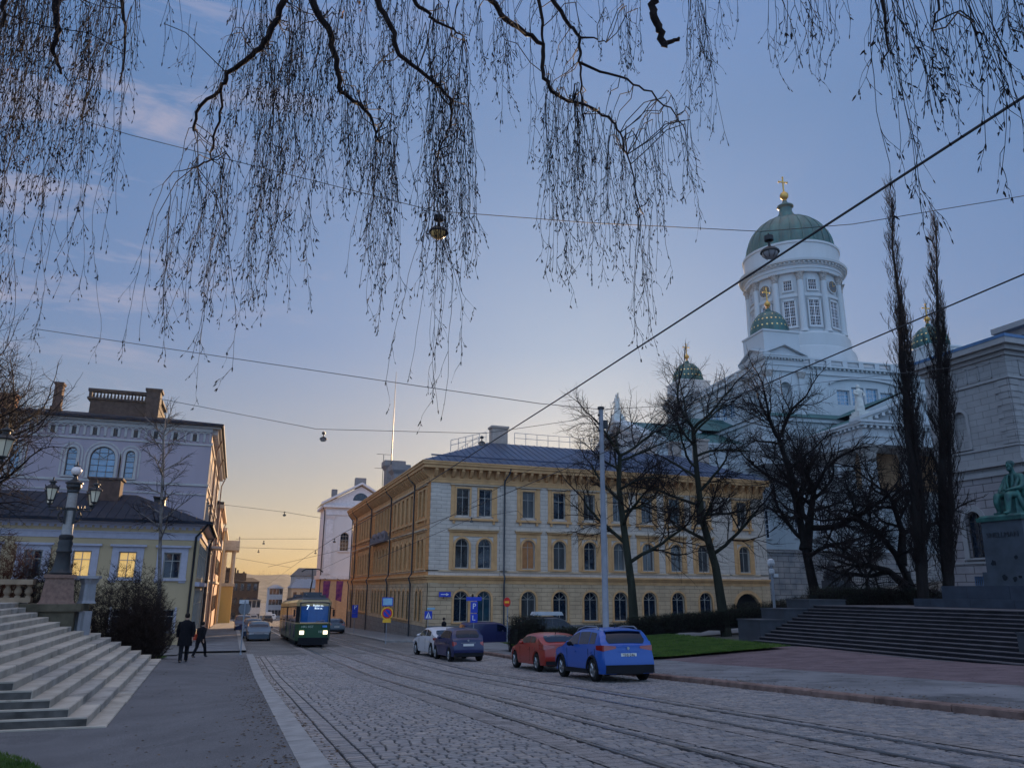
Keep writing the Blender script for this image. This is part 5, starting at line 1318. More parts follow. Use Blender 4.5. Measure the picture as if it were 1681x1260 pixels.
# ------------------------------------------------------------------ ornate lamp columns
M_MILK = mat('frosted_lantern_glass', (0.62, 0.56, 0.42), .35, var=.05)
M_LITG = mat('sunlit_lantern_glass', (0.75, 0.62, 0.36), .3, var=.1)
M_GLOBE = mat('opal_globe', (0.66, 0.58, 0.56), .25, var=.05)
M_COLW = mat('grey_granite_column', (0.27, 0.26, 0.255), .6, var=.15, scale=8)
def lantern(parent, x, y, z, s=1.0, hang=False):
    g = MB()
    for a in range(6):
        an = PI * a / 3 + PI / 6; c, sn = math.cos(an), math.sin(an)
        g.tube([(x + .13 * s * c, y + .13 * s * sn, z), (x + .245 * s * c, y + .245 * s * sn, z + .52 * s)], .014 * s, 4)
    g.lathe([(.02, -.16), (.06, -.1), (.05, -.03), (.15, 0), (.14, .03)], 0, 0, 6) if False else None
    M0 = Matrix.Translation((x, y, z)) @ Matrix.Scale(s, 4); g.M = M0
    g.lathe([(.015, -.2), (.06, -.12), (.04, -.05), (.15, 0), (.15, .03)], 0, 0, 6, a0=PI / 6, a1=PI / 6 + 2 * PI)
    g.lathe([(.27, .51), (.29, .54), (.27, .57), (.17, .66), (.10, .69), (.10, .76), (.17, .79), (.15, .84), (.05, .87), (.025, .93), (.035, .97), (.001, 1.05)], 0, 0, 12)
    for a in range(6):
        an = PI * a / 3 + PI / 6; g.tube([(.26 * math.cos(an), .26 * math.sin(an), .56), (.33 * math.cos(an), .33 * math.sin(an), .66)], .015, 4)
    g.M = None
    f = g.build('lantern', M_DARK, parent)
    g = MB(); g.M = M0; g.lathe([(.125, .03), (.235, .51)], 0, 0, 6, False, a0=PI / 6, a1=PI / 6 + 2 * PI); g.M = None
    g.build('lantern_glass', M_MILK, f); return f
def lamp_column(loc, label, rz):
    t = thing('street_lamp', label, 'street lamp', loc, rz, 'ornate lamp columns by the granite stairs')
    g = MB(); g.taper(0, 0, 0, .12, .62, .62, .60, .60); g.taper(0, 0, .12, .22, .56, .56, .53, .53); g.taper(0, 0, .22, 1.0, .52, .52, .45, .45); g.taper(0, 0, 1.0, 1.12, .52, .52, .52, .52)
    g.build('pedestal', M_PINK, t)
    g = MB(); g.lathe([(.48, 1.12), (.50, 1.2), (.40, 1.32), (.36, 1.6), (.30, 2.1), (.36, 2.2), (.34, 2.28), (.30, 2.35), (.33, 2.6), (.28, 2.75), (.31, 2.8), (.31, 2.95), (.25, 3.0)], 0, 0, 16)
    g.build('iron_base', M_DARK, t, smooth=40)
    g = MB(); g.lathe([(.245, 2.98), (.205, 5.45)], 0, 0, 20); g.build('shaft', M_COLW, t, smooth=60)
    g = MB(); g.lathe([(.22, 4.15), (.27, 4.18), (.27, 4.26), (.22, 4.3)], 0, 0, 14); g.build('collar', M_DARK, t); g = MB(); g.lathe([(.2, 5.0), (.28, 5.05), (.26, 5.15), (.34, 5.3), (.33, 5.42), (.4, 5.46), (.4, 5.52), (.26, 5.6), (.12, 5.7), (.07, 5.85), (.12, 5.88)], 0, 0, 12)
    g.build('capital', M_DARK, t)
    for k in range(4):
        g = MB(); a = PI / 2 * k + PI / 4; c, s = math.cos(a), math.sin(a)
        g.tube([(.2 * c, .2 * s, 4.2), (.62 * c, .62 * s, 4.24), (1.25 * c, 1.25 * s, 4.22), (1.3 * c, 1.3 * s, 4.35)], [.035, .03, .03, .025], 6)
        g.tube([(.24 * c, .24 * s, 3.75), (.42 * c, .42 * s, 3.6), (.62 * c, .62 * s, 3.72), (.72 * c, .72 * s, 3.95), (.6 * c, .6 * s, 4.12), (.5 * c, .5 * s, 4.0)], .028, 6)
        for q in (.4, .6, .8): g.tube([(q * c, q * s, 4.24), (q * c, q * s, 4.38)], [.03, .008], 5)
        g.box(.28 * c - .05, .28 * c + .05, .28 * s - .05, .28 * s + .05, 3.5, 4.2)
        g.build('lamp_arm', M_DARK, t)
    for k in range(4):
        a = PI / 2 * k + PI / 4; lantern(t, 1.3 * math.cos(a), 1.3 * math.sin(a), 4.52, 1.08)
    g = MB(); g.sphere((0, 0, 6.1), .235, 18, 12); g.build('globe', M_GLOBE, t, smooth=80)
    g = MB(); g.lathe([(.12, 6.3), (.17, 6.34), (.06, 6.4), (.02, 6.48), (.04, 6.5), (.001, 6.6)], 0, 0, 10); g.lathe([(.13, 5.86), (.15, 5.9), (.1, 5.93)], 0, 0, 10); g.build('finial', M_DARK, t)
    for ch in t.children:
        if not ch.name.startswith('pedestal'): ch.scale = (.77, .77, .77); ch.location = (0, 0, 1.12 * .23)
    return t
lp = lamp_column((-6.1, 33.0, ZT - .14), 'ornate lamp column with four lanterns and a globe on a red granite pedestal', R(12))
dup(lp, (-6.66, 21.6, ZT - .14), R(-45 + 5), 'second ornate lamp column whose black lantern hangs at the left edge of the photo', 'ornate lamp columns by the granite stairs')

# ------------------------------------------------------------------ right: dark granite steps, walls, statue
ANG = math.atan2(1.0, 14.9)
t = thing('dark_steps', 'broad dark granite steps climbing to the seated bronze statue', 'steps', (27.2, 21.7, -1.05), ANG)
g = MB(); tr = MB(); rng = random.Random(9)
n = 12; h = 1.95 / n; run = .40
for k in range(n + 1):
    z1 = h * k if k else .04; x0 = run * k
    ya = -14 if k < 4 else -14; yb = 15.0 + (.0 if k < 3 else .0)
    y = ya
    while y < yb - .01:
        b = min(y + rng.uniform(1.6, 2.4), yb)
        if yb - b < .7: b = yb
        j = rng.uniform(-.005, .005); w_ = run + .5 if k < n else 26
        g.add([(x0 + j, y + .004, z1 - h - .3), (x0 + j, b - .004, z1 - h - .3), (x0 + j, b - .004, z1 - .035), (x0 + j, y + .004, z1 - .035)], [(0, 3, 2, 1)])
        tr.add([(x0 + j - .025, y + .004, z1 - .035), (x0 + j - .025, b - .004, z1 - .035), (x0 + j - .025, b - .004, z1), (x0 + j - .025, y + .004, z1), (x0 + w_, y, z1), (x0 + w_, b, z1)],
               [(0, 3, 2, 1), (3, 4, 5, 2)])
        y = b
    g.add([(x0, yb, z1 - h - .3), (x0 + (run if k < n else 26), yb, z1 - h - .3), (x0 + (run if k < n else 26), yb, z1 - .01), (x0, yb, z1 - .01)], [(0, 1, 2, 3)])
    g.add([(x0, ya, z1 - h - .3), (x0 + (run if k < n else 26), ya, z1 - h - .3), (x0 + (run if k < n else 26), ya, z1 - .01), (x0, ya, z1 - .01)], [(0, 3, 2, 1)])
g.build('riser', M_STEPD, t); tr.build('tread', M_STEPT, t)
M_BLOCK = mat('black_granite_block', (0.028, 0.032, 0.042), .6, var=.25, scale=2)
def blockw(x0, x1, y0, y1, z0, z1, label):
    g = MB(); g.box(x0, x1, y0, y1, z0, z1); g.box(x0 - .04, x1 + .04, y0 - .04, y1 + .04, z1, z1 + .07)
    o = g.build('parapet_block', M_BLOCK); o.location = (26.2, 36.6, -1.05); o.rotation_euler = (0, 0, ANG)
    tag(o, label, 'parapet block', 'granite blocks beside the dark steps')
blockw(.9, 2.6, .06, 1.9, -.5, 1.12, 'lowest black granite block at the far foot of the dark steps')
blockw(2.62, 4.5, .06, 1.9, -.3, 1.7, 'middle black granite block stepping up beside the dark steps')
blockw(4.52, 7.2, .06, 1.9, -.3, 2.2, 'highest black granite block at the top far corner of the dark steps')
g = MB(); g.box(0, 2.2, -2.4, 0, 0, 1.4); g.box(-.04, 2.24, -2.44, .04, 1.4, 1.47)
o = g.build('parapet_block', M_BLOCK); o.location = (28.6, 22.9, -1.3); o.rotation_euler = (0, 0, ANG); tag(o, 'black granite block at the right edge in front of the dark steps', 'parapet block', 'granite blocks beside the dark steps')
ZL = -1.05 + 1.95
M_PED = mat('blue_grey_granite', (0.024, 0.036, 0.054), .6, var=.3, scale=1.6, bump=.003, bscale=50, col2=(0.038, 0.052, 0.072))
M_BRZ = mat('green_bronze', (0.012, 0.065, 0.075), .6, metal=.25, var=.4, scale=2.2, col2=(0.03, 0.13, 0.11), bump=.01, bscale=12)
ST = thing('statue', 'seated green bronze statue of a man on a tall grey granite pedestal', 'statue', (37.1, 28.8, ZL), R(-90))
# local: x' = forward is -Y(local) -> faces the street (-X world)
g = MB(); g.box(-4.9, 4.9, -2.2, 4.5, 0, .42); g.box(-3.7, 3.7, -1.45, 3.6, .42, 1.08); g.build('base_tier', mat('grey_granite_tier', (.035, .044, .062), .7, var=.2, scale=1.6, brick=(2.4, 3, .012, .5)), ST)
g = MB(); g.taper(0, .1, 1.08, 1.75, 1.32, 1.32, 1.30, 1.30); g.taper(0, .1, 1.75, 4.25, 1.16, 1.16, 1.12, 1.12); g.build('pedestal', M_PED, ST)
g = MB(); g.taper(0, .1, 4.25, 4.45, 1.25, 1.25, 1.28, 1.28); g.taper(0, .1, 4.45, 4.56, 1.2, 1.2, 1.1, 1.1); g.build('plinth', M_BRZ, ST)
text_mesh('inscription', 'SNELLMAN', .36, mat('dark_lettering', (0.010, 0.015, 0.024), .6), ST, Matrix.Translation((0, -1.06, 3.55)) @ Matrix.Rotation(R(90), 4, 'X'), extrude=.012)
g = MB()
rg = random.Random(3)
for (x, z, s) in ((-.7, 2.2, .16), (.55, 2.45, .1), (-.1, 1.5, .14), (.45, 1.4, .12), (.75, 1.5, .1)):
    g.prism([(x + s * rg.uniform(.6, 1.2) * math.cos(2 * PI * k / 9), z + s * rg.uniform(.6, 1.3) * math.sin(2 * PI * k / 9)) for k in range(9)], 'y', -1.062 if z > 1.75 else -1.225, -1.03 if z > 1.75 else -1.2)
g.build('chipped_mark', mat('splinter_mark', (.012, .016, .022), .9), ST)
def skin_body(name, material, parent, verts, edges, rad, loc=(0, 0, 0), sub=2, scale=1.0, root=0, rough=None):
    me = bpy.data.meshes.new(name); me.from_pydata([tuple(Vector(v) * scale) for v in verts], edges, []); me.materials.append(material)
    o = bpy.data.objects.new(name, me); COL.objects.link(o)
    me_skin = o.modifiers.new('skin', 'SKIN'); me_skin.use_smooth_shade = True
    if not me.skin_vertices: 
        bm = bmesh.new(); bm.from_mesh(me); bm.verts.layers.skin.verify(); bm.to_mesh(me); bm.free()
    for i, r_ in enumerate(rad):
        r_ = r_ if hasattr(r_, '__len__') else (r_, r_)
        me.skin_vertices[0].data[i].radius = (r_[0] * scale, r_[1] * scale)
        me.skin_vertices[0].data[i].use_root = (i == root)
    s = o.modifiers.new('sub', 'SUBSURF'); s.levels = sub; s.render_levels = sub
    dg = bpy.context.evaluated_depsgraph_get(); me2 = bpy.data.meshes.new_from_object(o.evaluated_get(dg))
    bpy.data.objects.remove(o); me2.name = name
    for p in me2.polygons: p.use_smooth = True
    o = bpy.data.objects.new(name, me2); COL.objects.link(o); o.location = loc
    if parent is not None: o.parent = parent
    return o
class Skel:
    def __init__(s): s.v = []; s.e = []; s.r = []
    def pt(s, p, r, par=None):
        s.v.append(p); s.r.append(r); i = len(s.v) - 1
        if par is not None: s.e.append((par, i))
        return i
    def chain(s, par, pts):
        for p, r in pts: par = s.pt(p, r, par)
        return par
    def hand(s, par, wrist, d, side, curl=.5, k=1.0):
        """palm and five separate fingers beyond the wrist, d = direction of the fingers"""
        w = Vector(wrist); d = Vector(d).normalized(); sd = Vector(side).normalized(); nn = d.cross(sd).normalized()
        palm = s.pt(tuple(w + d * .05 * k), (.022 * k, .036 * k), par)
        for i, (off_, ln) in enumerate(((-.030, .070), (-.010, .080), (.011, .075), (.031, .058))):
            a = w + d * .09 * k + sd * off_ * k; b = a + (d + nn * curl * .5).normalized() * ln * .5 * k; c = b + (d * .6 + nn * curl).normalized() * ln * .5 * k
            s.chain(palm, [(tuple(a), .0095 * k), (tuple(b), .0085 * k), (tuple(c), .007 * k)])
        a = w + d * .03 * k - sd * .038 * k; b = a + (d * .7 - sd * .7).normalized() * .035 * k + nn * .01 * k; c = b + (d - sd * .2 + nn * .3).normalized() * .03 * k
        s.chain(palm, [(tuple(a), .011 * k), (tuple(b), .0095 * k), (tuple(c), .008 * k)])
# the bronze figure (real size units then scaled 1.95), faces -Y locally, seat at 0.5
K = Skel(); 
pel = K.pt((0, .28, .52), (.19, .15)); sp1 = K.pt((0, .26, .70), (.18, .14), pel); sp2 = K.pt((0, .22, .92), (.20, .14), sp1); nk = K.pt((0, .20, 1.10), (.09, .08), sp2)
hd = K.chain(nk, [((0, .17, 1.18), (.065, .065)), ((0, .13, 1.27), (.082, .10)), ((0, .13, 1.37), (.078, .095)), ((0, .15, 1.43), (.045, .06))])
for s in (-1, 1):
    hip = K.pt((s * .12, .2, .50), (.13, .12), pel); kn = K.chain(hip, [((s * .15, -.05, .53), (.12, .11)), ((s * .16, -.30, .52), (.095, .09))])
    K.chain(kn, [((s * .16, -.34, .30), (.08, .085)), ((s * .17, -.32 - .06 * s, .10), (.055, .06)), ((s * .18, -.36 - .06 * s, .045), (.05, .045)), ((s * .19, -.52 - .06 * s, .035), (.045, .03))])
    sh = K.pt((s * .21, .22, 1.02), (.085, .08), sp2); el = K.chain(sh, [((s * .27, .16, .86), (.07, .07)), ((s * .29, .06, .72), (.06, .06))])
    wr = K.chain(el, [((s * .20, -.10, .68), (.045, .045)), ((s * .13, -.18, .66), (.032, .032))]); K.hand(wr, (s * .13, -.18, .66), (-s * .5, -1, -.3), (s * .9, -.4, 0) if s > 0 else (-.9, -.4, 0), .8)
skin_body('body', M_BRZ, ST, K.v, K.e, K.r, (0, -.05, 4.54), 2, 1.95)
g = MB(); g.M = Matrix.Translation((0, -.05, 4.54)) @ Matrix.Scale(1.95, 4)
g.box(-.3, .3, .1, .56, 0, .44); g.box(-.33, .33, .42, .6, 0, .95); g.box(-.33, -.25, .1, .5, .44, .68); g.box(.25, .33, .1, .5, .44, .68)
g.add([(-.3, .06, 0), (.3, .06, 0), (.24, -.18, .02), (-.24, -.18, .02), (-.28, .1, .45), (.28, .1, .45), (.2, -.1, .46), (-.2, -.1, .46)], [(0, 3, 2, 1), (4, 5, 6, 7), (0, 1, 5, 4), (1, 2, 6, 5), (2, 3, 7, 6), (3, 0, 4, 7)])
g.build('chair', M_BRZ, ST)
g = MB(); g.M = Matrix.Translation((0, -.05, 4.54)) @ Matrix.Scale(1.95, 4)   # long coat skirts, lapels, face, hair
for s in (-1, 1):
    g.tube([(s * .17, .18, .98), (s * .14, .04, .74), (s * .2, -.02, .55), (s * .27, .0, .3), (s * .30, .06, .12)], [.05, .06, .07, .06, .05], 7)
    g.tube([(s * .06, .1, 1.08), (s * .08, .05, .9), (s * .05, .03, .72)], [.03, .035, .03], 6)
g.sphere((0, .16, 1.375), .10, 10, 7, .95, 1.1, .9); g.sphere((0, .07, 1.225), .06, 8, 6, .9, .7, 1.1)
g.tube([(0, .035, 1.34), (0, .015, 1.295), (0, .04, 1.285)], [.012, .02, .014], 6)
for s in (-1, 1): g.sphere((s * .085, .14, 1.31), .022, 6, 5, .6, 1, 1.4); g.sphere((s * .035, .05, 1.325), .013, 6, 5)
g.build('coat', M_BRZ, ST, smooth=60)

# ------------------------------------------------------------------ fence and stone post on the right, camera post, pole
g = MB()
t = thing('iron_fence', 'black iron railing between the dark tree trunks on the right', 'fence', (47, 52, 1.0))
for z in (.3, 1.9): g.tube([(0, 0, z), (6.5, 0, z)], .03, 4)
for k in range(33): g.tube([(k * .2, 0, .1), (k * .2, 0, 2.2)], [.018, .018], 4)
g.build('railing', M_DARK, t)
for x in (0, 6.5): g = MB(); g.box(x - .2, x + .2, -.2, .2, -1, 2.4); g.build('post', M_DARK, t)
t = thing('stone_post', 'dark rounded stone post in front of the big block wall', 'stone post', (43.9, 50, .6))
g = MB(); g.box(-.65, .65, -.5, .5, -.5, 1.9); g.lathe([(.62, 1.9), (.7, 2.1), (.55, 2.6), (.35, 2.9), (.2, 3.3), (.05, 3.5)], 0, 0, 14); g.build('shaft', M_BLOCK, t, smooth=40)
t = thing('camera_post', 'slim blue grey post with white surveillance heads behind the hedge', 'post', (38.3, 50, 0))
g = MB(); g.cyl((0, 0, -.2), (0, 0, 3.6), .11, .09, 10); g.build('pole', M_GALV, t)
g = MB(); g.lathe([(.2, 3.55), (.28, 3.7), (.24, 3.95), (.1, 4.05)], 0, 0, 12); g.lathe([(.12, 2.9), (.2, 3.0), (.2, 3.25), (.1, 3.3)], .0, 0, 10); g.box(.1, .5, -.1, .1, 2.7, 2.95); g.build('camera_head', mat('white_plastic', (.6, .62, .66), .5), t)
PX, PY = 13.62, 28.0
pz = HR(PX, PY)
t = thing('catenary_pole', 'tall pale grey steel pole behind the blue crossover', 'pole', (PX, PY, pz))
ptop = atY(988, 668, PY).z - pz
g = MB(); g.lathe([(.18, 0), (.18, .4), (.125, .45), (.12, ptop * .55), (.10, ptop * .56), (.09, ptop)], 0, 0, 16); g.build('shaft', mat('pole_steel', (.17, .185, .22), .6, var=.15), t, smooth=50)
for z in (.35, .7, 1.0): g = MB(); g.sphere((-.1, 0, ptop - z), .06, 6, 5); g.build('insulator', M_DARK, t)
g = MB(); g.box(.1, .28, -.06, .06, ptop - .9, ptop - .55); g.build('junction_box', M_DARK, t); g = MB(); g.lathe([(.14, ptop - .1), (.14, ptop)], 0, 0, 10); g.build('clamp', M_DARK, t)

# ------------------------------------------------------------------ traffic signs
M_SBL = MATS['sign_blue']; M_SWH = MATS['sign_white']; M_SRED = mat('sign_red', (.55, .02, .015), .45); M_SYE = mat('sign_yellow', (.8, .42, .02), .45)
M_BACK = mat('sign_back', (.16, .17, .19), .5, metal=.4)
def sign(name, label, x, y, zb, h, faces, rz=0, pr=.03):
    t = thing(name, label, 'road sign', (x, y, zb), rz)
    g = MB(); g.cyl((0, 0, 0), (0, 0, h), pr, pr, 8); g.cyl((0, 0, 0), (0, 0, .12), pr * 2, pr * 1.3, 8); g.build('pole', M_GALV if pr > .025 else M_DARK, t)
    faces(t); return t
def plate(t, nm, x0, x1, z0, z1, m, y=-.04, th=.02):
    g = MB(); g.box(x0, x1, y - th, y, z0, z1); return g.build(nm, m, t)
def disc(t, nm, z, r, m, y=-.04, th=.02, n=28):
    g = MB(); g.tube([(0, y - th, z), (0, y, z)], [r, r], n); return g.build(nm, m, t)
def f(t):
    disc(t, 'sign_face', 2.35, .31, M_BACK, .06, .02); plate(t, 'plate', -.3, .18, 2.62, 2.82, mat('pale_plate', (.5, .5, .52)), .03, .02)
    text_mesh('lettering', '- - -', .12, M_DARK, t, Matrix.Translation((-.06, -.0, 2.7)) @ Matrix.Rotation(R(90), 4, 'X'))
sgx = 0.62
sign('road_sign', 'back of a round road sign with a small plate at the pavement edge', sgx, 45.6, HP(.62, 45.6) + .0, 2.8, f, R(-4), .035)
def f(t):
    plate(t, 'sign_face', -.3, .3, 1.95, 2.75, M_SBL); text_mesh('lettering', 'P', .55, M_SWH, t, Matrix.Translation((0.02, -.068, 2.5)) @ Matrix.Rotation(R(90), 4, 'X')); plate(t, 'plate', -.3, .3, 1.5, 1.93, M_SBL)
sign('road_sign', 'blue parking sign on the pavement beyond the tram', 11.9, 83, zg(83) + .1, 2.75, f)
def f(t):
    plate(t, 'plate', -.4, .4, 2.6, 3.2, M_SBL); plate(t, 'stop_panel', -.34, .34, 2.66, 3.14, mat('sign_pale_blue', (.25, .45, .6), .4), -.062, .006)
    disc(t, 'sign_back_plate', 2.1, .44, M_SYE, -.03, .015); disc(t, 'red_ring', 2.1, .36, M_SRED, -.05, .012); disc(t, 'sign_face', 2.1, .26, M_SBL, -.066, .01)
    g = MB(); g.M = Matrix.Translation((0, -.078, 2.1)) @ Matrix.Rotation(R(45), 4, 'Y'); g.box(-.27, .27, -.004, .004, -.035, .035); g.build('slash', M_SRED, t)
    plate(t, 'lower_plate', -.3, .3, 1.45, 1.68, M_SYE)
sign('road_sign', 'tram stop board above a round no parking sign on the corner', 10.55, 57.5, zg(57) + .02, 3.25, f)
def f(t):
    plate(t, 'sign_face', -.3, .3, 1.55, 2.15, M_SBL)
    g = MB(); g.prism([(-.22, 1.62), (.22, 1.62), (0, 2.08)], 'y', -.068, -.06); g.build('triangle', M_SWH, t)
    g = MB(); g.tube([(0, -.072, 1.88), (0, -.072, 1.76)], .03, 5); g.tube([(0, -.072, 1.77), (-.06, -.072, 1.65)], .02, 4); g.tube([(0, -.072, 1.77), (.07, -.072, 1.66)], .02, 4); g.sphere((0, -.072, 1.94), .035, 6, 5); g.build('walker_symbol', M_SBL, t)
    plate(t, 'street_plate', -.1, .5, 2.25, 2.4, mat('sign_pale_blue', (.25, .45, .6)))
sign('road_sign', 'blue pedestrian crossing sign by the corner of the ochre block', 14.3, 60.5, zg(60.5) + .12, 2.3, f)
def f(t):
    plate(t, 'street_plate', -.55, .5, 2.9, 3.15, M_SBL); plate(t, 'sign_face', -.24, .24, 2.15, 2.85, M_SBL); text_mesh('lettering', 'P', .5, M_SWH, t, Matrix.Translation((0.0, -.068, 2.55)) @ Matrix.Rotation(R(90), 4, 'X'))
    plate(t, 'lower_plate', -.24, .24, 1.55, 2.1, M_SBL); g = MB(); g.tube([(-.08, -.068, 2.0), (-.08, -.068, 1.7), (.08, -.068, 1.7)], .03, 4); g.build('arrow', M_SWH, t)
sign('road_sign', 'blue parking sign with a lower plate in front of the dark blue van', 14.85, 50, HR(14.85, 50) - .1, 3.2, f, 0, .03)
def f(t):
    disc(t, 'sign_face', 2.75, .32, M_SRED, -.04); plate(t, 'white_bar', -.2, .2, 2.68, 2.82, M_SYE, -.062, .006)
sign('road_sign', 'round red no entry sign seen at an angle beside the downpipe', 17.85, 52, HR(17.85, 52), 3.1, f, R(-62), .04)
# ------------------------------------------------------------------ cars
M_RUB = mat('tyre_rubber', (0.012, 0.012, 0.013), .85, var=.2)
M_RIM = mat('alloy_rim', (0.30, 0.31, 0.33), .35, metal=.9)
M_UND = mat('dark_plastic', (0.009, 0.01, 0.014), .7)
M_CGL = mat('car_glass', (0.003, 0.007, 0.02), .08, spec=.35)
M_TAIL = mat('tail_lamp', (0.22, 0.006, 0.006), .2, coat=1.0)
M_HEAD = mat('head_lamp', (0.45, 0.48, 0.52), .15, coat=1.0)
M_PLATE = mat('number_plate', (.55, .55, .53), .5)
M_BLK = mat('gloss_black', (.01, .01, .012), .2, coat=.8)
M_CGS = mat('car_side_glass', (0.01, 0.014, 0.02), .05, spec=1.0, coat=1.0)
def paint(name, col): return mat(name, col, .38, var=.03, scale=1, spec=.4, coat=.45)
_WH = {}
def wheel(parent, x, y, r, wd, side):
    k = (r, wd)
    if k not in _WH:
        t = MB(); ri = MB()
        prof = [(r * .62, -wd / 2 + .01), (r * .9, -wd / 2), (r * .985, -wd / 2 + .025), (r, 0), (r * .985, wd / 2 - .025), (r * .9, wd / 2), (r * .62, wd / 2 - .01)]
        t.M = Matrix.Rotation(R(90), 4, 'Y'); t.lathe(prof, 0, 0, 28, False); tm = t.mesh('tyre', M_RUB, 50)
        ri.M = Matrix.Rotation(R(90), 4, 'Y')
        ri.lathe([(r * .64, wd / 2 - .012), (r * .60, wd / 2 - .03), (r * .56, wd / 2 - .075), (r * .14, wd / 2 - .08), (r * .12, wd / 2 - .03), (.001, wd / 2 - .025)], 0, 0, 28, False)
        for a in range(5):
            for da in (-.13, .13):
                an = 2 * PI * a / 5
                ri.tube([(r * .1 * math.cos(an), r * .1 * math.sin(an), wd / 2 - .035), (r * .61 * math.cos(an + da), r * .61 * math.sin(an + da), wd / 2 - .02)], [.022, .018], 5)
        rm = ri.mesh('rim', [M_RIM], 40)
        bk = MB(); bk.M = Matrix.Rotation(R(90), 4, 'Y'); bk.lathe([(r * .56, wd / 2 - .085), (.001, wd / 2 - .085)], 0, 0, 20, False); bm_ = bk.mesh('brake_disc', M_UND)
        _WH[k] = (tm, rm, bm_)
    tm, rm, bm_ = _WH[k]
    w_ = bpy.data.objects.new('wheel', tm); COL.objects.link(w_); w_.parent = parent; w_.location = (x, y, r)
    if side < 0: w_.rotation_euler = (0, 0, PI)
    for nm, me in (('rim', rm), ('brake_disc', bm_)):
        q = bpy.data.objects.new(nm, me); COL.objects.link(q); q.parent = w_
    return w_
def car(name, label, cat, loc, rz, pm, L=4.38, W=1.81, line=None, belt=.95, wr=.34, wy=(.85, 3.5), tumble=.30, clad=None, win=None, rear=None, front=None,
        gy=None, plate='', low=False, rails=False, taillight=None, group=None, roofbox=False, sill=.24, beltrise=.1, van=False, cap=None, badge=True, sg=None):
    t = thing(name, label, cat, loc, rz, group)
    hw = W / 2
    ly = [a for a, b in line]; lz = [b for a, b in line]
    def zr(y): return float(np.interp(y, ly, lz))
    def wp(y):  # plan taper
        a = 1 - .10 * max(0, 1 - y / .45) ** 2 - .16 * max(0, 1 - (L - y) / .75) ** 2
        return hw * a
    def zsh(y): return min(belt + beltrise * max(0, 1 - y / L), zr(y) - .04)
    def zbot(y, s=.0):
        z = sill
        for c in wy:
            d = abs(y - c); ra = wr + .07
            if d < ra: z = max(z, wr + math.sqrt(ra * ra - d * d) - .02)
        return z
    def sec(y):
        w_ = wp(y); zt = zr(y); zs = zsh(y); zb = zbot(y)
        wroof = max(.35 * hw, w_ * .97 - tumble * (zt - zs) * (1.0 if zt - zs > .2 else .6) - .02)
        z1 = max(zb + .05, .42); z2 = max(z1 + .03, min(.72, zs - .05))
        lean = max(0, 1 - y / .7)
        def off(z): return lean * (.10 * sstep(.5, 1.0, z) + (.05 * sstep(.45, .2, z) if z < .45 else 0))
        pts = [(w_ * .955, zb), (w_ * .995, z1), (w_, (z1 + z2) / 2), (w_ * .995, z2), (w_ * .965, zs), (wroof + .035, zt - .085 if zt - zs > .2 else zt - .02), (wroof - .05, zt - .02 if zt - zs > .2 else zt - .005), (wroof * .55, zt + .012), (0, zt + .02)]
        return [(x, y + off(z), z) for x, z in pts]
    ys = sorted(set([0, .03] + [L * k / 90 for k in range(1, 90)] + [L] + [c + s * (wr + .07) for c in wy for s in (-1, -.97, -.9, .9, .97, 1)] + ly))
    secs = [sec(y) for y in ys]
    g = MB(); m = 9
    vs = []
    for s_ in secs: vs += [(-x, y, z) for x, y, z in s_] + [(x, y, z) for x, y, z in reversed(s_[:-1])]
    n = 2 * m - 1
    g.add(vs, [(i * n + k, i * n + k + 1, (i + 1) * n + k + 1, (i + 1) * n + k) for i in range(len(ys) - 1) for k in range(n - 1)])
    for i, fl in ((0, 1), (len(ys) - 1, 0)):
        for k in range(m - 1):
            a, b, c, d = i * n + k, i * n + k + 1, i * n + n - 2 - k, i * n + n - 1 - k
            g.f.append((a, b, c, d) if fl else (d, c, b, a)); g.m.append(0)
    body = g.build('body', pm, t, smooth=38)
    # dark core: wheel wells and floor
    g = MB(); g.box(-hw * .72, hw * .72, .12, L - .15, sill - .03, .6); 
    for c in wy:
        for s in (-1, 1): g.box(s * hw * .3, s * hw * .90, c - wr - .06, c + wr + .06, sill, wr + wr * .95)
    g.build('underbody', M_UND, t)
    def surf(y, u, side, push=.006):
        """u: 0 belt .. 1 roof edge on the side glass"""
        s_ = sec(y); a, b = Vector(s_[4]), Vector(s_[5])
        p = a.lerp(b, u); nrm = Vector((b.z - a.z, 0, a.x - b.x)).normalized(); p = p + nrm * push
        return (p.x * side, p.y, p.z)
    for (y0, y1) in win:
        for sd_ in (-1, 1):
            g = MB(); N_ = 10; vs = []
            for k in range(N_ + 1):
                y = y0 + (y1 - y0) * k / N_
                for u in (.10, .5, .93): vs.append(surf(y, u, sd_))
            g.add(vs, [(k * 3 + j, k * 3 + j + 1, k * 3 + j + 4, k * 3 + j + 3) for k in range(N_) for j in range(2)]); g.build('side_window', sg or M_CGS, t, smooth=60)
    def topsurf(y, v, push=.008):
        s_ = sec(y); xr = s_[6][0]; p = Vector((xr * v, s_[6][1], s_[6][2] + .03 * (1 - v * v)))
        dz = (zr(y + .03) - zr(y - .03)) / .06; nn = Vector((0, -dz, 1)).normalized()
        p = p + nn * push; return tuple(p)
    if clad:
        g = MB(); ysp = rear[1] + .02; vs = []
        for j in range(9):
            v = (-1 + 2 * j / 8) * .9; a = Vector(topsurf(ysp + .12, v, .0)); b = Vector(topsurf(ysp - .02, v, .03)); vs += [tuple(a), (b.x, b.y - .09, b.z + .005), (b.x, b.y - .09, b.z - .03), (b.x, b.y + .01, b.z - .05)]
        g.add(vs, [(j * 4 + q, j * 4 + q + 1, j * 4 + q + 5, j * 4 + q + 4) for j in range(8) for q in range(3)]); g.build('spoiler', pm, t, smooth=50)
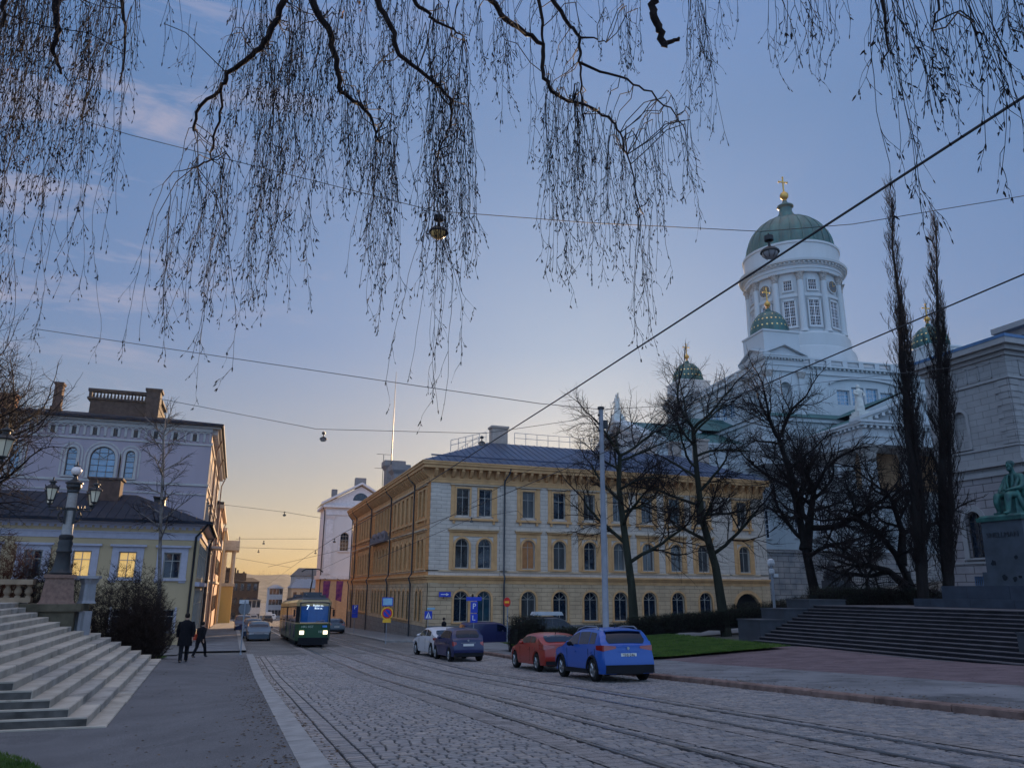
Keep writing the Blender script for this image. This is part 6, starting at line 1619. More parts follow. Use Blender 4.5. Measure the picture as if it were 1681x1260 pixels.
    for nm, rg_ in (('rear_window', rear), ('windscreen', front)):
        if not rg_: continue
        g = MB(); vs = []; N_ = 10
        for k in range(N_ + 1):
            y = rg_[0] + (rg_[1] - rg_[0]) * k / N_
            for j in range(9): vs.append(topsurf(y, (-1 + 2 * j / 8) * ((.93 - .10 * abs(2 * k / N_ - 1) ** 4 - (.08 if nm == 'rear_window' else 0))), .012))
        g.add(vs, [(k * 9 + j, k * 9 + j + 1, k * 9 + j + 10, k * 9 + j + 9) for k in range(N_) for j in range(8)]); g.build(nm, M_CGL, t, smooth=60)
    # end lamps wrap the corners
    tl = taillight or (.80, 1.0, .34, .28)
    for sd_ in (-1, 1):
        def lampbox(nm, y_, z0, z1, wx, dp, m_, fr):
            g = MB(); vs = []
            yy_ = [0.0, .02, dp] if not fr else [L, L - .02, L - dp]
            x1 = wp(yy_[0]); pts = []
            e = -.012 if not fr else .012
            lean0 = .10 if not fr else 0
            def o(z): return lean0 * sstep(.5, 1.0, z)
            ring = [(x1 - wx, yy_[0] + e), (x1 - .01, yy_[0] + e), (wp(yy_[0] + (.06 if not fr else -.06)) + .006, yy_[0] + (.05 if not fr else -.05)), (wp(yy_[2]) + .006, yy_[2])]
            for (x, y) in ring:
                tap = .42 if (x, y) == ring[0] else (.2 if (x, y) == ring[-1] else 0)
                zz0, zz1 = z0 + (z1 - z0) * tap, z1 - (z1 - z0) * tap * .4
                vs += [(sd_ * x, y + o(zz0) * max(0, 1 - y / .7 if not fr else 0), zz0), (sd_ * x, y + o(zz1) * max(0, 1 - y / .7 if not fr else 0), zz1)]
            g.add(vs, [(2 * i, 2 * i + 1, 2 * i + 3, 2 * i + 2) for i in range(3)]); return g.build(nm, m_, t)
        lampbox('tail_light', 0, tl[0], tl[1], tl[2], tl[3], M_TAIL, False)
        lampbox('headlight', 0, .62 if not low else .56, .76 if not low else .68, .36, .45, M_HEAD, True)
        g = MB(); y_ = front[0] - .12 if front else L * .65; zz = belt + .12; xs_ = wp(y_)
        g.sphere((sd_ * (xs_ + .10), y_, zz), .1, 8, 6, 1.0, .55, .75); g.tube([(sd_ * xs_ * .93, y_, zz - .06), (sd_ * (xs_ + .05), y_, zz - .03)], .03, 5); g.build('wing_mirror', clad or pm, t, smooth=60)
        for yh in (win[0][0] + .15, win[-1][0] + .12):
            g = MB(); s_ = wp(yh); g.box(sd_ * (s_ - .01), sd_ * (s_ + .022), yh, yh + .19, belt - .13, belt - .10); g.build('door_handle', pm, t)
        for c in wy: wheel(t, sd_ * (hw - .115), c, wr, .22, sd_)
        # shut lines
        for yl in [w_[0] - .03 for w_ in win[0:1]] + [w_[1] + .03 for w_ in win[:1]] + [win[-1][1] - .05]:
            g = MB(); g.box(sd_ * (wp(yl) * .994 - .004), sd_ * (wp(yl) + .003), yl - .005, yl + .005, .36, belt - .02); g.build('door_gap', M_BLK, t)
        if clad:
            g = MB()
            for c in wy:
                ra = wr + .075
                pts = [(sd_ * (wp(c) + .012), c + ra * math.cos(PI * k / 14), wr - .02 + ra * math.sin(PI * k / 14)) for k in range(15)]
                g.tube(pts, .032, 5)
            g.box(sd_ * (hw * .9), sd_ * (hw + .012), wy[0] + wr + .06, wy[1] - wr - .06, sill - .02, sill + .12); g.build('wheel_arch_trim', clad, t)
    g = MB(); wb = wp(0); g.box(-wb * .97, wb * .97, -.035, .1, .26, .50 if clad else .40); g.box(-wb * .5, wb * .5, -.04, .1, .24, .32); g.build('rear_bumper', clad or M_UND, t)
    pc = cap or .70
    g = MB(); g.box(-.26, .26, -.012 + .10 * sstep(.5, 1, pc), .03 + .1 * sstep(.5, 1, pc), pc - .055, pc + .055); pl_ = g.build('number_plate', M_PLATE, t)
    if plate: text_mesh('lettering', plate, .12, M_BLK, pl_, Matrix.Translation((0, -.016 + .10 * sstep(.5, 1, pc), pc)) @ Matrix.Rotation(R(90), 4, 'X'), extrude=.002)
    if badge:
        g = MB(); g.tube([(0, .07, pc + .2), (0, .1 * sstep(.5, 1, pc + .2) - .012, pc + .2)], [.045, .045], 14); g.build('badge', M_RIM, t)
        g = MB(); g.box(-.36, .36, .1 * sstep(.5, 1, pc + .1) - .014, .1, pc + .085, pc + .105); g.build('tailgate_strip', M_RIM if not clad else pm, t)
    g = MB(); g.tube([(0, 1.0, zr(1.0) + .02), (0, .9, zr(1) + .14)], [.02, .008], 5); g.build('aerial', M_BLK, t)
    if rails:
        for s in (-1, 1):
            g = MB(); xr = sec(1.5)[6][0] + .0
            g.tube([(s * xr, .75, zr(.75) + .0), (s * xr, .95, zr(.95) + .055), (s * xr, 1.8, zr(1.8) + .055), (s * xr, 2.4, zr(2.4) + .05), (s * xr, 2.65, zr(2.65) + .0)], .022, 6); g.build('roof_rail', M_RIM, t, smooth=60)
    if roofbox:
        g = MB(); zz = max(lz) + .1; g.taper(.15, 2.1, zz, zz + .22, .42, 1.05, .36, .95); g.tube([(-.5, 1.5, zz - .03), (.6, 1.5, zz - .03)], .03, 5); g.tube([(-.5, 2.7, zz - .03), (.6, 2.7, zz - .03)], .03, 5)
        g.build('roof_box', mat('silver_box', (.35, .38, .42), .4), t, smooth=30)
    return t
def onroad(x, y, L=4.3): return zg(y + L * .5)
def tilt(t, y, L, f=zg):
    """stand the car on the sloping road"""
    a, b = f(y), f(y + L); t.location.z = a; t.rotation_euler.x = math.atan2(b - a, L)
SUV = [(0, 1.02), (.10, 1.06), (.30, 1.36), (.50, 1.52), (1.2, 1.585), (2.1, 1.575), (2.55, 1.47), (3.12, 1.12), (3.35, 1.03), (3.9, .96), (4.2, .86), (4.38, .68)]
C1 = car('parked_car', 'bright blue crossover car nearest the camera, seen from behind', 'car', (11.62, 22.25, 0), R(-1.5), paint('blue_paint', (0.001, 0.062, 0.31)), L=4.38, W=1.83, line=SUV, belt=.98, wr=.345, wy=(.80, 3.46),
         clad=M_UND, win=[(.62, 1.08), (1.14, 1.95), (2.02, 2.95)], rear=(.13, .46), front=(2.52, 3.10), plate='YHJ-246', rails=True, taillight=(.90, 1.07, .42, .42), cap=.78)
tilt(C1, 22.25, 4.3)
COUPE = [(0, .98), (.10, 1.02), (.25, 1.08), (.7, 1.27), (1.2, 1.37), (1.75, 1.395), (2.3, 1.34), (2.7, 1.18), (3.05, .98), (3.3, .92), (3.8, .82), (4.1, .70), (4.22, .55)]
C2 = car('parked_car', 'red coupe parked right behind the bright blue crossover', 'car', (12.05, 28.3, 0), R(-1), paint('red_paint', (0.24, 0.014, 0.006)), L=4.22, W=1.79, line=COUPE, belt=.90, wr=.33, wy=(.82, 3.44),
         win=[(.95, 1.5), (1.56, 2.75)], rear=(.18, .85), front=(2.35, 2.98), plate='', low=True, taillight=(.80, .98, .42, .40), beltrise=.16, cap=.6)
tilt(C2, 28.3, 4.2)
MINI = [(0, .96), (.08, 1.0), (.25, 1.26), (.42, 1.42), (.9, 1.485), (1.6, 1.48), (1.95, 1.37), (2.4, 1.08), (2.6, 1.0), (3.1, .92), (3.4, .80), (3.55, .62)]
C3 = car('parked_car', 'small dark blue rounded hatchback between the white and the red car', 'car', (10.55, 36.2, 0), R(2), paint('navy_paint', (0.002, 0.007, 0.06)), L=3.55, W=1.63, line=MINI, belt=.93, wr=.30, wy=(.60, 2.90),
         win=[(.42, .95), (1.0, 2.2)], rear=(.11, .38), front=(1.98, 2.38), plate='', taillight=(.70, .90, .16, .10), cap=.74, clad=None)
tilt(C3, 36.2, 3.5)
SED = [(0, .98), (.08, 1.01), (.5, 1.12), (1.1, 1.36), (1.7, 1.45), (2.3, 1.43), (2.75, 1.27), (3.2, 1.02), (3.45, .94), (4.0, .86), (4.35, .76), (4.47, .58)]
C4 = car('parked_car', 'white liftback car at the far end of the kerbside row', 'car', (10.75, 39.9, 0), R(4), paint('white_paint', (0.46, 0.44, 0.46)), L=4.47, W=1.82, line=SED, belt=.92, wr=.33, wy=(.85, 3.55),
         win=[(.95, 1.75), (1.82, 2.95)], rear=(.2, .95), front=(2.78, 3.14), plate='', low=True, taillight=(.82, .96, .55, .4), cap=.6)
tilt(C4, 39.9, 4.4)
VAN = [(0, 1.1), (.06, 1.3), (.12, 1.62), (.3, 1.74), (1.5, 1.78), (2.6, 1.76), (3.0, 1.66), (3.6, 1.22), (3.8, 1.10), (4.3, .95), (4.5, .70)]
C5 = car('van', 'dark blue delivery van in the side street behind the hatchback', 'van', (15.6, 56.0, HR(18, 56) - .38), R(-90), paint('van_blue', (0.002, 0.006, 0.06)), L=4.7, W=1.85, line=VAN, belt=1.05, wr=.33, wy=(.85, 3.65),
         win=[(2.55, 3.35)], rear=(.07, .11), front=(3.05, 3.55), tumble=.12, cap=.7, sg=M_CGL)
WAG = [(0, 1.1), (.10, 1.2), (.35, 1.6), (.6, 1.72), (2.6, 1.74), (3.05, 1.62), (3.7, 1.15), (3.9, 1.08), (4.4, 1.0), (4.65, .7)]
C6 = car('parked_car', 'dark estate car with a silver roof box behind the hedge', 'car', (18.0, 50.5, HR(20, 50.5)), R(-90), paint('night_paint', (0.003, 0.007, 0.018)), L=4.7, W=1.85, line=WAG, belt=1.02, wr=.34, wy=(.85, 3.75),
         win=[(.5, 1.3), (1.38, 2.2), (2.28, 3.3)], rear=(.14, .5), front=(3.1, 3.65), roofbox=True, tumble=.2, sg=M_CGL)
C7 = car('parked_car', 'pale blue grey car parked first on the left side of the street', 'car', (2.15, 70.6, 0), R(180), paint('mist_blue_paint', (0.06, 0.09, 0.125)), line=SED, L=4.47, W=1.8, belt=.92, wr=.33, wy=(.85, 3.55),
         win=[(.95, 1.75), (1.82, 2.95)], rear=(.2, .95), front=(2.78, 3.14), low=True)
C7.location.z = zg(68.5)
C8 = car('parked_car', 'dark blue car with a white roof behind the pale blue grey one', 'car', (1.85, 77.5, 0), R(180), paint('dusk_blue_paint', (0.015, 0.03, 0.07)), line=SUV, L=4.38, W=1.8, belt=.98, wr=.345, wy=(.8, 3.46),
         win=[(.62, 1.08), (1.14, 1.95), (2.02, 2.95)], rear=(.13, .46), front=(2.52, 3.10))
C8.location.z = zg(75) 
C9 = dup(C7, (10.3, 84, zg(84)), R(0), 'blue car half hidden behind the right side of the tram'); 
C10 = dup(C5, (1.3, 104, zg(102)), R(180), 'navy van parked further down the left side of the street')
rg = random.Random(12)
fp = [paint('far_white', (.6, .6, .6)), paint('far_grey', (.2, .2, .22)), paint('far_black', (.02, .02, .025))]
fl = ['white van waiting at the far crossing', 'grey car crossing at the street end', 'black car at the street end beside the tram', 'second white car beyond the far crossing', 'grey hatchback furthest down the street']
for i, (x, y) in enumerate(((8.5, 205), (4.6, 190), (6.8, 168), (10.2, 222), (5.4, 216))):
    g = MB(); z0 = zg(y)
    g.taper(0, 0, .25, .9, .88, 2.1, .86, 2.05); g.taper(0, -.1, .9, 1.45 if i else 2.0, .84, 1.5, .68, 1.0 if i else 1.4)
    t = thing('distant_car', fl[i], 'car', (x, y, z0), R(rg.uniform(-6, 6)), 'cars far down the street')
    g.build('body', fp[i % 3], t)
    g = MB()
    for sx in (-.8, .8):
        for sy in (-1.3, 1.3): g.tube([(sx - .08, sy, .3), (sx + .08, sy, .3)], [.3, .3], 10)
    g.build('wheels', M_RUB, t)
    g = MB(); g.taper(0, -1.25, 1.0, 1.3, .6, .32, .56, .26); g.build('windscreen', M_CGL, t)

# ------------------------------------------------------------------ tram
TM = thing('tram', 'green and cream tram number 7 coming up the cobbled street', 'tram', (5.2, 54.6, 0), R(0))
M_TG = paint('tram_green', (0.003, 0.05, 0.018)); M_TC = paint('tram_cream', (0.36, 0.26, 0.12)); M_TR = mat('tram_roof', (.05, .055, .07), .6)
M_TGL = mat('tram_glass', (0.01, 0.03, 0.06), .08, spec=.6)
def tram_car(y0, y1, front):
    hw = 1.15; H_ = 3.1
    def outline(z):
        n = .55
        if front: return [(-hw, y1), (-hw, y0 + .75), (-hw * .80, y0 + .10), (-hw * .4, y0 - .02), (hw * .4, y0 - .02), (hw * .80, y0 + .10), (hw, y0 + .75), (hw, y1)]
        return [(-hw, y1 - .5), (-hw, y0), (hw, y0), (hw, y1 - .5), (hw * .8, y1), (-hw * .8, y1)]
    def band(mb, z0, z1, dz=0, sc0=1.0, sc1=1.0):
        o = outline(0); cy = (y0 + y1) / 2
        n = len(o); vs = [(x * sc0, y, z0) for x, y in o] + [(x * sc1, cy + (y - cy) * (1 if sc1 == 1 else .99), z1) for x, y in o]
        mb.add(vs, [(i, (i + 1) % n, (i + 1) % n + n, i + n) for i in range(n)] + [tuple(range(n, 2 * n)), tuple(reversed(range(n)))])
    g = MB(); band(g, .42, 1.48, sc0=.99); g.build('lower_body', M_TG, TM)
    g = MB(); band(g, 1.48, 1.56, sc0=1.008, sc1=1.008); band(g, 2.62, 2.86); band(g, 2.86, 3.04, sc1=.9); g.build('cream_band', M_TC, TM)
    g = MB(); band(g, 1.56, 2.62, sc0=.985, sc1=.985); g.build('window_core', M_UND, TM)
    g = MB(); band(g, 3.04, 3.16, sc0=.88, sc1=.75); g.box(-.75, .75, y0 + 1.0, y1 - 1.0, 3.16, 3.34); g.tube([(-.5, y0 + .8, 3.3), (-.5, y0 + 3.2, 3.5), (-.5, y0 + 4.6, 3.3)], .05, 5); g.tube([(.5, y0 + .8, 3.3), (.5, y0 + 3.2, 3.5), (.5, y0 + 4.6, 3.3)], .05, 5)
    g.box(-.6, .6, y0 + 2.0, y0 + 3.2, 3.3, 3.55); g.build('roof', M_TR, TM)
    g = MB(); 
    for s in (-1, 1):
        g.box(s * .7, s * 1.02, y0 + (1.4 if front else .6), y1 - .8, .16, .42)
        for yb in (y0 + 2.2, y1 - 2.0):
            for q in (-.75, .75): g.tube([(s * .62, yb + q, .32), (s * .75, yb + q, .32)], [.32, .32], 14)
    g.build('bogie', M_UND, TM)
    for s in (-1, 1):
        ya = y0 + (.85 if front else .3); n = 6; d = (y1 - .5 - ya) / n
        for k in range(n):
            a, b = ya + k * d + .07, ya + (k + 1) * d - .07
            door = (k in (0, 3))
            g = MB(); g.box(s * 1.13, s * 1.156, a, b, .62 if door and s < 0 else 1.66, 2.55)
            if door: g.box(s * 1.15, s * 1.162, (a + b) / 2 - .03, (a + b) / 2 + .03, .5, 2.6)
            g.build('door' if door and s < 0 else 'side_window', M_TGL, TM)
tram_car(0, 9.3, True); tram_car(9.9, 19.6, False)
g = MB(); g.box(-.95, .95, 9.3, 9.9, .45, 2.95); g.build('bellows', M_UND, TM)
g = MB(); hw = 1.15
g.add([(-hw * .79, .10, 1.56), (-.44, -.045, 1.56), (.44, -.045, 1.56), (hw * .79, .10, 1.56), (-hw * .79, .12, 2.78), (-.44, .0, 2.82), (.44, .0, 2.82), (hw * .79, .12, 2.78)], [(0, 1, 5, 4), (1, 2, 6, 5), (2, 3, 7, 6)])
g.build('windscreen', mat('tram_windscreen', (0.008, 0.07, 0.24), .15, spec=.5), TM)  # bluish reflection put into the glass colour
g = MB()
g.tube([(-.92, .06, 1.53), (-.46, -.06, 1.53), (.46, -.06, 1.53), (.92, .06, 1.53)], .05, 5); g.build('cream_moulding', M_TC, TM)
g = MB(); g.tube([(-.93, .08, 1.5), (-.93, .1, 2.85)], .05, 5); g.tube([(.93, .08, 1.5), (.93, .1, 2.85)], .05, 5); g.tube([(-.93, .1, 2.82), (-.44, -.03, 2.86), (.44, -.03, 2.86), (.93, .1, 2.82)], .05, 5); g.tube([(.1, -.09, 1.62), (.65, -.06, 1.7)], .02, 4); g.build('windscreen_frame', M_BLK, TM)
g = MB(); g.box(-.95, .95, -.08, .3, .2, .62); g.box(-.7, .7, -.16, .3, .16, .34); g.build('bumper', M_UND, TM)
Rx = Matrix.Rotation(R(90), 4, 'X')
M_LED = mat('display_white', (.7, .8, .85), .4, emit=(.75, .9, 1.0), estr=1.3)
text_mesh('route_number', '7', .42, M_LED, TM, Matrix.Translation((-.48, -.06, 2.52)) @ Rx)
text_mesh('route_text', 'Pasilan as.\n B\u00f6le st.', .175, M_LED, TM, Matrix.Translation((.2, -.07, 2.56)) @ Rx)
M_TW = mat('tram_lettering', (.40, .48, .40), .5)
text_mesh('fleet_name', 'HKL\u00b7HST', .2, M_TW, TM, Matrix.Translation((-.42, -.07, 1.3)) @ Rx)
text_mesh('fleet_number', '105', .2, M_TW, TM, Matrix.Translation((.42, -.03, .98)) @ Matrix.Translation((0, -.05, 0)) @ Rx)
M_HL = mat('tram_headlight', (.9, .85, .7), .3, emit=(1.0, .78, .5), estr=2.2)
for s in (-1, 1):
    g = MB(); g.box(s * .76 - .14, s * .76 + .14, -.04, .2, .82, 1.06); g.build('headlight', M_HL, TM)
    g = MB(); g.box(s * 1.28 - .06, s * 1.28 + .06, .35, .42, 1.95, 2.4); g.tube([(s * 1.1, .5, 2.5), (s * 1.28, .4, 2.45)], .02, 4); g.build('mirror', M_UND, TM)
g = MB(); g.box(.55, .85, -.035, .1, 1.26, 1.38); g.build('badge', mat('tram_badge', (.1, .25, .6)), TM)
g = MB(); g.tube([(0, 4.9, 3.4), (0, 3.5, 4.35)], .05, 6); g.tube([(0, 3.5, 4.35), (0, 3.9, 5.15)], .04, 6); g.tube([(-.75, 3.9, 5.0), (-.45, 3.9, 5.2), (.45, 3.9, 5.2), (.75, 3.9, 5.0)], .045, 5); g.box(-.5, .5, 4.4, 5.2, 3.3, 3.5); g.build('pantograph', M_DARK, TM)
a, b = zg(55), zg(74); TM.location.z = zg(54.6); TM.rotation_euler.x = math.atan2(b - a, 19)

# ------------------------------------------------------------------ people
M_SKIN = mat('skin', (.42, .26, .19), .6)
def person(label, loc, rz, h, coat, trou, hair, stride=.22, coatlen=.55, hat=False, bag=None, hood=False, lean=0.0, hands=True):
    t = thing('person', label, 'person', loc, rz)
    K = Skel(); s = h / 1.75
    pel = K.pt((0, 0, .93), (.14, .10)); s1 = K.pt((0, lean * .3, 1.12), (.135, .10), pel); s2 = K.pt((0, lean * .6, 1.34), (.16, .11), s1); nk = K.pt((0, lean * .8, 1.47), (.058, .058), s2)
    K.chain(nk, [((0, lean, 1.54), (.055, .055)), ((0, lean + .015, 1.62), (.075, .09)), ((0, lean + .01, 1.70), (.068, .085))])
    for sd_ in (-1, 1):
        f_ = sd_ * stride
        hip = K.pt((sd_ * .095, 0, .88), (.095, .09), pel)
        bend = .10 if sd_ < 0 else .03
        kn = K.chain(hip, [((sd_ * .10, f_ * .45 + .03, .68), (.085, .085)), ((sd_ * .10, f_ * .75 + bend, .49), (.062, .062))])
        K.chain(kn, [((sd_ * .10, f_ + bend * .2, .28), (.055, .058)), ((sd_ * .10, f_ * 1.15 - (.04 if sd_ < 0 else 0), .09), (.04, .042)), ((sd_ * .105, f_ * 1.15 + .04, .045), (.042, .04)), ((sd_ * .115, f_ * 1.15 + .17, .035), (.038, .028))])
        sh = K.pt((sd_ * .19, lean * .6, 1.40), (.065, .06), s2); el = K.chain(sh, [((sd_ * .235, -f_ * .2, 1.25), (.052, .052)), ((sd_ * .26, -f_ * .45, 1.12), (.045, .045))])
        wr = K.chain(el, [((sd_ * .255, -f_ * .6 + .05, .98), (.037, .037)), ((sd_ * .25, -f_ * .7 + .10, .87), (.026, .026))]); K.hand(wr, (sd_ * .25, -f_ * .7 + .10, .87), (0, .1, -1), (0, 1, 0), .5)
    skin_body('body', M_SKIN, t, K.v, K.e, K.r, (0, 0, 0), 2, s)
    g = MB(); g.M = Matrix.Scale(s, 4)
    # coat: flattened body shell
    prof = [(.27, .93 - coatlen * .55), (.255, .95 - coatlen * .2), (.235, 1.0), (.225, 1.12), (.25, 1.30), (.235, 1.42), (.12, 1.49), (.085, 1.51)]
    cols = 16; vs = []
    for i, (r_, z) in enumerate(prof):
        for k in range(cols):
            a = 2 * PI * k / cols; ww = 1 + .03 * math.sin(3 * a + i)
            vs.append((r_ * .98 * math.cos(a) * ww, lean * max(0, (z - .9)) * 1.5 + r_ * .66 * math.sin(a) * ww, z))
    g.add(vs, [(i * cols + k, i * cols + (k + 1) % cols, (i + 1) * cols + (k + 1) % cols, (i + 1) * cols + k) for i in range(len(prof) - 1) for k in range(cols)])
    for sd_ in (-1, 1):
        f_ = sd_ * stride
        g.tube([(sd_ * .19, lean * .6, 1.43), (sd_ * .245, -f_ * .2, 1.25), (sd_ * .275, -f_ * .45, 1.11), (sd_ * .265, -f_ * .65 + .08, .92)], [.085, .078, .068, .055], 9)
    g.tube([(0, lean * .85, 1.46), (0, lean * .9, 1.52)], [.085, .075], 10)
    g.build('coat', coat, t, smooth=70)
    g = MB(); g.M = Matrix.Scale(s, 4)
    for sd_ in (-1, 1):
        f_ = sd_ * stride; bend = .10 if sd_ < 0 else .03
        g.tube([(sd_ * .09, 0, .94), (sd_ * .10, f_ * .45 + .03, .68), (sd_ * .10, f_ * .75 + bend, .49), (sd_ * .10, f_ + bend * .2, .28), (sd_ * .10, f_ * 1.15 - (.04 if sd_ < 0 else 0), .08)], [.12, .105, .08, .072, .065], 9)
    g.build('trousers', trou, t, smooth=70)
    g = MB(); g.M = Matrix.Scale(s, 4)
    for sd_ in (-1, 1): f_ = sd_ * stride; g.sphere((sd_ * .11, f_ * 1.15 + .07, .045), .1, 8, 6, .5, 1.35, .5)
    g.build('shoes', M_BLK, t, smooth=70)
    g = MB(); g.M = Matrix.Scale(s, 4); g.sphere((0, lean - .01, 1.675), .098, 12, 8, .92, 1.1, 1.05); g.build('hair', hair, t, smooth=70)
    g = MB(); g.M = Matrix.Scale(s, 4); g.tube([(0, lean + .10, 1.63), (0, lean + .118, 1.60), (0, lean + .10, 1.595)], [.008, .013, .009], 5)
    for sd_ in (-1, 1): g.sphere((sd_ * .082, lean + .01, 1.615), .02, 6, 5, .5, 1, 1.4)
    g.build('face_features', M_SKIN, t, smooth=70)
    if bag: g = MB(); g.M = Matrix.Scale(s, 4); g.box(-.36, -.18, -.22, .14, .86, 1.14); g.tube([(-.27, -.04, 1.14), (-.16, 0, 1.42)], .012, 4); g.build('bag', bag, t)
    return t
M_BCO = mat('black_coat', (.006, .006, .009), .85, var=.3, scale=6); M_BTR = mat('dark_trousers', (.008, .009, .013), .85); M_HAIR = mat('dark_hair', (.015, .011, .009), .7)
py = 33.6
person('man in a long black coat walking away along the pavement', (-1.62, py, HP(-1.62, py)), R(3), 1.80, M_BCO, M_BTR, M_HAIR, .20, .62)
py = 43.0
person('person in dark clothes with a red bag striding ahead of the coated man', (-1.35, py, HP(-1.35, py)), R(-35), 1.68, M_BCO, M_BTR, M_HAIR, .30, .25, bag=mat('red_bag', (.45, .05, .02), .6), lean=.06)
person('person in black standing by the corner wall behind the white car', (13.9, 54.0, HR(13.9, 54)), R(-80), 1.72, M_BCO, M_BTR, M_HAIR, .1, .4)
person('person in black at the front end of the dark blue van', (17.2, 47.5, HR(17.2, 47.5)), R(80), 1.75, M_BCO, M_BTR, M_HAIR, .15, .5)
# far pedestrians
# ------------------------------------------------------------------ bare trees
def rot_about(v, axis, ang): return Matrix.Rotation(ang, 3, axis) @ v
def rperp(v, rng):
    a = v.orthogonal().normalized(); return rot_about(a, v, rng.uniform(0, 2 * PI))
def grow(S, thick, rng, p, d, L, r, lev, maxlev, up, gnarl, kids, ang, rmin, taper=.55, droop=0.0):
    nseg = max(3, int(L / (.5 if lev < 2 else .3)) if lev < 3 else 3); nseg = min(nseg, 9)
    pts = [p.copy()]; dirs = [d.copy()]; q = p.copy(); dd = d.copy()
    for i in range(nseg):
        dd = (dd + rperp(dd, rng) * rng.uniform(0, gnarl) + Vector((0, 0, 1)) * up * (1 if lev < 3 else .6) - Vector((0, 0, 1)) * droop * lev).normalized()
        q = q + dd * (L / nseg); pts.append(q.copy()); dirs.append(dd.copy())
    rad = [max(rmin, r * (1 - (1 - taper) * i / nseg)) if lev < maxlev else max(rmin * .7, r * (1 - .6 * i / nseg)) for i in range(nseg + 1)]
    if lev <= 1: thick.tube(pts, rad, 7 if lev else 9)
    else:
        for i in range(nseg): S.add(pts[i], pts[i + 1], rad[i], rad[i + 1])
    if lev >= maxlev: return
    nk = kids[lev] if lev < len(kids) else kids[-1]
    for k in range(nk):
        t = .22 + .78 * (k + rng.random()) / nk; t = min(t, .999)
        i = min(int(t * nseg), nseg - 1); f = t * nseg - i
        pos = pts[i].lerp(pts[i + 1], f)
        a = R(rng.uniform(ang[0], ang[1]))
        nd = rot_about(dirs[i + 1], rperp(dirs[i + 1], rng), a).normalized()
        grow(S, thick, rng, pos, nd, L * rng.uniform(.42, .72) * (1.15 - .45 * t), rad[i] * rng.uniform(.45, .62), lev + 1, maxlev, up, gnarl, kids, ang, rmin, taper, droop)
    grow(S, thick, rng, pts[-1], dirs[-1], L * .5, rad[-1] * .9, lev + 1, maxlev, up, gnarl, kids, ang, rmin, taper, droop)
M_TRUNKG = mat('mossy_trunk', (0.026, 0.028, 0.021), .95, var=.35, scale=3, streak=True, bump=.02, bscale=25)
def bare_tree(name, label, stems, mainL, seed, r0, maxlev=4, up=.04, gnarl=.30, kids=(6, 6, 6, 5), ang=(30, 65), rmin=.0085, group=None, bark=None, cat='tree', n_main=5, f0=.42, droop=0.0, twigm=None, cone=(18, 45)):
    """stems: list of trunk polylines; main limbs spring from the upper part of each"""
    rng = random.Random(seed)
    base = Vector(stems[0][0])
    t = thing(name, label, cat, base, 0, group)
    tr = MB(); S = Segs(); th = MB()
    for st in stems:
        pts = [Vector(p) - base for p in st]; n = len(pts)
        rr = [r0 * (1 - .55 * i / (n - 1)) for i in range(n)]; rr[0] *= 1.25
        tr.tube(pts, rr, 10)
        tot = n - 1
        for k in range(n_main):
            f = tot * (f0 + (1 - f0) * (k + .5) / n_main); i = min(int(f), tot - 1); pos = pts[i].lerp(pts[i + 1], f - i)
            dirn = (pts[i + 1] - pts[i]).normalized()
            nd = rot_about(dirn, rot_about(dirn.orthogonal().normalized(), dirn, 2.4 * k + rng.uniform(-.4, .4)), R(rng.uniform(cone[0] + 20, cone[1] + 20)))
            grow(S, th, rng, pos, nd, mainL * rng.uniform(.7, 1.0) * (1.1 - .35 * k / n_main), rr[i] * .5, 1, maxlev, up, gnarl, kids, ang, rmin, .55, droop)
        for k in range(3):
            dirn = (pts[-1] - pts[-2]).normalized(); nd = rot_about(dirn, rot_about(dirn.orthogonal().normalized(), dirn, 2.1 * k), R(rng.uniform(*cone)))
            grow(S, th, rng, pts[-1], nd, mainL * rng.uniform(.8, 1.05), rr[-1] * .8, 1, maxlev, up, gnarl, kids, ang, rmin, .55, droop)
    tr.build('trunk', bark or M_BARK, t, smooth=70); th.build('limb', bark or M_BARK, t, smooth=70); S.build('twigs', twigm or M_TWIG, t)
    return t
GR = 'bare trees in front of the ochre block'
bare_tree('bare_tree', 'bare tree just right of the grey pole with a greenish trunk', [[(23.9, 45, -1.7), (23.75, 45, 1.95), (23.3, 45, 5.75), (23.1, 45.1, 8.2), (23.2, 45, 10.2)]], 4.3, 11, .29, gnarl=.34, kids=(6, 7, 7, 6), bark=M_TRUNKG, group=GR, n_main=9, f0=.3, cone=(28, 60))
bare_tree('bare_tree', 'tall bare tree with a leaning trunk, middle of the three before the ochre block', [[(30.6, 45, -1.6), (30.05, 45, 3.18), (29.2, 45, 6.35), (29.0, 45, 9.5), (28.9, 45, 12.4)]], 4.4, 12, .31, gnarl=.34, kids=(6, 7, 7, 6), bark=M_TRUNKG, group=GR, n_main=11, f0=.28, cone=(28, 60))
bare_tree('bare_tree', 'bare tree with a dark forked trunk against the white cathedral', [[(37.4, 44, -.3), (36.9, 44, 2.6), (36.4, 44, 6.0), (35.9, 44, 9.5), (35.2, 44, 12.0)], [(36.6, 44, 4.4), (37.4, 44.2, 6.6), (38.2, 44.4, 8.8)]], 4.2, 13, .36, gnarl=.36, kids=(6, 7, 7, 6), group=GR, n_main=8, f0=.3, cone=(25, 55))
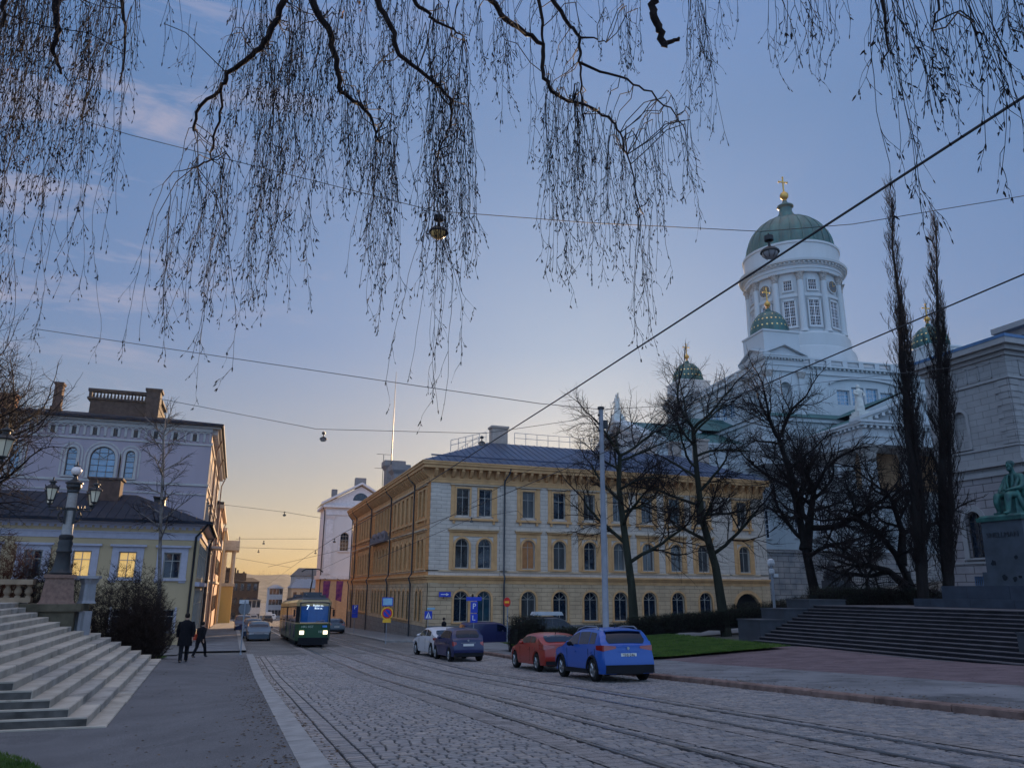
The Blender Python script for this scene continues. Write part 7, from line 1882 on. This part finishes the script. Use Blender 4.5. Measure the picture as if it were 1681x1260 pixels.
bare_tree('bare_tree', 'crooked wide bare tree beside the two tall poplars', [[(42.2, 40.5, .4), (41.9, 40.6, 2.2), (41.2, 40.8, 4.1), (40.0, 41, 5.6), (38.7, 41.2, 6.4)], [(41.5, 40.7, 3.4), (42.2, 41, 5.6), (41.6, 41, 7.8)], [(41.9, 40.6, 1.8), (40.0, 40.4, 3.0), (37.6, 40.2, 3.4)]], 3.2, 14, .28, gnarl=.5, kids=(7, 7, 7, 6), ang=(35, 80), group=GR, n_main=6, cone=(30, 60))
# columnar poplars
def poplar(label, base, top, seed, w_, stems=3):
    rng = random.Random(seed); base = Vector(base); top = Vector(top)
    t = thing('poplar', label, 'poplar', base, 0, 'columnar poplars'); S = Segs(); tr = MB()
    H_ = (top - base); 
    for s in range(stems):
        a = rng.uniform(0, 6.28); off = Vector((math.cos(a), math.sin(a), 0)) * (w_ * .38 if s else 0)
        hh = 1.0 if s == 0 else rng.uniform(.62, .9)
        pts = []; n = 14
        for i in range(n + 1):
            f = i / n; pts.append(H_ * f * hh + off * min(1, f * 3) * (1 - .3 * f) + Vector((rng.uniform(-.09, .09), rng.uniform(-.09, .09), 0)) * (1 if i else 0))
        r0 = .34 if s == 0 else .2
        tr.tube(pts, [max(.02, r0 * (1 - .95 * i / n)) for i in range(n + 1)], 8)
        nb = 115 if s == 0 else 70
        for k in range(nb):
            f = .07 + .93 * (k / nb); x = f * n; i = min(int(x), n - 1); p = pts[i].lerp(pts[i + 1], x - i)
            a = rng.uniform(0, 6.28); out = w_ * (.55 + .45 * math.sin(PI * min(1, f * 1.15))) * (1 - f ** 4 * .7) * rng.uniform(.5, 1.0)
            L = rng.uniform(1.4, 3.0) * (1 - .45 * f)
            d = Vector((math.cos(a), math.sin(a), 0)); q = p.copy(); rr = .032 * (1 - .5 * f)
            m = 6; pv = q
            for j in range(m):
                g_ = (j + 1) / m
                nx = p + d * out * (g_ ** .55) + Vector((0, 0, L * g_)) + Vector((rng.uniform(-.07, .07), rng.uniform(-.07, .07), rng.uniform(-.05, .05)))
                S.add(pv, nx, rr * (1 - .12 * j), rr * (1 - .12 * (j + 1)))
                for _ in range(3):
                    b = rng.uniform(0, 6.28); l2 = rng.uniform(.25, .8); e = nx + Vector((math.cos(b) * l2 * .32, math.sin(b) * l2 * .32, l2)); S.add(nx, e, .011, .006)
                    if rng.random() < .6: b += 1; S.add(nx.lerp(e, .5), nx.lerp(e, .5) + Vector((math.cos(b) * .12, math.sin(b) * .12, .25)), .008, .005)
                pv = nx
    tr.build('trunk', M_BARK, t, smooth=70); S.build('twigs', M_TWIG, t); return t
poplar('taller left poplar with upright bare branches leaning left at the top', (38.6, 36.6, .7), (40.1, 36.5, 27.8), 21, 1.15, 4)
poplar('right poplar with upright bare branches, shorter than its neighbour', (40.0, 36.2, .7), (43.6, 36.2, 26.2), 22, 1.1, 4)

# left side: small birch, gnarled tree, shrubs
M_BIRCH = mat('birch_bark', (0.42, 0.38, 0.36), .8, var=.5, scale=5, bump=.01, bscale=20, col2=(.10, .08, .07))
bare_tree('young_birch', 'slim young birch with pale bark in front of the yellow house', [[(-4.25, 55, -2.2), (-4.45, 55, 1.0), (-4.75, 55, 4.0), (-5.0, 55, 7.0), (-5.2, 55, 9.6), (-5.4, 55, 11.4)]], 1.9, 31, .14, gnarl=.22, kids=(7, 6, 4), ang=(25, 55), rmin=.008, bark=M_BIRCH, n_main=20, maxlev=3, droop=.03, cone=(25, 50))
bare_tree('bare_tree', 'gnarled bare tree reaching in from the left edge behind the lamp column', [[(-12.2, 38, -.9), (-12.0, 38, 2.0), (-11.6, 38, 4.5), (-10.8, 38, 6.6)]], 4.4, 32, .26, gnarl=.42, kids=(7, 7, 6, 4), ang=(35, 75), n_main=6, cone=(25, 55), group='bare trees on the left')
bare_tree('bare_tree', 'second bare tree at the left edge in front of the tall palace', [[(-15.5, 52, -1.9), (-15.3, 52, 3.0), (-15.0, 52, 6.5), (-14.5, 52, 8.5)]], 4.6, 33, .28, gnarl=.36, kids=(7, 6, 6, 4), n_main=6, group='bare trees on the left', up=.05)
def shrub(label, base, w_, h, seed, n, m, name='shrub', fan=1.0):
    rng = random.Random(seed); t = thing(name, label, 'shrub', base, 0); S = Segs()
    for k in range(n):
        a = rng.uniform(0, 6.28); rr = math.sqrt(rng.random()); 
        tip = Vector((math.cos(a) * rr * w_, math.sin(a) * rr * w_ * .8, h * math.sqrt(max(.05, 1 - (rr * .93) ** 2)) * rng.uniform(.72, 1.04)))
        p = Vector((math.cos(a) * rr * w_ * .3, math.sin(a) * rr * w_ * .3, -.1)); mseg = 7; pv = p; r0 = rng.uniform(.012, .03)
        for j in range(mseg):
            f = (j + 1) / mseg; nx = p.lerp(tip, f) + Vector((math.cos(a), math.sin(a), 0)) * w_ * .14 * math.sin(PI * f) + Vector((rng.uniform(-.07, .07), rng.uniform(-.07, .07), rng.uniform(-.05, .05))) * (1.3 - f)
            S.add(pv, nx, r0 * (1.05 - f * .85), r0 * (1.05 - f * .85 - .1))
            if f > .3:
                for _ in range(4):
                    b = rng.uniform(0, 6.28); l2 = rng.uniform(.18, .5); e = nx + Vector((math.cos(b) * l2 * .7, math.sin(b) * l2 * .7, l2 * rng.uniform(.1, .95)))
                    S.add(nx, e, .007, .004)
                    for _ in range(2):
                        c = rng.uniform(0, 6.28); mid = nx.lerp(e, rng.uniform(.3, .9)); S.add(mid, mid + Vector((math.cos(c) * .12, math.sin(c) * .12, rng.uniform(0, .16))), .005, .003)
            pv = nx
    S.build('twigs', m, t); return t
M_TRED = mat('reddish_twig', (0.08, 0.025, 0.013), .85, var=.3); M_TBR = mat('brown_twig', (0.026, 0.016, 0.013), .85, var=.3)
shrub('dark brown leafless shrub between the stairs and the yellow house', (-4.35, 38.0, -1.9), 2.15, 4.5, 41, 300, M_TBR)
shrub('low dark leafless shrub at the far foot of the granite stairs', (-3.5, 36.4, -1.6), 1.25, 2.9, 42, 150, M_TBR)
shrub('big rounded reddish shrub behind the balustrade at the left edge', (-10.2, 39.0, -.6), 2.5, 4.7, 43, 330, M_TRED)
shrub('brownish shrub behind the lamp column pedestal', (-7.4, 38.5, -.8), 1.4, 4.1, 44, 120, M_TBR)
# hedges
def hedge(label, a, b, w_, h, seed, hf, dens=520):
    rng = random.Random(seed); a = Vector(a + (0,)); b = Vector(b + (0,)); L = (b - a).length; u = (b - a).normalized(); v = Vector((-u.y, u.x, 0))
    t = thing('hedge', label, 'hedge', (a.x, a.y, hf(a.x, a.y))); S = Segs(); g = MB(); lv = MB(); z0 = hf(a.x, a.y)
    n = int(L * dens * .25)
    for k in range(n):
        s = rng.uniform(0, L); q = rng.uniform(-w_ / 2, w_ / 2); P = u * s + v * q; zb = hf(a.x + P.x, a.y + P.y) - z0
        top = h * rng.uniform(.75, 1.07); pv = Vector((P.x, P.y, zb))
        for j in range(4):
            f = (j + 1) / 4; nx = Vector((P.x + rng.uniform(-.07, .07) + v.x * q * .2 * f, P.y + rng.uniform(-.07, .07), zb + top * f)); S.add(pv, nx, .011, .008)
            for _ in range(3):
                e = nx + Vector((rng.uniform(-.16, .16), rng.uniform(-.16, .16), rng.uniform(-.02, .17))); S.add(nx, e, .007, .004)
                for _ in range(2):
                    c = e + Vector((rng.uniform(-.06, .06),) * 3); w2 = .022
                    o_ = Vector((rng.uniform(-1, 1), rng.uniform(-1, 1), rng.uniform(-1, 1))).normalized() * w2; o2 = o_.orthogonal().normalized() * w2
                    i = len(lv.v); lv.v += [tuple(c - o_), tuple(c + o2), tuple(c + o_), tuple(c - o2)]; lv.f.append((i, i + 1, i + 2, i + 3)); lv.m.append(0)
            pv = nx
    S.build('twigs', M_TWIG, t); lv.build('leaves', mat('dark_hedge_leaf', (0.018, 0.026, 0.016), .7, var=.5, scale=4), t)
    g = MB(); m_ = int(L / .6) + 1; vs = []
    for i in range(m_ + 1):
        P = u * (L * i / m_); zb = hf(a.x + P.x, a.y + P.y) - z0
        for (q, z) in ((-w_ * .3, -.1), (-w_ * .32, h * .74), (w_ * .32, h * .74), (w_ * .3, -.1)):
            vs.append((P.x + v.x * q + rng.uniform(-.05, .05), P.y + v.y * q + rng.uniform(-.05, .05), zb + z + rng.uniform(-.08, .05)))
    g.add(vs, [(i * 4 + j, i * 4 + j + 1, i * 4 + j + 5, i * 4 + j + 4) for i in range(m_) for j in range(3)] + [(0, 1, 2, 3)]); g.build('shade_core', mat('hedge_shade', (.010, .010, .010), .95), t)  # solid near-black core, shade inside the hedge put into its colour
    return t
HH = lambda x, y: HR(x, y) + .05 + .028 * max(0, min(y, 45) - 30) * (1 if x > 17 else .4)
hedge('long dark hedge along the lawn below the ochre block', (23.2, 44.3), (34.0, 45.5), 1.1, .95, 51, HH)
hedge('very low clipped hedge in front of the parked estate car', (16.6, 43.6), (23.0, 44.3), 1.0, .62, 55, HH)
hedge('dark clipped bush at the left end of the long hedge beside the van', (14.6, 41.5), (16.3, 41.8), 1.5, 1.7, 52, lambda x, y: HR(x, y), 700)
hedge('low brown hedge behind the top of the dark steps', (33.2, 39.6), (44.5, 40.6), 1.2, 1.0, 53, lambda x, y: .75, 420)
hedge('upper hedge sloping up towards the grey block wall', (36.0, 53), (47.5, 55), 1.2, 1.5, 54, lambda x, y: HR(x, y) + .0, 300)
# trees on the far hill
rng = random.Random(77); 
for i in range(7):
    x = 16 + i * 9.5 + rng.uniform(-3, 3); hgt = rng.uniform(5, 11)
    shrub(('hazy bare tree top on the far hill, %s' % ('furthest left', 'second from the left', 'third from the left', 'in the middle', 'third from the right', 'second from the right', 'furthest right')[i]), (x, 694, 8.5), hgt * .5, hgt, 80 + i, 40, M_TBR, 'hill_tree')
# ------------------------------------------------------------------ weeping birches overhead
M_BTW = mat('birch_twig', (0.004, 0.003, 0.005), .8, var=.3)
M_BLEAF = mat('withered_leaf', (0.30, 0.10, 0.02), .8, var=.3)
def curtain_tree(name, label, base, crown_pts, limbs, strands, seed, extras=()):
    rng = random.Random(seed); base = Vector(base)
    t = thing(name, label, 'birch', base, 0, 'weeping birches over the pavement')
    tr = MB(); lm = MB(); S = Segs(); bud = MB()
    cp = [Vector(p) - base for p in crown_pts]
    tr.tube([Vector((0, 0, -.3))] + cp, [.34, .3] + [.26 - .16 * i / len(cp) for i in range(len(cp) - 1)] if len(cp) > 1 else [.34, .28], 12)
    crown = cp[-1]
    limb_nodes = []
    for pix, depth, r0, r1 in limbs:
        P = [unproj(x, y, depth + dz) - base for x, y, dz in pix]
        st = P[0]; mid = crown.lerp(st, .5) + Vector((0, 0, 1.1))
        own = pix[0][1] <= 0; pts = ([crown, mid] if own else []) + P; n = len(pts)
        rr = ([r0 * 1.6, r0 * 1.25] if own else []) + [r0 + (r1 - r0) * i / max(1, len(P) - 1) for i in range(len(P))]
        # add small kinks
        fine = []; fr = []
        for i in range(n - 1):
            seg = 4
            for k in range(seg):
                f = k / seg; j = Vector((rng.uniform(-1, 1), rng.uniform(-1, 1), rng.uniform(-1, 1))) * (.022 if i > 0 and k else 0)
                fine.append(pts[i].lerp(pts[i + 1], f) + j); fr.append(rr[i] + (rr[i + 1] - rr[i]) * f)
        fine.append(pts[-1]); fr.append(rr[-1]); lm.tube(fine, fr, 7)
        if r1 < .015: limb_nodes += fine[8:] if own else fine
    def budat(p, d, s=1.0):
        d = d.normalized(); bud.tube([p, p + d * .012 * s, p + d * .028 * s], [.0022 * s, .0042 * s, .0015 * s], 4, False)
    def twiglet(p, d, L, r, lev, dense):
        n = 3 if lev else 4; pv = p; dd = d
        for i in range(n):
            dd = (dd + Vector((rng.uniform(-.35, .35), rng.uniform(-.35, .35), -.26 + rng.uniform(-.1, .12)))).normalized()
            nx = pv + dd * (L / n); S.add(pv, nx, r * (1 - .2 * i), r * (1 - .2 * (i + 1)))
            if lev == 0 and rng.random() < .55 * dense: twiglet(nx, (dd + Vector((rng.uniform(-.8, .8), rng.uniform(-.8, .8), rng.uniform(-.4, .2)))).normalized(), L * rng.uniform(.25, .55), r * .75, 1, dense)
            elif lev == 1 and rng.random() < .2: budat(nx, (dd + Vector((rng.uniform(-.6, .6), rng.uniform(-.6, .6), 0))), rng.uniform(.8, 1.4))
            pv = nx
        budat(pv, dd, rng.uniform(.6, 1.6))
        if rng.random() < .15: budat(pv, dd + Vector((rng.uniform(-.7, .7), rng.uniform(-.7, .7), .0)), 1.5)
    for (x0, x1, ya, yb, ytop, num, depth, dense) in strands:
        for k in range(int(num * .8) if num > 12 else num):
            x = rng.uniform(x0, x1); d = depth + rng.uniform(-1.2, 1.6)
            yt = rng.uniform(*ytop); y1 = rng.uniform(ya, yb) if rng.random() < .8 else rng.uniform(yt + 40, yb)
            p = unproj(x, yt, d) - base; e_ = unproj(x, y1, d) - base
            L = max(.3, p.z - e_.z) * 1.12
            if yt > 0 and limb_nodes:   # attach to the nearest limb
                nb = min(limb_nodes, key=lambda q: (q - p).length)
                if (nb - p).length < 1.1:
                    m1 = nb.lerp(p, .35) + Vector((rng.uniform(-.05, .05), rng.uniform(-.05, .05), .02)); m2 = nb.lerp(p, .7) + Vector((0, 0, .09)); S.add(nb, m1, .007, .006); S.add(m1, m2, .006, .0055); S.add(m2, p, .0055, .005)
            r = (.0044 if L > 1 else .0036) * (d / 10) ** .3; pv = p; dd = Vector((rng.uniform(-.25, .25), rng.uniform(-.25, .25), -1)).normalized()
            sway = Vector((rng.uniform(-.12, .12), rng.uniform(-.12, .12), 0)); step = .14; n = int(L / step) + 1; a = rng.uniform(0, 6.28)
            for i in range(n):
                f = i / n
                dd = (dd + sway * .12 + Vector((rng.uniform(-.15, .15), rng.uniform(-.15, .15), -.28))).normalized()
                nx = pv + dd * (L / n); rr = max(.0023, r * (1 - .6 * f)); S.add(pv, nx, rr, max(.0021, rr * .95))
                a += 2.2 + rng.uniform(-.6, .6)
                if rng.random() < .5 * dense:
                    td = Vector((math.cos(a) * .5, math.sin(a) * .5, -rng.uniform(.6, 1.4))).normalized()
                    twiglet(nx, td, rng.uniform(.10, .40) * (1.15 - .4 * f), .0029, 0, dense)
                elif rng.random() < .12: budat(nx, Vector((math.cos(a), math.sin(a), -.8)))
                pv = nx
            budat(pv, dd, 1.6)
    tr.build('trunk', M_BIRCH, t, smooth=70); lm.build('limb', mat('dark_birch_limb', (0.018, 0.012, 0.012), .9, var=.4, scale=8, bump=.01, bscale=30), t, smooth=70)
    S.build('hanging_twigs', M_BTW, t); bud.build('buds', M_BTW, t)
    g = MB()
    for (x, y, d) in extras:
        p = unproj(x, y, d) - base
        for _ in range(3):
            q = p + Vector((rng.uniform(-.04, .04), rng.uniform(-.04, .04), rng.uniform(-.06, .04))); o = Vector((rng.uniform(-1, 1), rng.uniform(-1, 1), rng.uniform(-1, 1))).normalized() * .026; o2 = o.orthogonal().normalized() * .018
            g.add([tuple(q - o), tuple(q + o2), tuple(q + o), tuple(q - o2)], [(0, 1, 2, 3)])
    if extras: g.build('withered_leaves', M_BLEAF, t)
    return t
DL = 9.0
curtain_tree('weeping_birch', 'weeping birch on the left whose twigs hang down past the lamp column', (-6.4, 7.2, -.75), [(-6.2, 7.4, 3.5), (-5.6, 7.9, 7.0), (-4.9, 8.2, 9.4)],
    [([(85, -60, 0), (92, 0, 0), (97, 50, 0), (86, 85, 0), (100, 122, 0)], 8.5, .045, .016), ([(185, -60, 0), (200, 0, 0), (205, 60, 0), (196, 140, 0)], 9.5, .03, .008), ([(20, -50, 0), (8, 0, 0), (4, 45, 0)], 8.0, .035, .014)],
    [(-25, 40, 430, 640, (-60, -10), 34, 9.5, 1.0), (30, 85, 300, 560, (-60, 0), 34, 8.8, 1.0), (60, 150, 180, 430, (-60, 20), 36, 9.2, 1.0), (140, 222, 120, 360, (-60, 10), 36, 9.4, 1.0), (165, 205, 420, 600, (0, 120), 5, 9.0, .9), (125, 150, 420, 520, (0, 100), 4, 9.0, .9), (270, 300, 60, 140, (-40, 0), 3, 9.5, .7), (-25, 30, 600, 760, (350, 480), 7, 10.5, .9), (215, 235, 60, 150, (-30, 0), 4, 9.3, .7)],
    61, [(113, 165, 8.9), (18, 118, 8.6), (150, 75, 9.0), (45, 260, 9.0)])
curtain_tree('weeping_birch', 'great weeping birch whose limbs and twig curtains fill the top of the view', (-3.2, -3.5, .2), [(-2.9, -3.2, 4.0), (-2.0, -2.2, 8.0), (-.6, -.6, 11.5)],
    [([(480, -70, 0), (467, 0, 0), (440, 62, 0), (415, 90, 0), (372, 120, 0), (362, 147, 0), (322, 185, 0), (318, 215, 0)], 8.8, .042, .014),
     ([(362, 147, 0), (365, 175, 0), (350, 225, 0), (347, 262, 0), (318, 275, 0)], 8.8, .016, .010),
     ([(500, -70, 0), (512, 0, 0), (545, 62, 0), (552, 110, 0), (560, 152, 0), (590, 170, 0), (612, 200, 0), (622, 232, 0)], 8.6, .046, .010),
     ([(600, -70, 0), (620, 0, 0), (642, 45, 0), (655, 90, 0), (700, 125, 0), (741, 163, 0), (738, 210, 0), (722, 245, 0)], 8.8, .040, .008),
     ([(660, -60, 0), (680, 0, 0), (700, 18, 0), (715, 35, 0), (745, 48, 0), (760, 62, 0)], 9.0, .030, .008),
     ([(790, -60, 0), (805, 0, 0), (830, 32, 0), (857, 50, 0), (892, 73, 0), (892, 120, 0), (905, 150, 0), (925, 162, 0), (960, 172, 0), (1000, 192, 0), (1018, 218, 0), (1035, 270, 0), (1050, 340, 0)], 9.0, .036, .007),
     ([(875, -60, 0), (884, 0, 0), (891, 40, 0), (893, 75, 0)], 9.0, .026, .014),
     ([(895, -60, 0), (907, 0, 0), (930, 35, 0), (953, 62, 0), (950, 100, 0), (953, 150, 0), (958, 200, 0)], 9.2, .032, .006),
     ([(952, 103, 0), (985, 118, 0), (1030, 130, 0), (1070, 150, 0), (1110, 190, 0), (1125, 215, 0)], 9.2, .018, .006),
     ([(953, 62, 0), (975, 62, 0), (995, 70, 0)], 9.2, .014, .006),
     ([(1076, -60, 0), (1074, 0, 0), (1072, 22, 0), (1082, 50, 0), (1090, 78, 0)], 7.2, .040, .034), ([(1090, 72, 0), (1104, 68, 0), (1114, 63, 0)], 7.2, .024, .016)],
    [(300, 395, 380, 520, (225, 285), 26, 8.9, 1.0), (335, 380, 540, 650, (300, 420), 6, 8.9, .9), (240, 300, 480, 580, (300, 380), 7, 9.0, .9), (262, 330, 90, 150, (20, 40), 3, 9.0, .7),
     (372, 440, 120, 330, (-50, 60), 26, 9.2, 1.0), (425, 505, 330, 500, (-50, 110), 42, 9.2, 1.0), (480, 560, 180, 440, (-50, 60), 36, 9.2, 1.0), (560, 612, 250, 340, (120, 180), 22, 9.0, 1.0),
     (600, 660, 330, 540, (180, 240), 34, 9.0, 1.0), (560, 700, 90, 260, (-50, 10), 46, 9.0, 1.0), (690, 770, 300, 460, (-40, 160), 56, 8.8, 1.0), (700, 735, 560, 665, (230, 330), 9, 8.8, .8), (740, 775, 380, 460, (160, 240), 9, 8.8, .9),
     (770, 880, 60, 140, (-50, 40), 24, 9.0, .9), (815, 835, 200, 240, (40, 120), 2, 9.0, .8), (868, 892, 250, 275, (0, 80), 2, 9.0, .7),
     (892, 960, 300, 470, (120, 180), 34, 9.1, 1.0), (940, 1010, 330, 440, (165, 200), 24, 9.1, 1.0), (1000, 1060, 300, 500, (200, 240), 18, 9.1, 1.0), (1045, 1085, 470, 550, (330, 380), 7, 9.0, .9), (1060, 1135, 260, 400, (150, 215), 20, 9.2, 1.0),
     (880, 1060, 40, 170, (-50, 20), 26, 9.1, .9), (1120, 1165, 60, 200, (-50, 10), 14, 9.3, .9), (1140, 1160, 200, 262, (-20, 10), 4, 9.3, .8), (1175, 1212, 40, 90, (-40, 0), 4, 9.0, .8)],
    62, [(588, 8, 8.4), (594, 5, 8.4), (560, 20, 8.5)])
curtain_tree('weeping_birch', 'nearer weeping birch on the right with coarse budded twigs', (9.2, -2.2, 0.1), [(9.0, -1.8, 3.5), (8.2, -.8, 6.0), (7.0, 1.0, 8.0)],
    [([(1440, -70, 0), (1448, 0, 0), (1455, 60, 0), (1448, 110, 0)], 5.6, .016, .005), ([(1560, -60, 0), (1540, 0, 0), (1530, 50, 0)], 5.4, .012, .005)],
    [(1260, 1285, 90, 145, (-40, 0), 3, 6.5, .8), (1290, 1345, 40, 110, (-40, 0), 9, 6.5, .9), (1345, 1412, 10, 75, (-40, -5), 6, 6.5, .9), (1420, 1500, 150, 330, (-40, 0), 15, 6.0, .9), (1440, 1480, 60, 120, (-30, 0), 8, 6.0, 1.0),
     (1505, 1600, 90, 230, (-40, 0), 20, 5.8, 1.0), (1575, 1625, 200, 300, (-20, 40), 4, 5.6, .8), (1590, 1681, 20, 110, (-40, 0), 20, 5.8, 1.0)],
    63)
# ------------------------------------------------------------------ wires and hanging street lights
def wire(name, label, pts, r=.012, sag=0.0, grp=None):
    P = [Vector(p) for p in pts]; out_ = []
    for a, b in zip(P[:-1], P[1:]):
        for k in range(10):
            f = k / 10; q = a.lerp(b, f); q.z -= sag * 4 * f * (1 - f); out_.append(q)
    out_.append(P[-1]); g = MB(); g.tube(out_, r, 5)
    return tag(g.build(name, M_WIRE), label, 'cable', grp)
def U(x, y, d): return tuple(unproj(x, y, d))
# trolley wires following the two tracks
g1 = [(5.5 + trackdx(min(y, 60)) , y, (5.2 + (zg(y) - zg(10)) * .55) if y < 46 else 5.2 + (zg(46) - zg(10)) * .55 + (zg(y) - zg(46))) for y in (-12, 3.6, 13.2, 30, 46, 60, 90, 130)]
g1 = [(x, y, z) for x, y, z in g1]
wire('trolley_wire', 'thick overhead tram wire rising to the upper right corner', g1, .013)
g2 = [(8.6 + trackdx(min(y, 60)), y, z) for (x, y, z) in g1]
wire('trolley_wire', 'lower overhead tram wire leaving the right edge below the poplar tops', g2, .011)
wire('span_wire', 'long cable crossing from far left to the pole top', [U(60, 540, 34), U(530, 610, 30), U(685, 633, 30), U(885, 662, 29.5), tuple(Vector((PX, PY, pz + ptop - .1)))], .014)
wire('span_wire', 'cable from the pole top across the cathedral front', [tuple(Vector((PX, PY, pz + ptop - .1))), U(1120, 665, 31), U(1240, 640, 33), U(1500, 610, 40), U(1720, 585, 44)], .011)
wire('span_wire', 'upper cable carrying the big hanging lamps', [U(130, 196, 20), U(215, 222, 19), U(500, 293, 18), U(712, 346, 17), U(960, 365, 17), U(1250, 380, 17), U(1400, 368, 17), U(1720, 315, 17)], .009)
wire('span_wire', 'thin cable carrying the two small lamps above the ochre block', [U(240, 650, 46), U(520, 704, 45), U(795, 711, 45), U(940, 690, 46), U(1010, 668, 47)], .016)
wire('span_wire', 'slack cable in front of the ochre block', [(7.6, 45, 3.3), U(775, 850, 50), U(850, 838, 54), U(870, 860, 58)], .014)
wire('span_wire', 'slanting guy cable over the hatchback', [U(440, 930, 60), U(700, 870, 50), U(860, 775, 44), U(1190, 655, 36)], .012)
wire('span_wire', 'first thin cable across the far street', [U(368, 828, 95), U(467, 840, 95), U(528, 850, 97)], .022)
wire('span_wire', 'second thin cable across the far street', [U(388, 884, 120), U(434, 884, 120), U(520, 884, 120)], .026)
wire('span_wire', 'third thin cable across the far street', [U(388, 898, 140), U(425, 899, 140), U(528, 902, 140)], .03)
wire('span_wire', 'fourth sagging cable across the far street', [U(380, 914, 160), U(478, 931, 160)], .03)
def hanging_lamp(label, p, s, lit=False, tiny=False):
    t = thing('hanging_lamp', label, 'street light', p, 0, 'lamps hanging on cables over the street')
    g = MB(); g.M = Matrix.Scale(s, 4)
    g.lathe([(.12, .42), (.17, .40), (.17, .22), (.12, .20)], 0, 0, 12); g.lathe([(.045, .22), (.05, .0), (.09, -.02), (.26, -.12), (.34, -.20), (.35, -.26), (.29, -.27)], 0, 0, 18, False)
    g.tube([(0, 0, .42), (0, 0, .52)], .03, 5); g.build('housing', M_DARK, t, smooth=40)
    g = MB(); g.M = Matrix.Scale(s, 4); g.lathe([(.29, -.26), (.27, -.36), (.16, -.46), (.001, -.50)], 0, 0, 16, False)
    g.build('lamp_glass', mat('amber_lamp_glass', (.65, .40, .14), .25, var=.2) if lit else mat('clear_lamp_glass', (.28, .28, .30), .2), t, smooth=60)
    g = MB(); g.M = Matrix.Scale(s, 4)
    for k in range(8):
        a = 2 * PI * k / 8; g.tube([(.31 * math.cos(a), .31 * math.sin(a), -.25), (.28 * math.cos(a), .28 * math.sin(a), -.37), (.17 * math.cos(a), .17 * math.sin(a), -.48)], .012, 4)
    g.build('cage', M_DARK, t)
hanging_lamp('large amber hanging lamp among the birch twigs', U(720, 371, 17), .62, True)
hanging_lamp('large dark hanging lamp in front of the cathedral dome', U(1263, 404, 17), .60)
hanging_lamp('small hanging lamp left of the roof antenna', U(531, 716, 45), .62)
hanging_lamp('small hanging lamp above the ochre block chimney', U(791, 723, 45), .62)
hanging_lamp('tiny hanging lamp highest over the far street', U(467, 843, 95), .62)
hanging_lamp('tiny hanging lamp on the second far cable', U(433, 890, 120), .62)
hanging_lamp('tiny hanging lamp on the third far cable at left', U(424.5, 904, 140), .62)
hanging_lamp('tiny hanging lamp on the third far cable at right', U(518, 906, 140), .62)
hanging_lamp('tiny hanging lamp against the white pedimented building', U(549, 887, 110), .62)
hanging_lamp('small white lamp on the slack cable before the ochre front', U(774, 853, 50), .34)
# ------------------------------------------------------------------ thin evening haze
g = MB(); g.box(-620, 900, -70, 1250, -11, 95)
m = bpy.data.materials.new('haze_air'); m.use_nodes = True; n = m.node_tree.nodes; l = m.node_tree.links
for q in list(n):
    if q.type != 'OUTPUT_MATERIAL': n.remove(q)
v = n.new('ShaderNodeVolumePrincipled'); v.inputs['Density'].default_value = 0.00012; v.inputs['Color'].default_value = (0.9, 0.93, 1.0, 1); v.inputs['Anisotropy'].default_value = 0.35
l.new(v.outputs['Volume'], [q for q in n if q.type == 'OUTPUT_MATERIAL'][0].inputs['Volume'])
struct(g.build('haze', m), 'stuff')

# ------------------------------------------------------------------ fallen leaves, grit
rng = random.Random(99); g = MB()
def leaf(x, y, z):
    s = rng.uniform(.018, .04); a = rng.uniform(0, 6.28); c, q = math.cos(a) * s, math.sin(a) * s
    g.v += [(x - c, y - q, z + .004), (x + q * .6, y - c * .6, z + .012), (x + c, y + q, z + .005), (x - q * .6, y + c * .6, z + .010)]
    i = len(g.v); g.f.append((i - 4, i - 3, i - 2, i - 1)); g.m.append(rng.choice((0, 0, 1)))
for _ in range(700): y = rng.uniform(8, 44); x = .93 - abs(rng.gauss(0, .35)); leaf(x, y, HP(x, y))
for _ in range(160): y = rng.uniform(9, 36); x = rng.uniform(-2.4, .8); leaf(x, y, HP(x, y))
for _ in range(500): y = rng.uniform(8, 40); x = 13.55 + abs(rng.gauss(0, .5)); leaf(x, y, HR(x, y))
for _ in range(700): x = rng.uniform(14, 27); y = rng.uniform(10, 38); leaf(x, y, HR(x, y))
for _ in range(500): y = rng.uniform(8, 44); x = 1.32 + abs(rng.gauss(0, .12)); leaf(x, y, zg(y))
for _ in range(300): y = rng.uniform(8, 44); x = 13.15 - abs(rng.gauss(0, .12)); leaf(x, y, zg(y))
struct(g.build('fallen_leaves', [mat('brown_leaf', (.07, .04, .02), .9, var=.5), mat('pale_leaf', (.16, .10, .045), .9, var=.4)]), 'stuff')
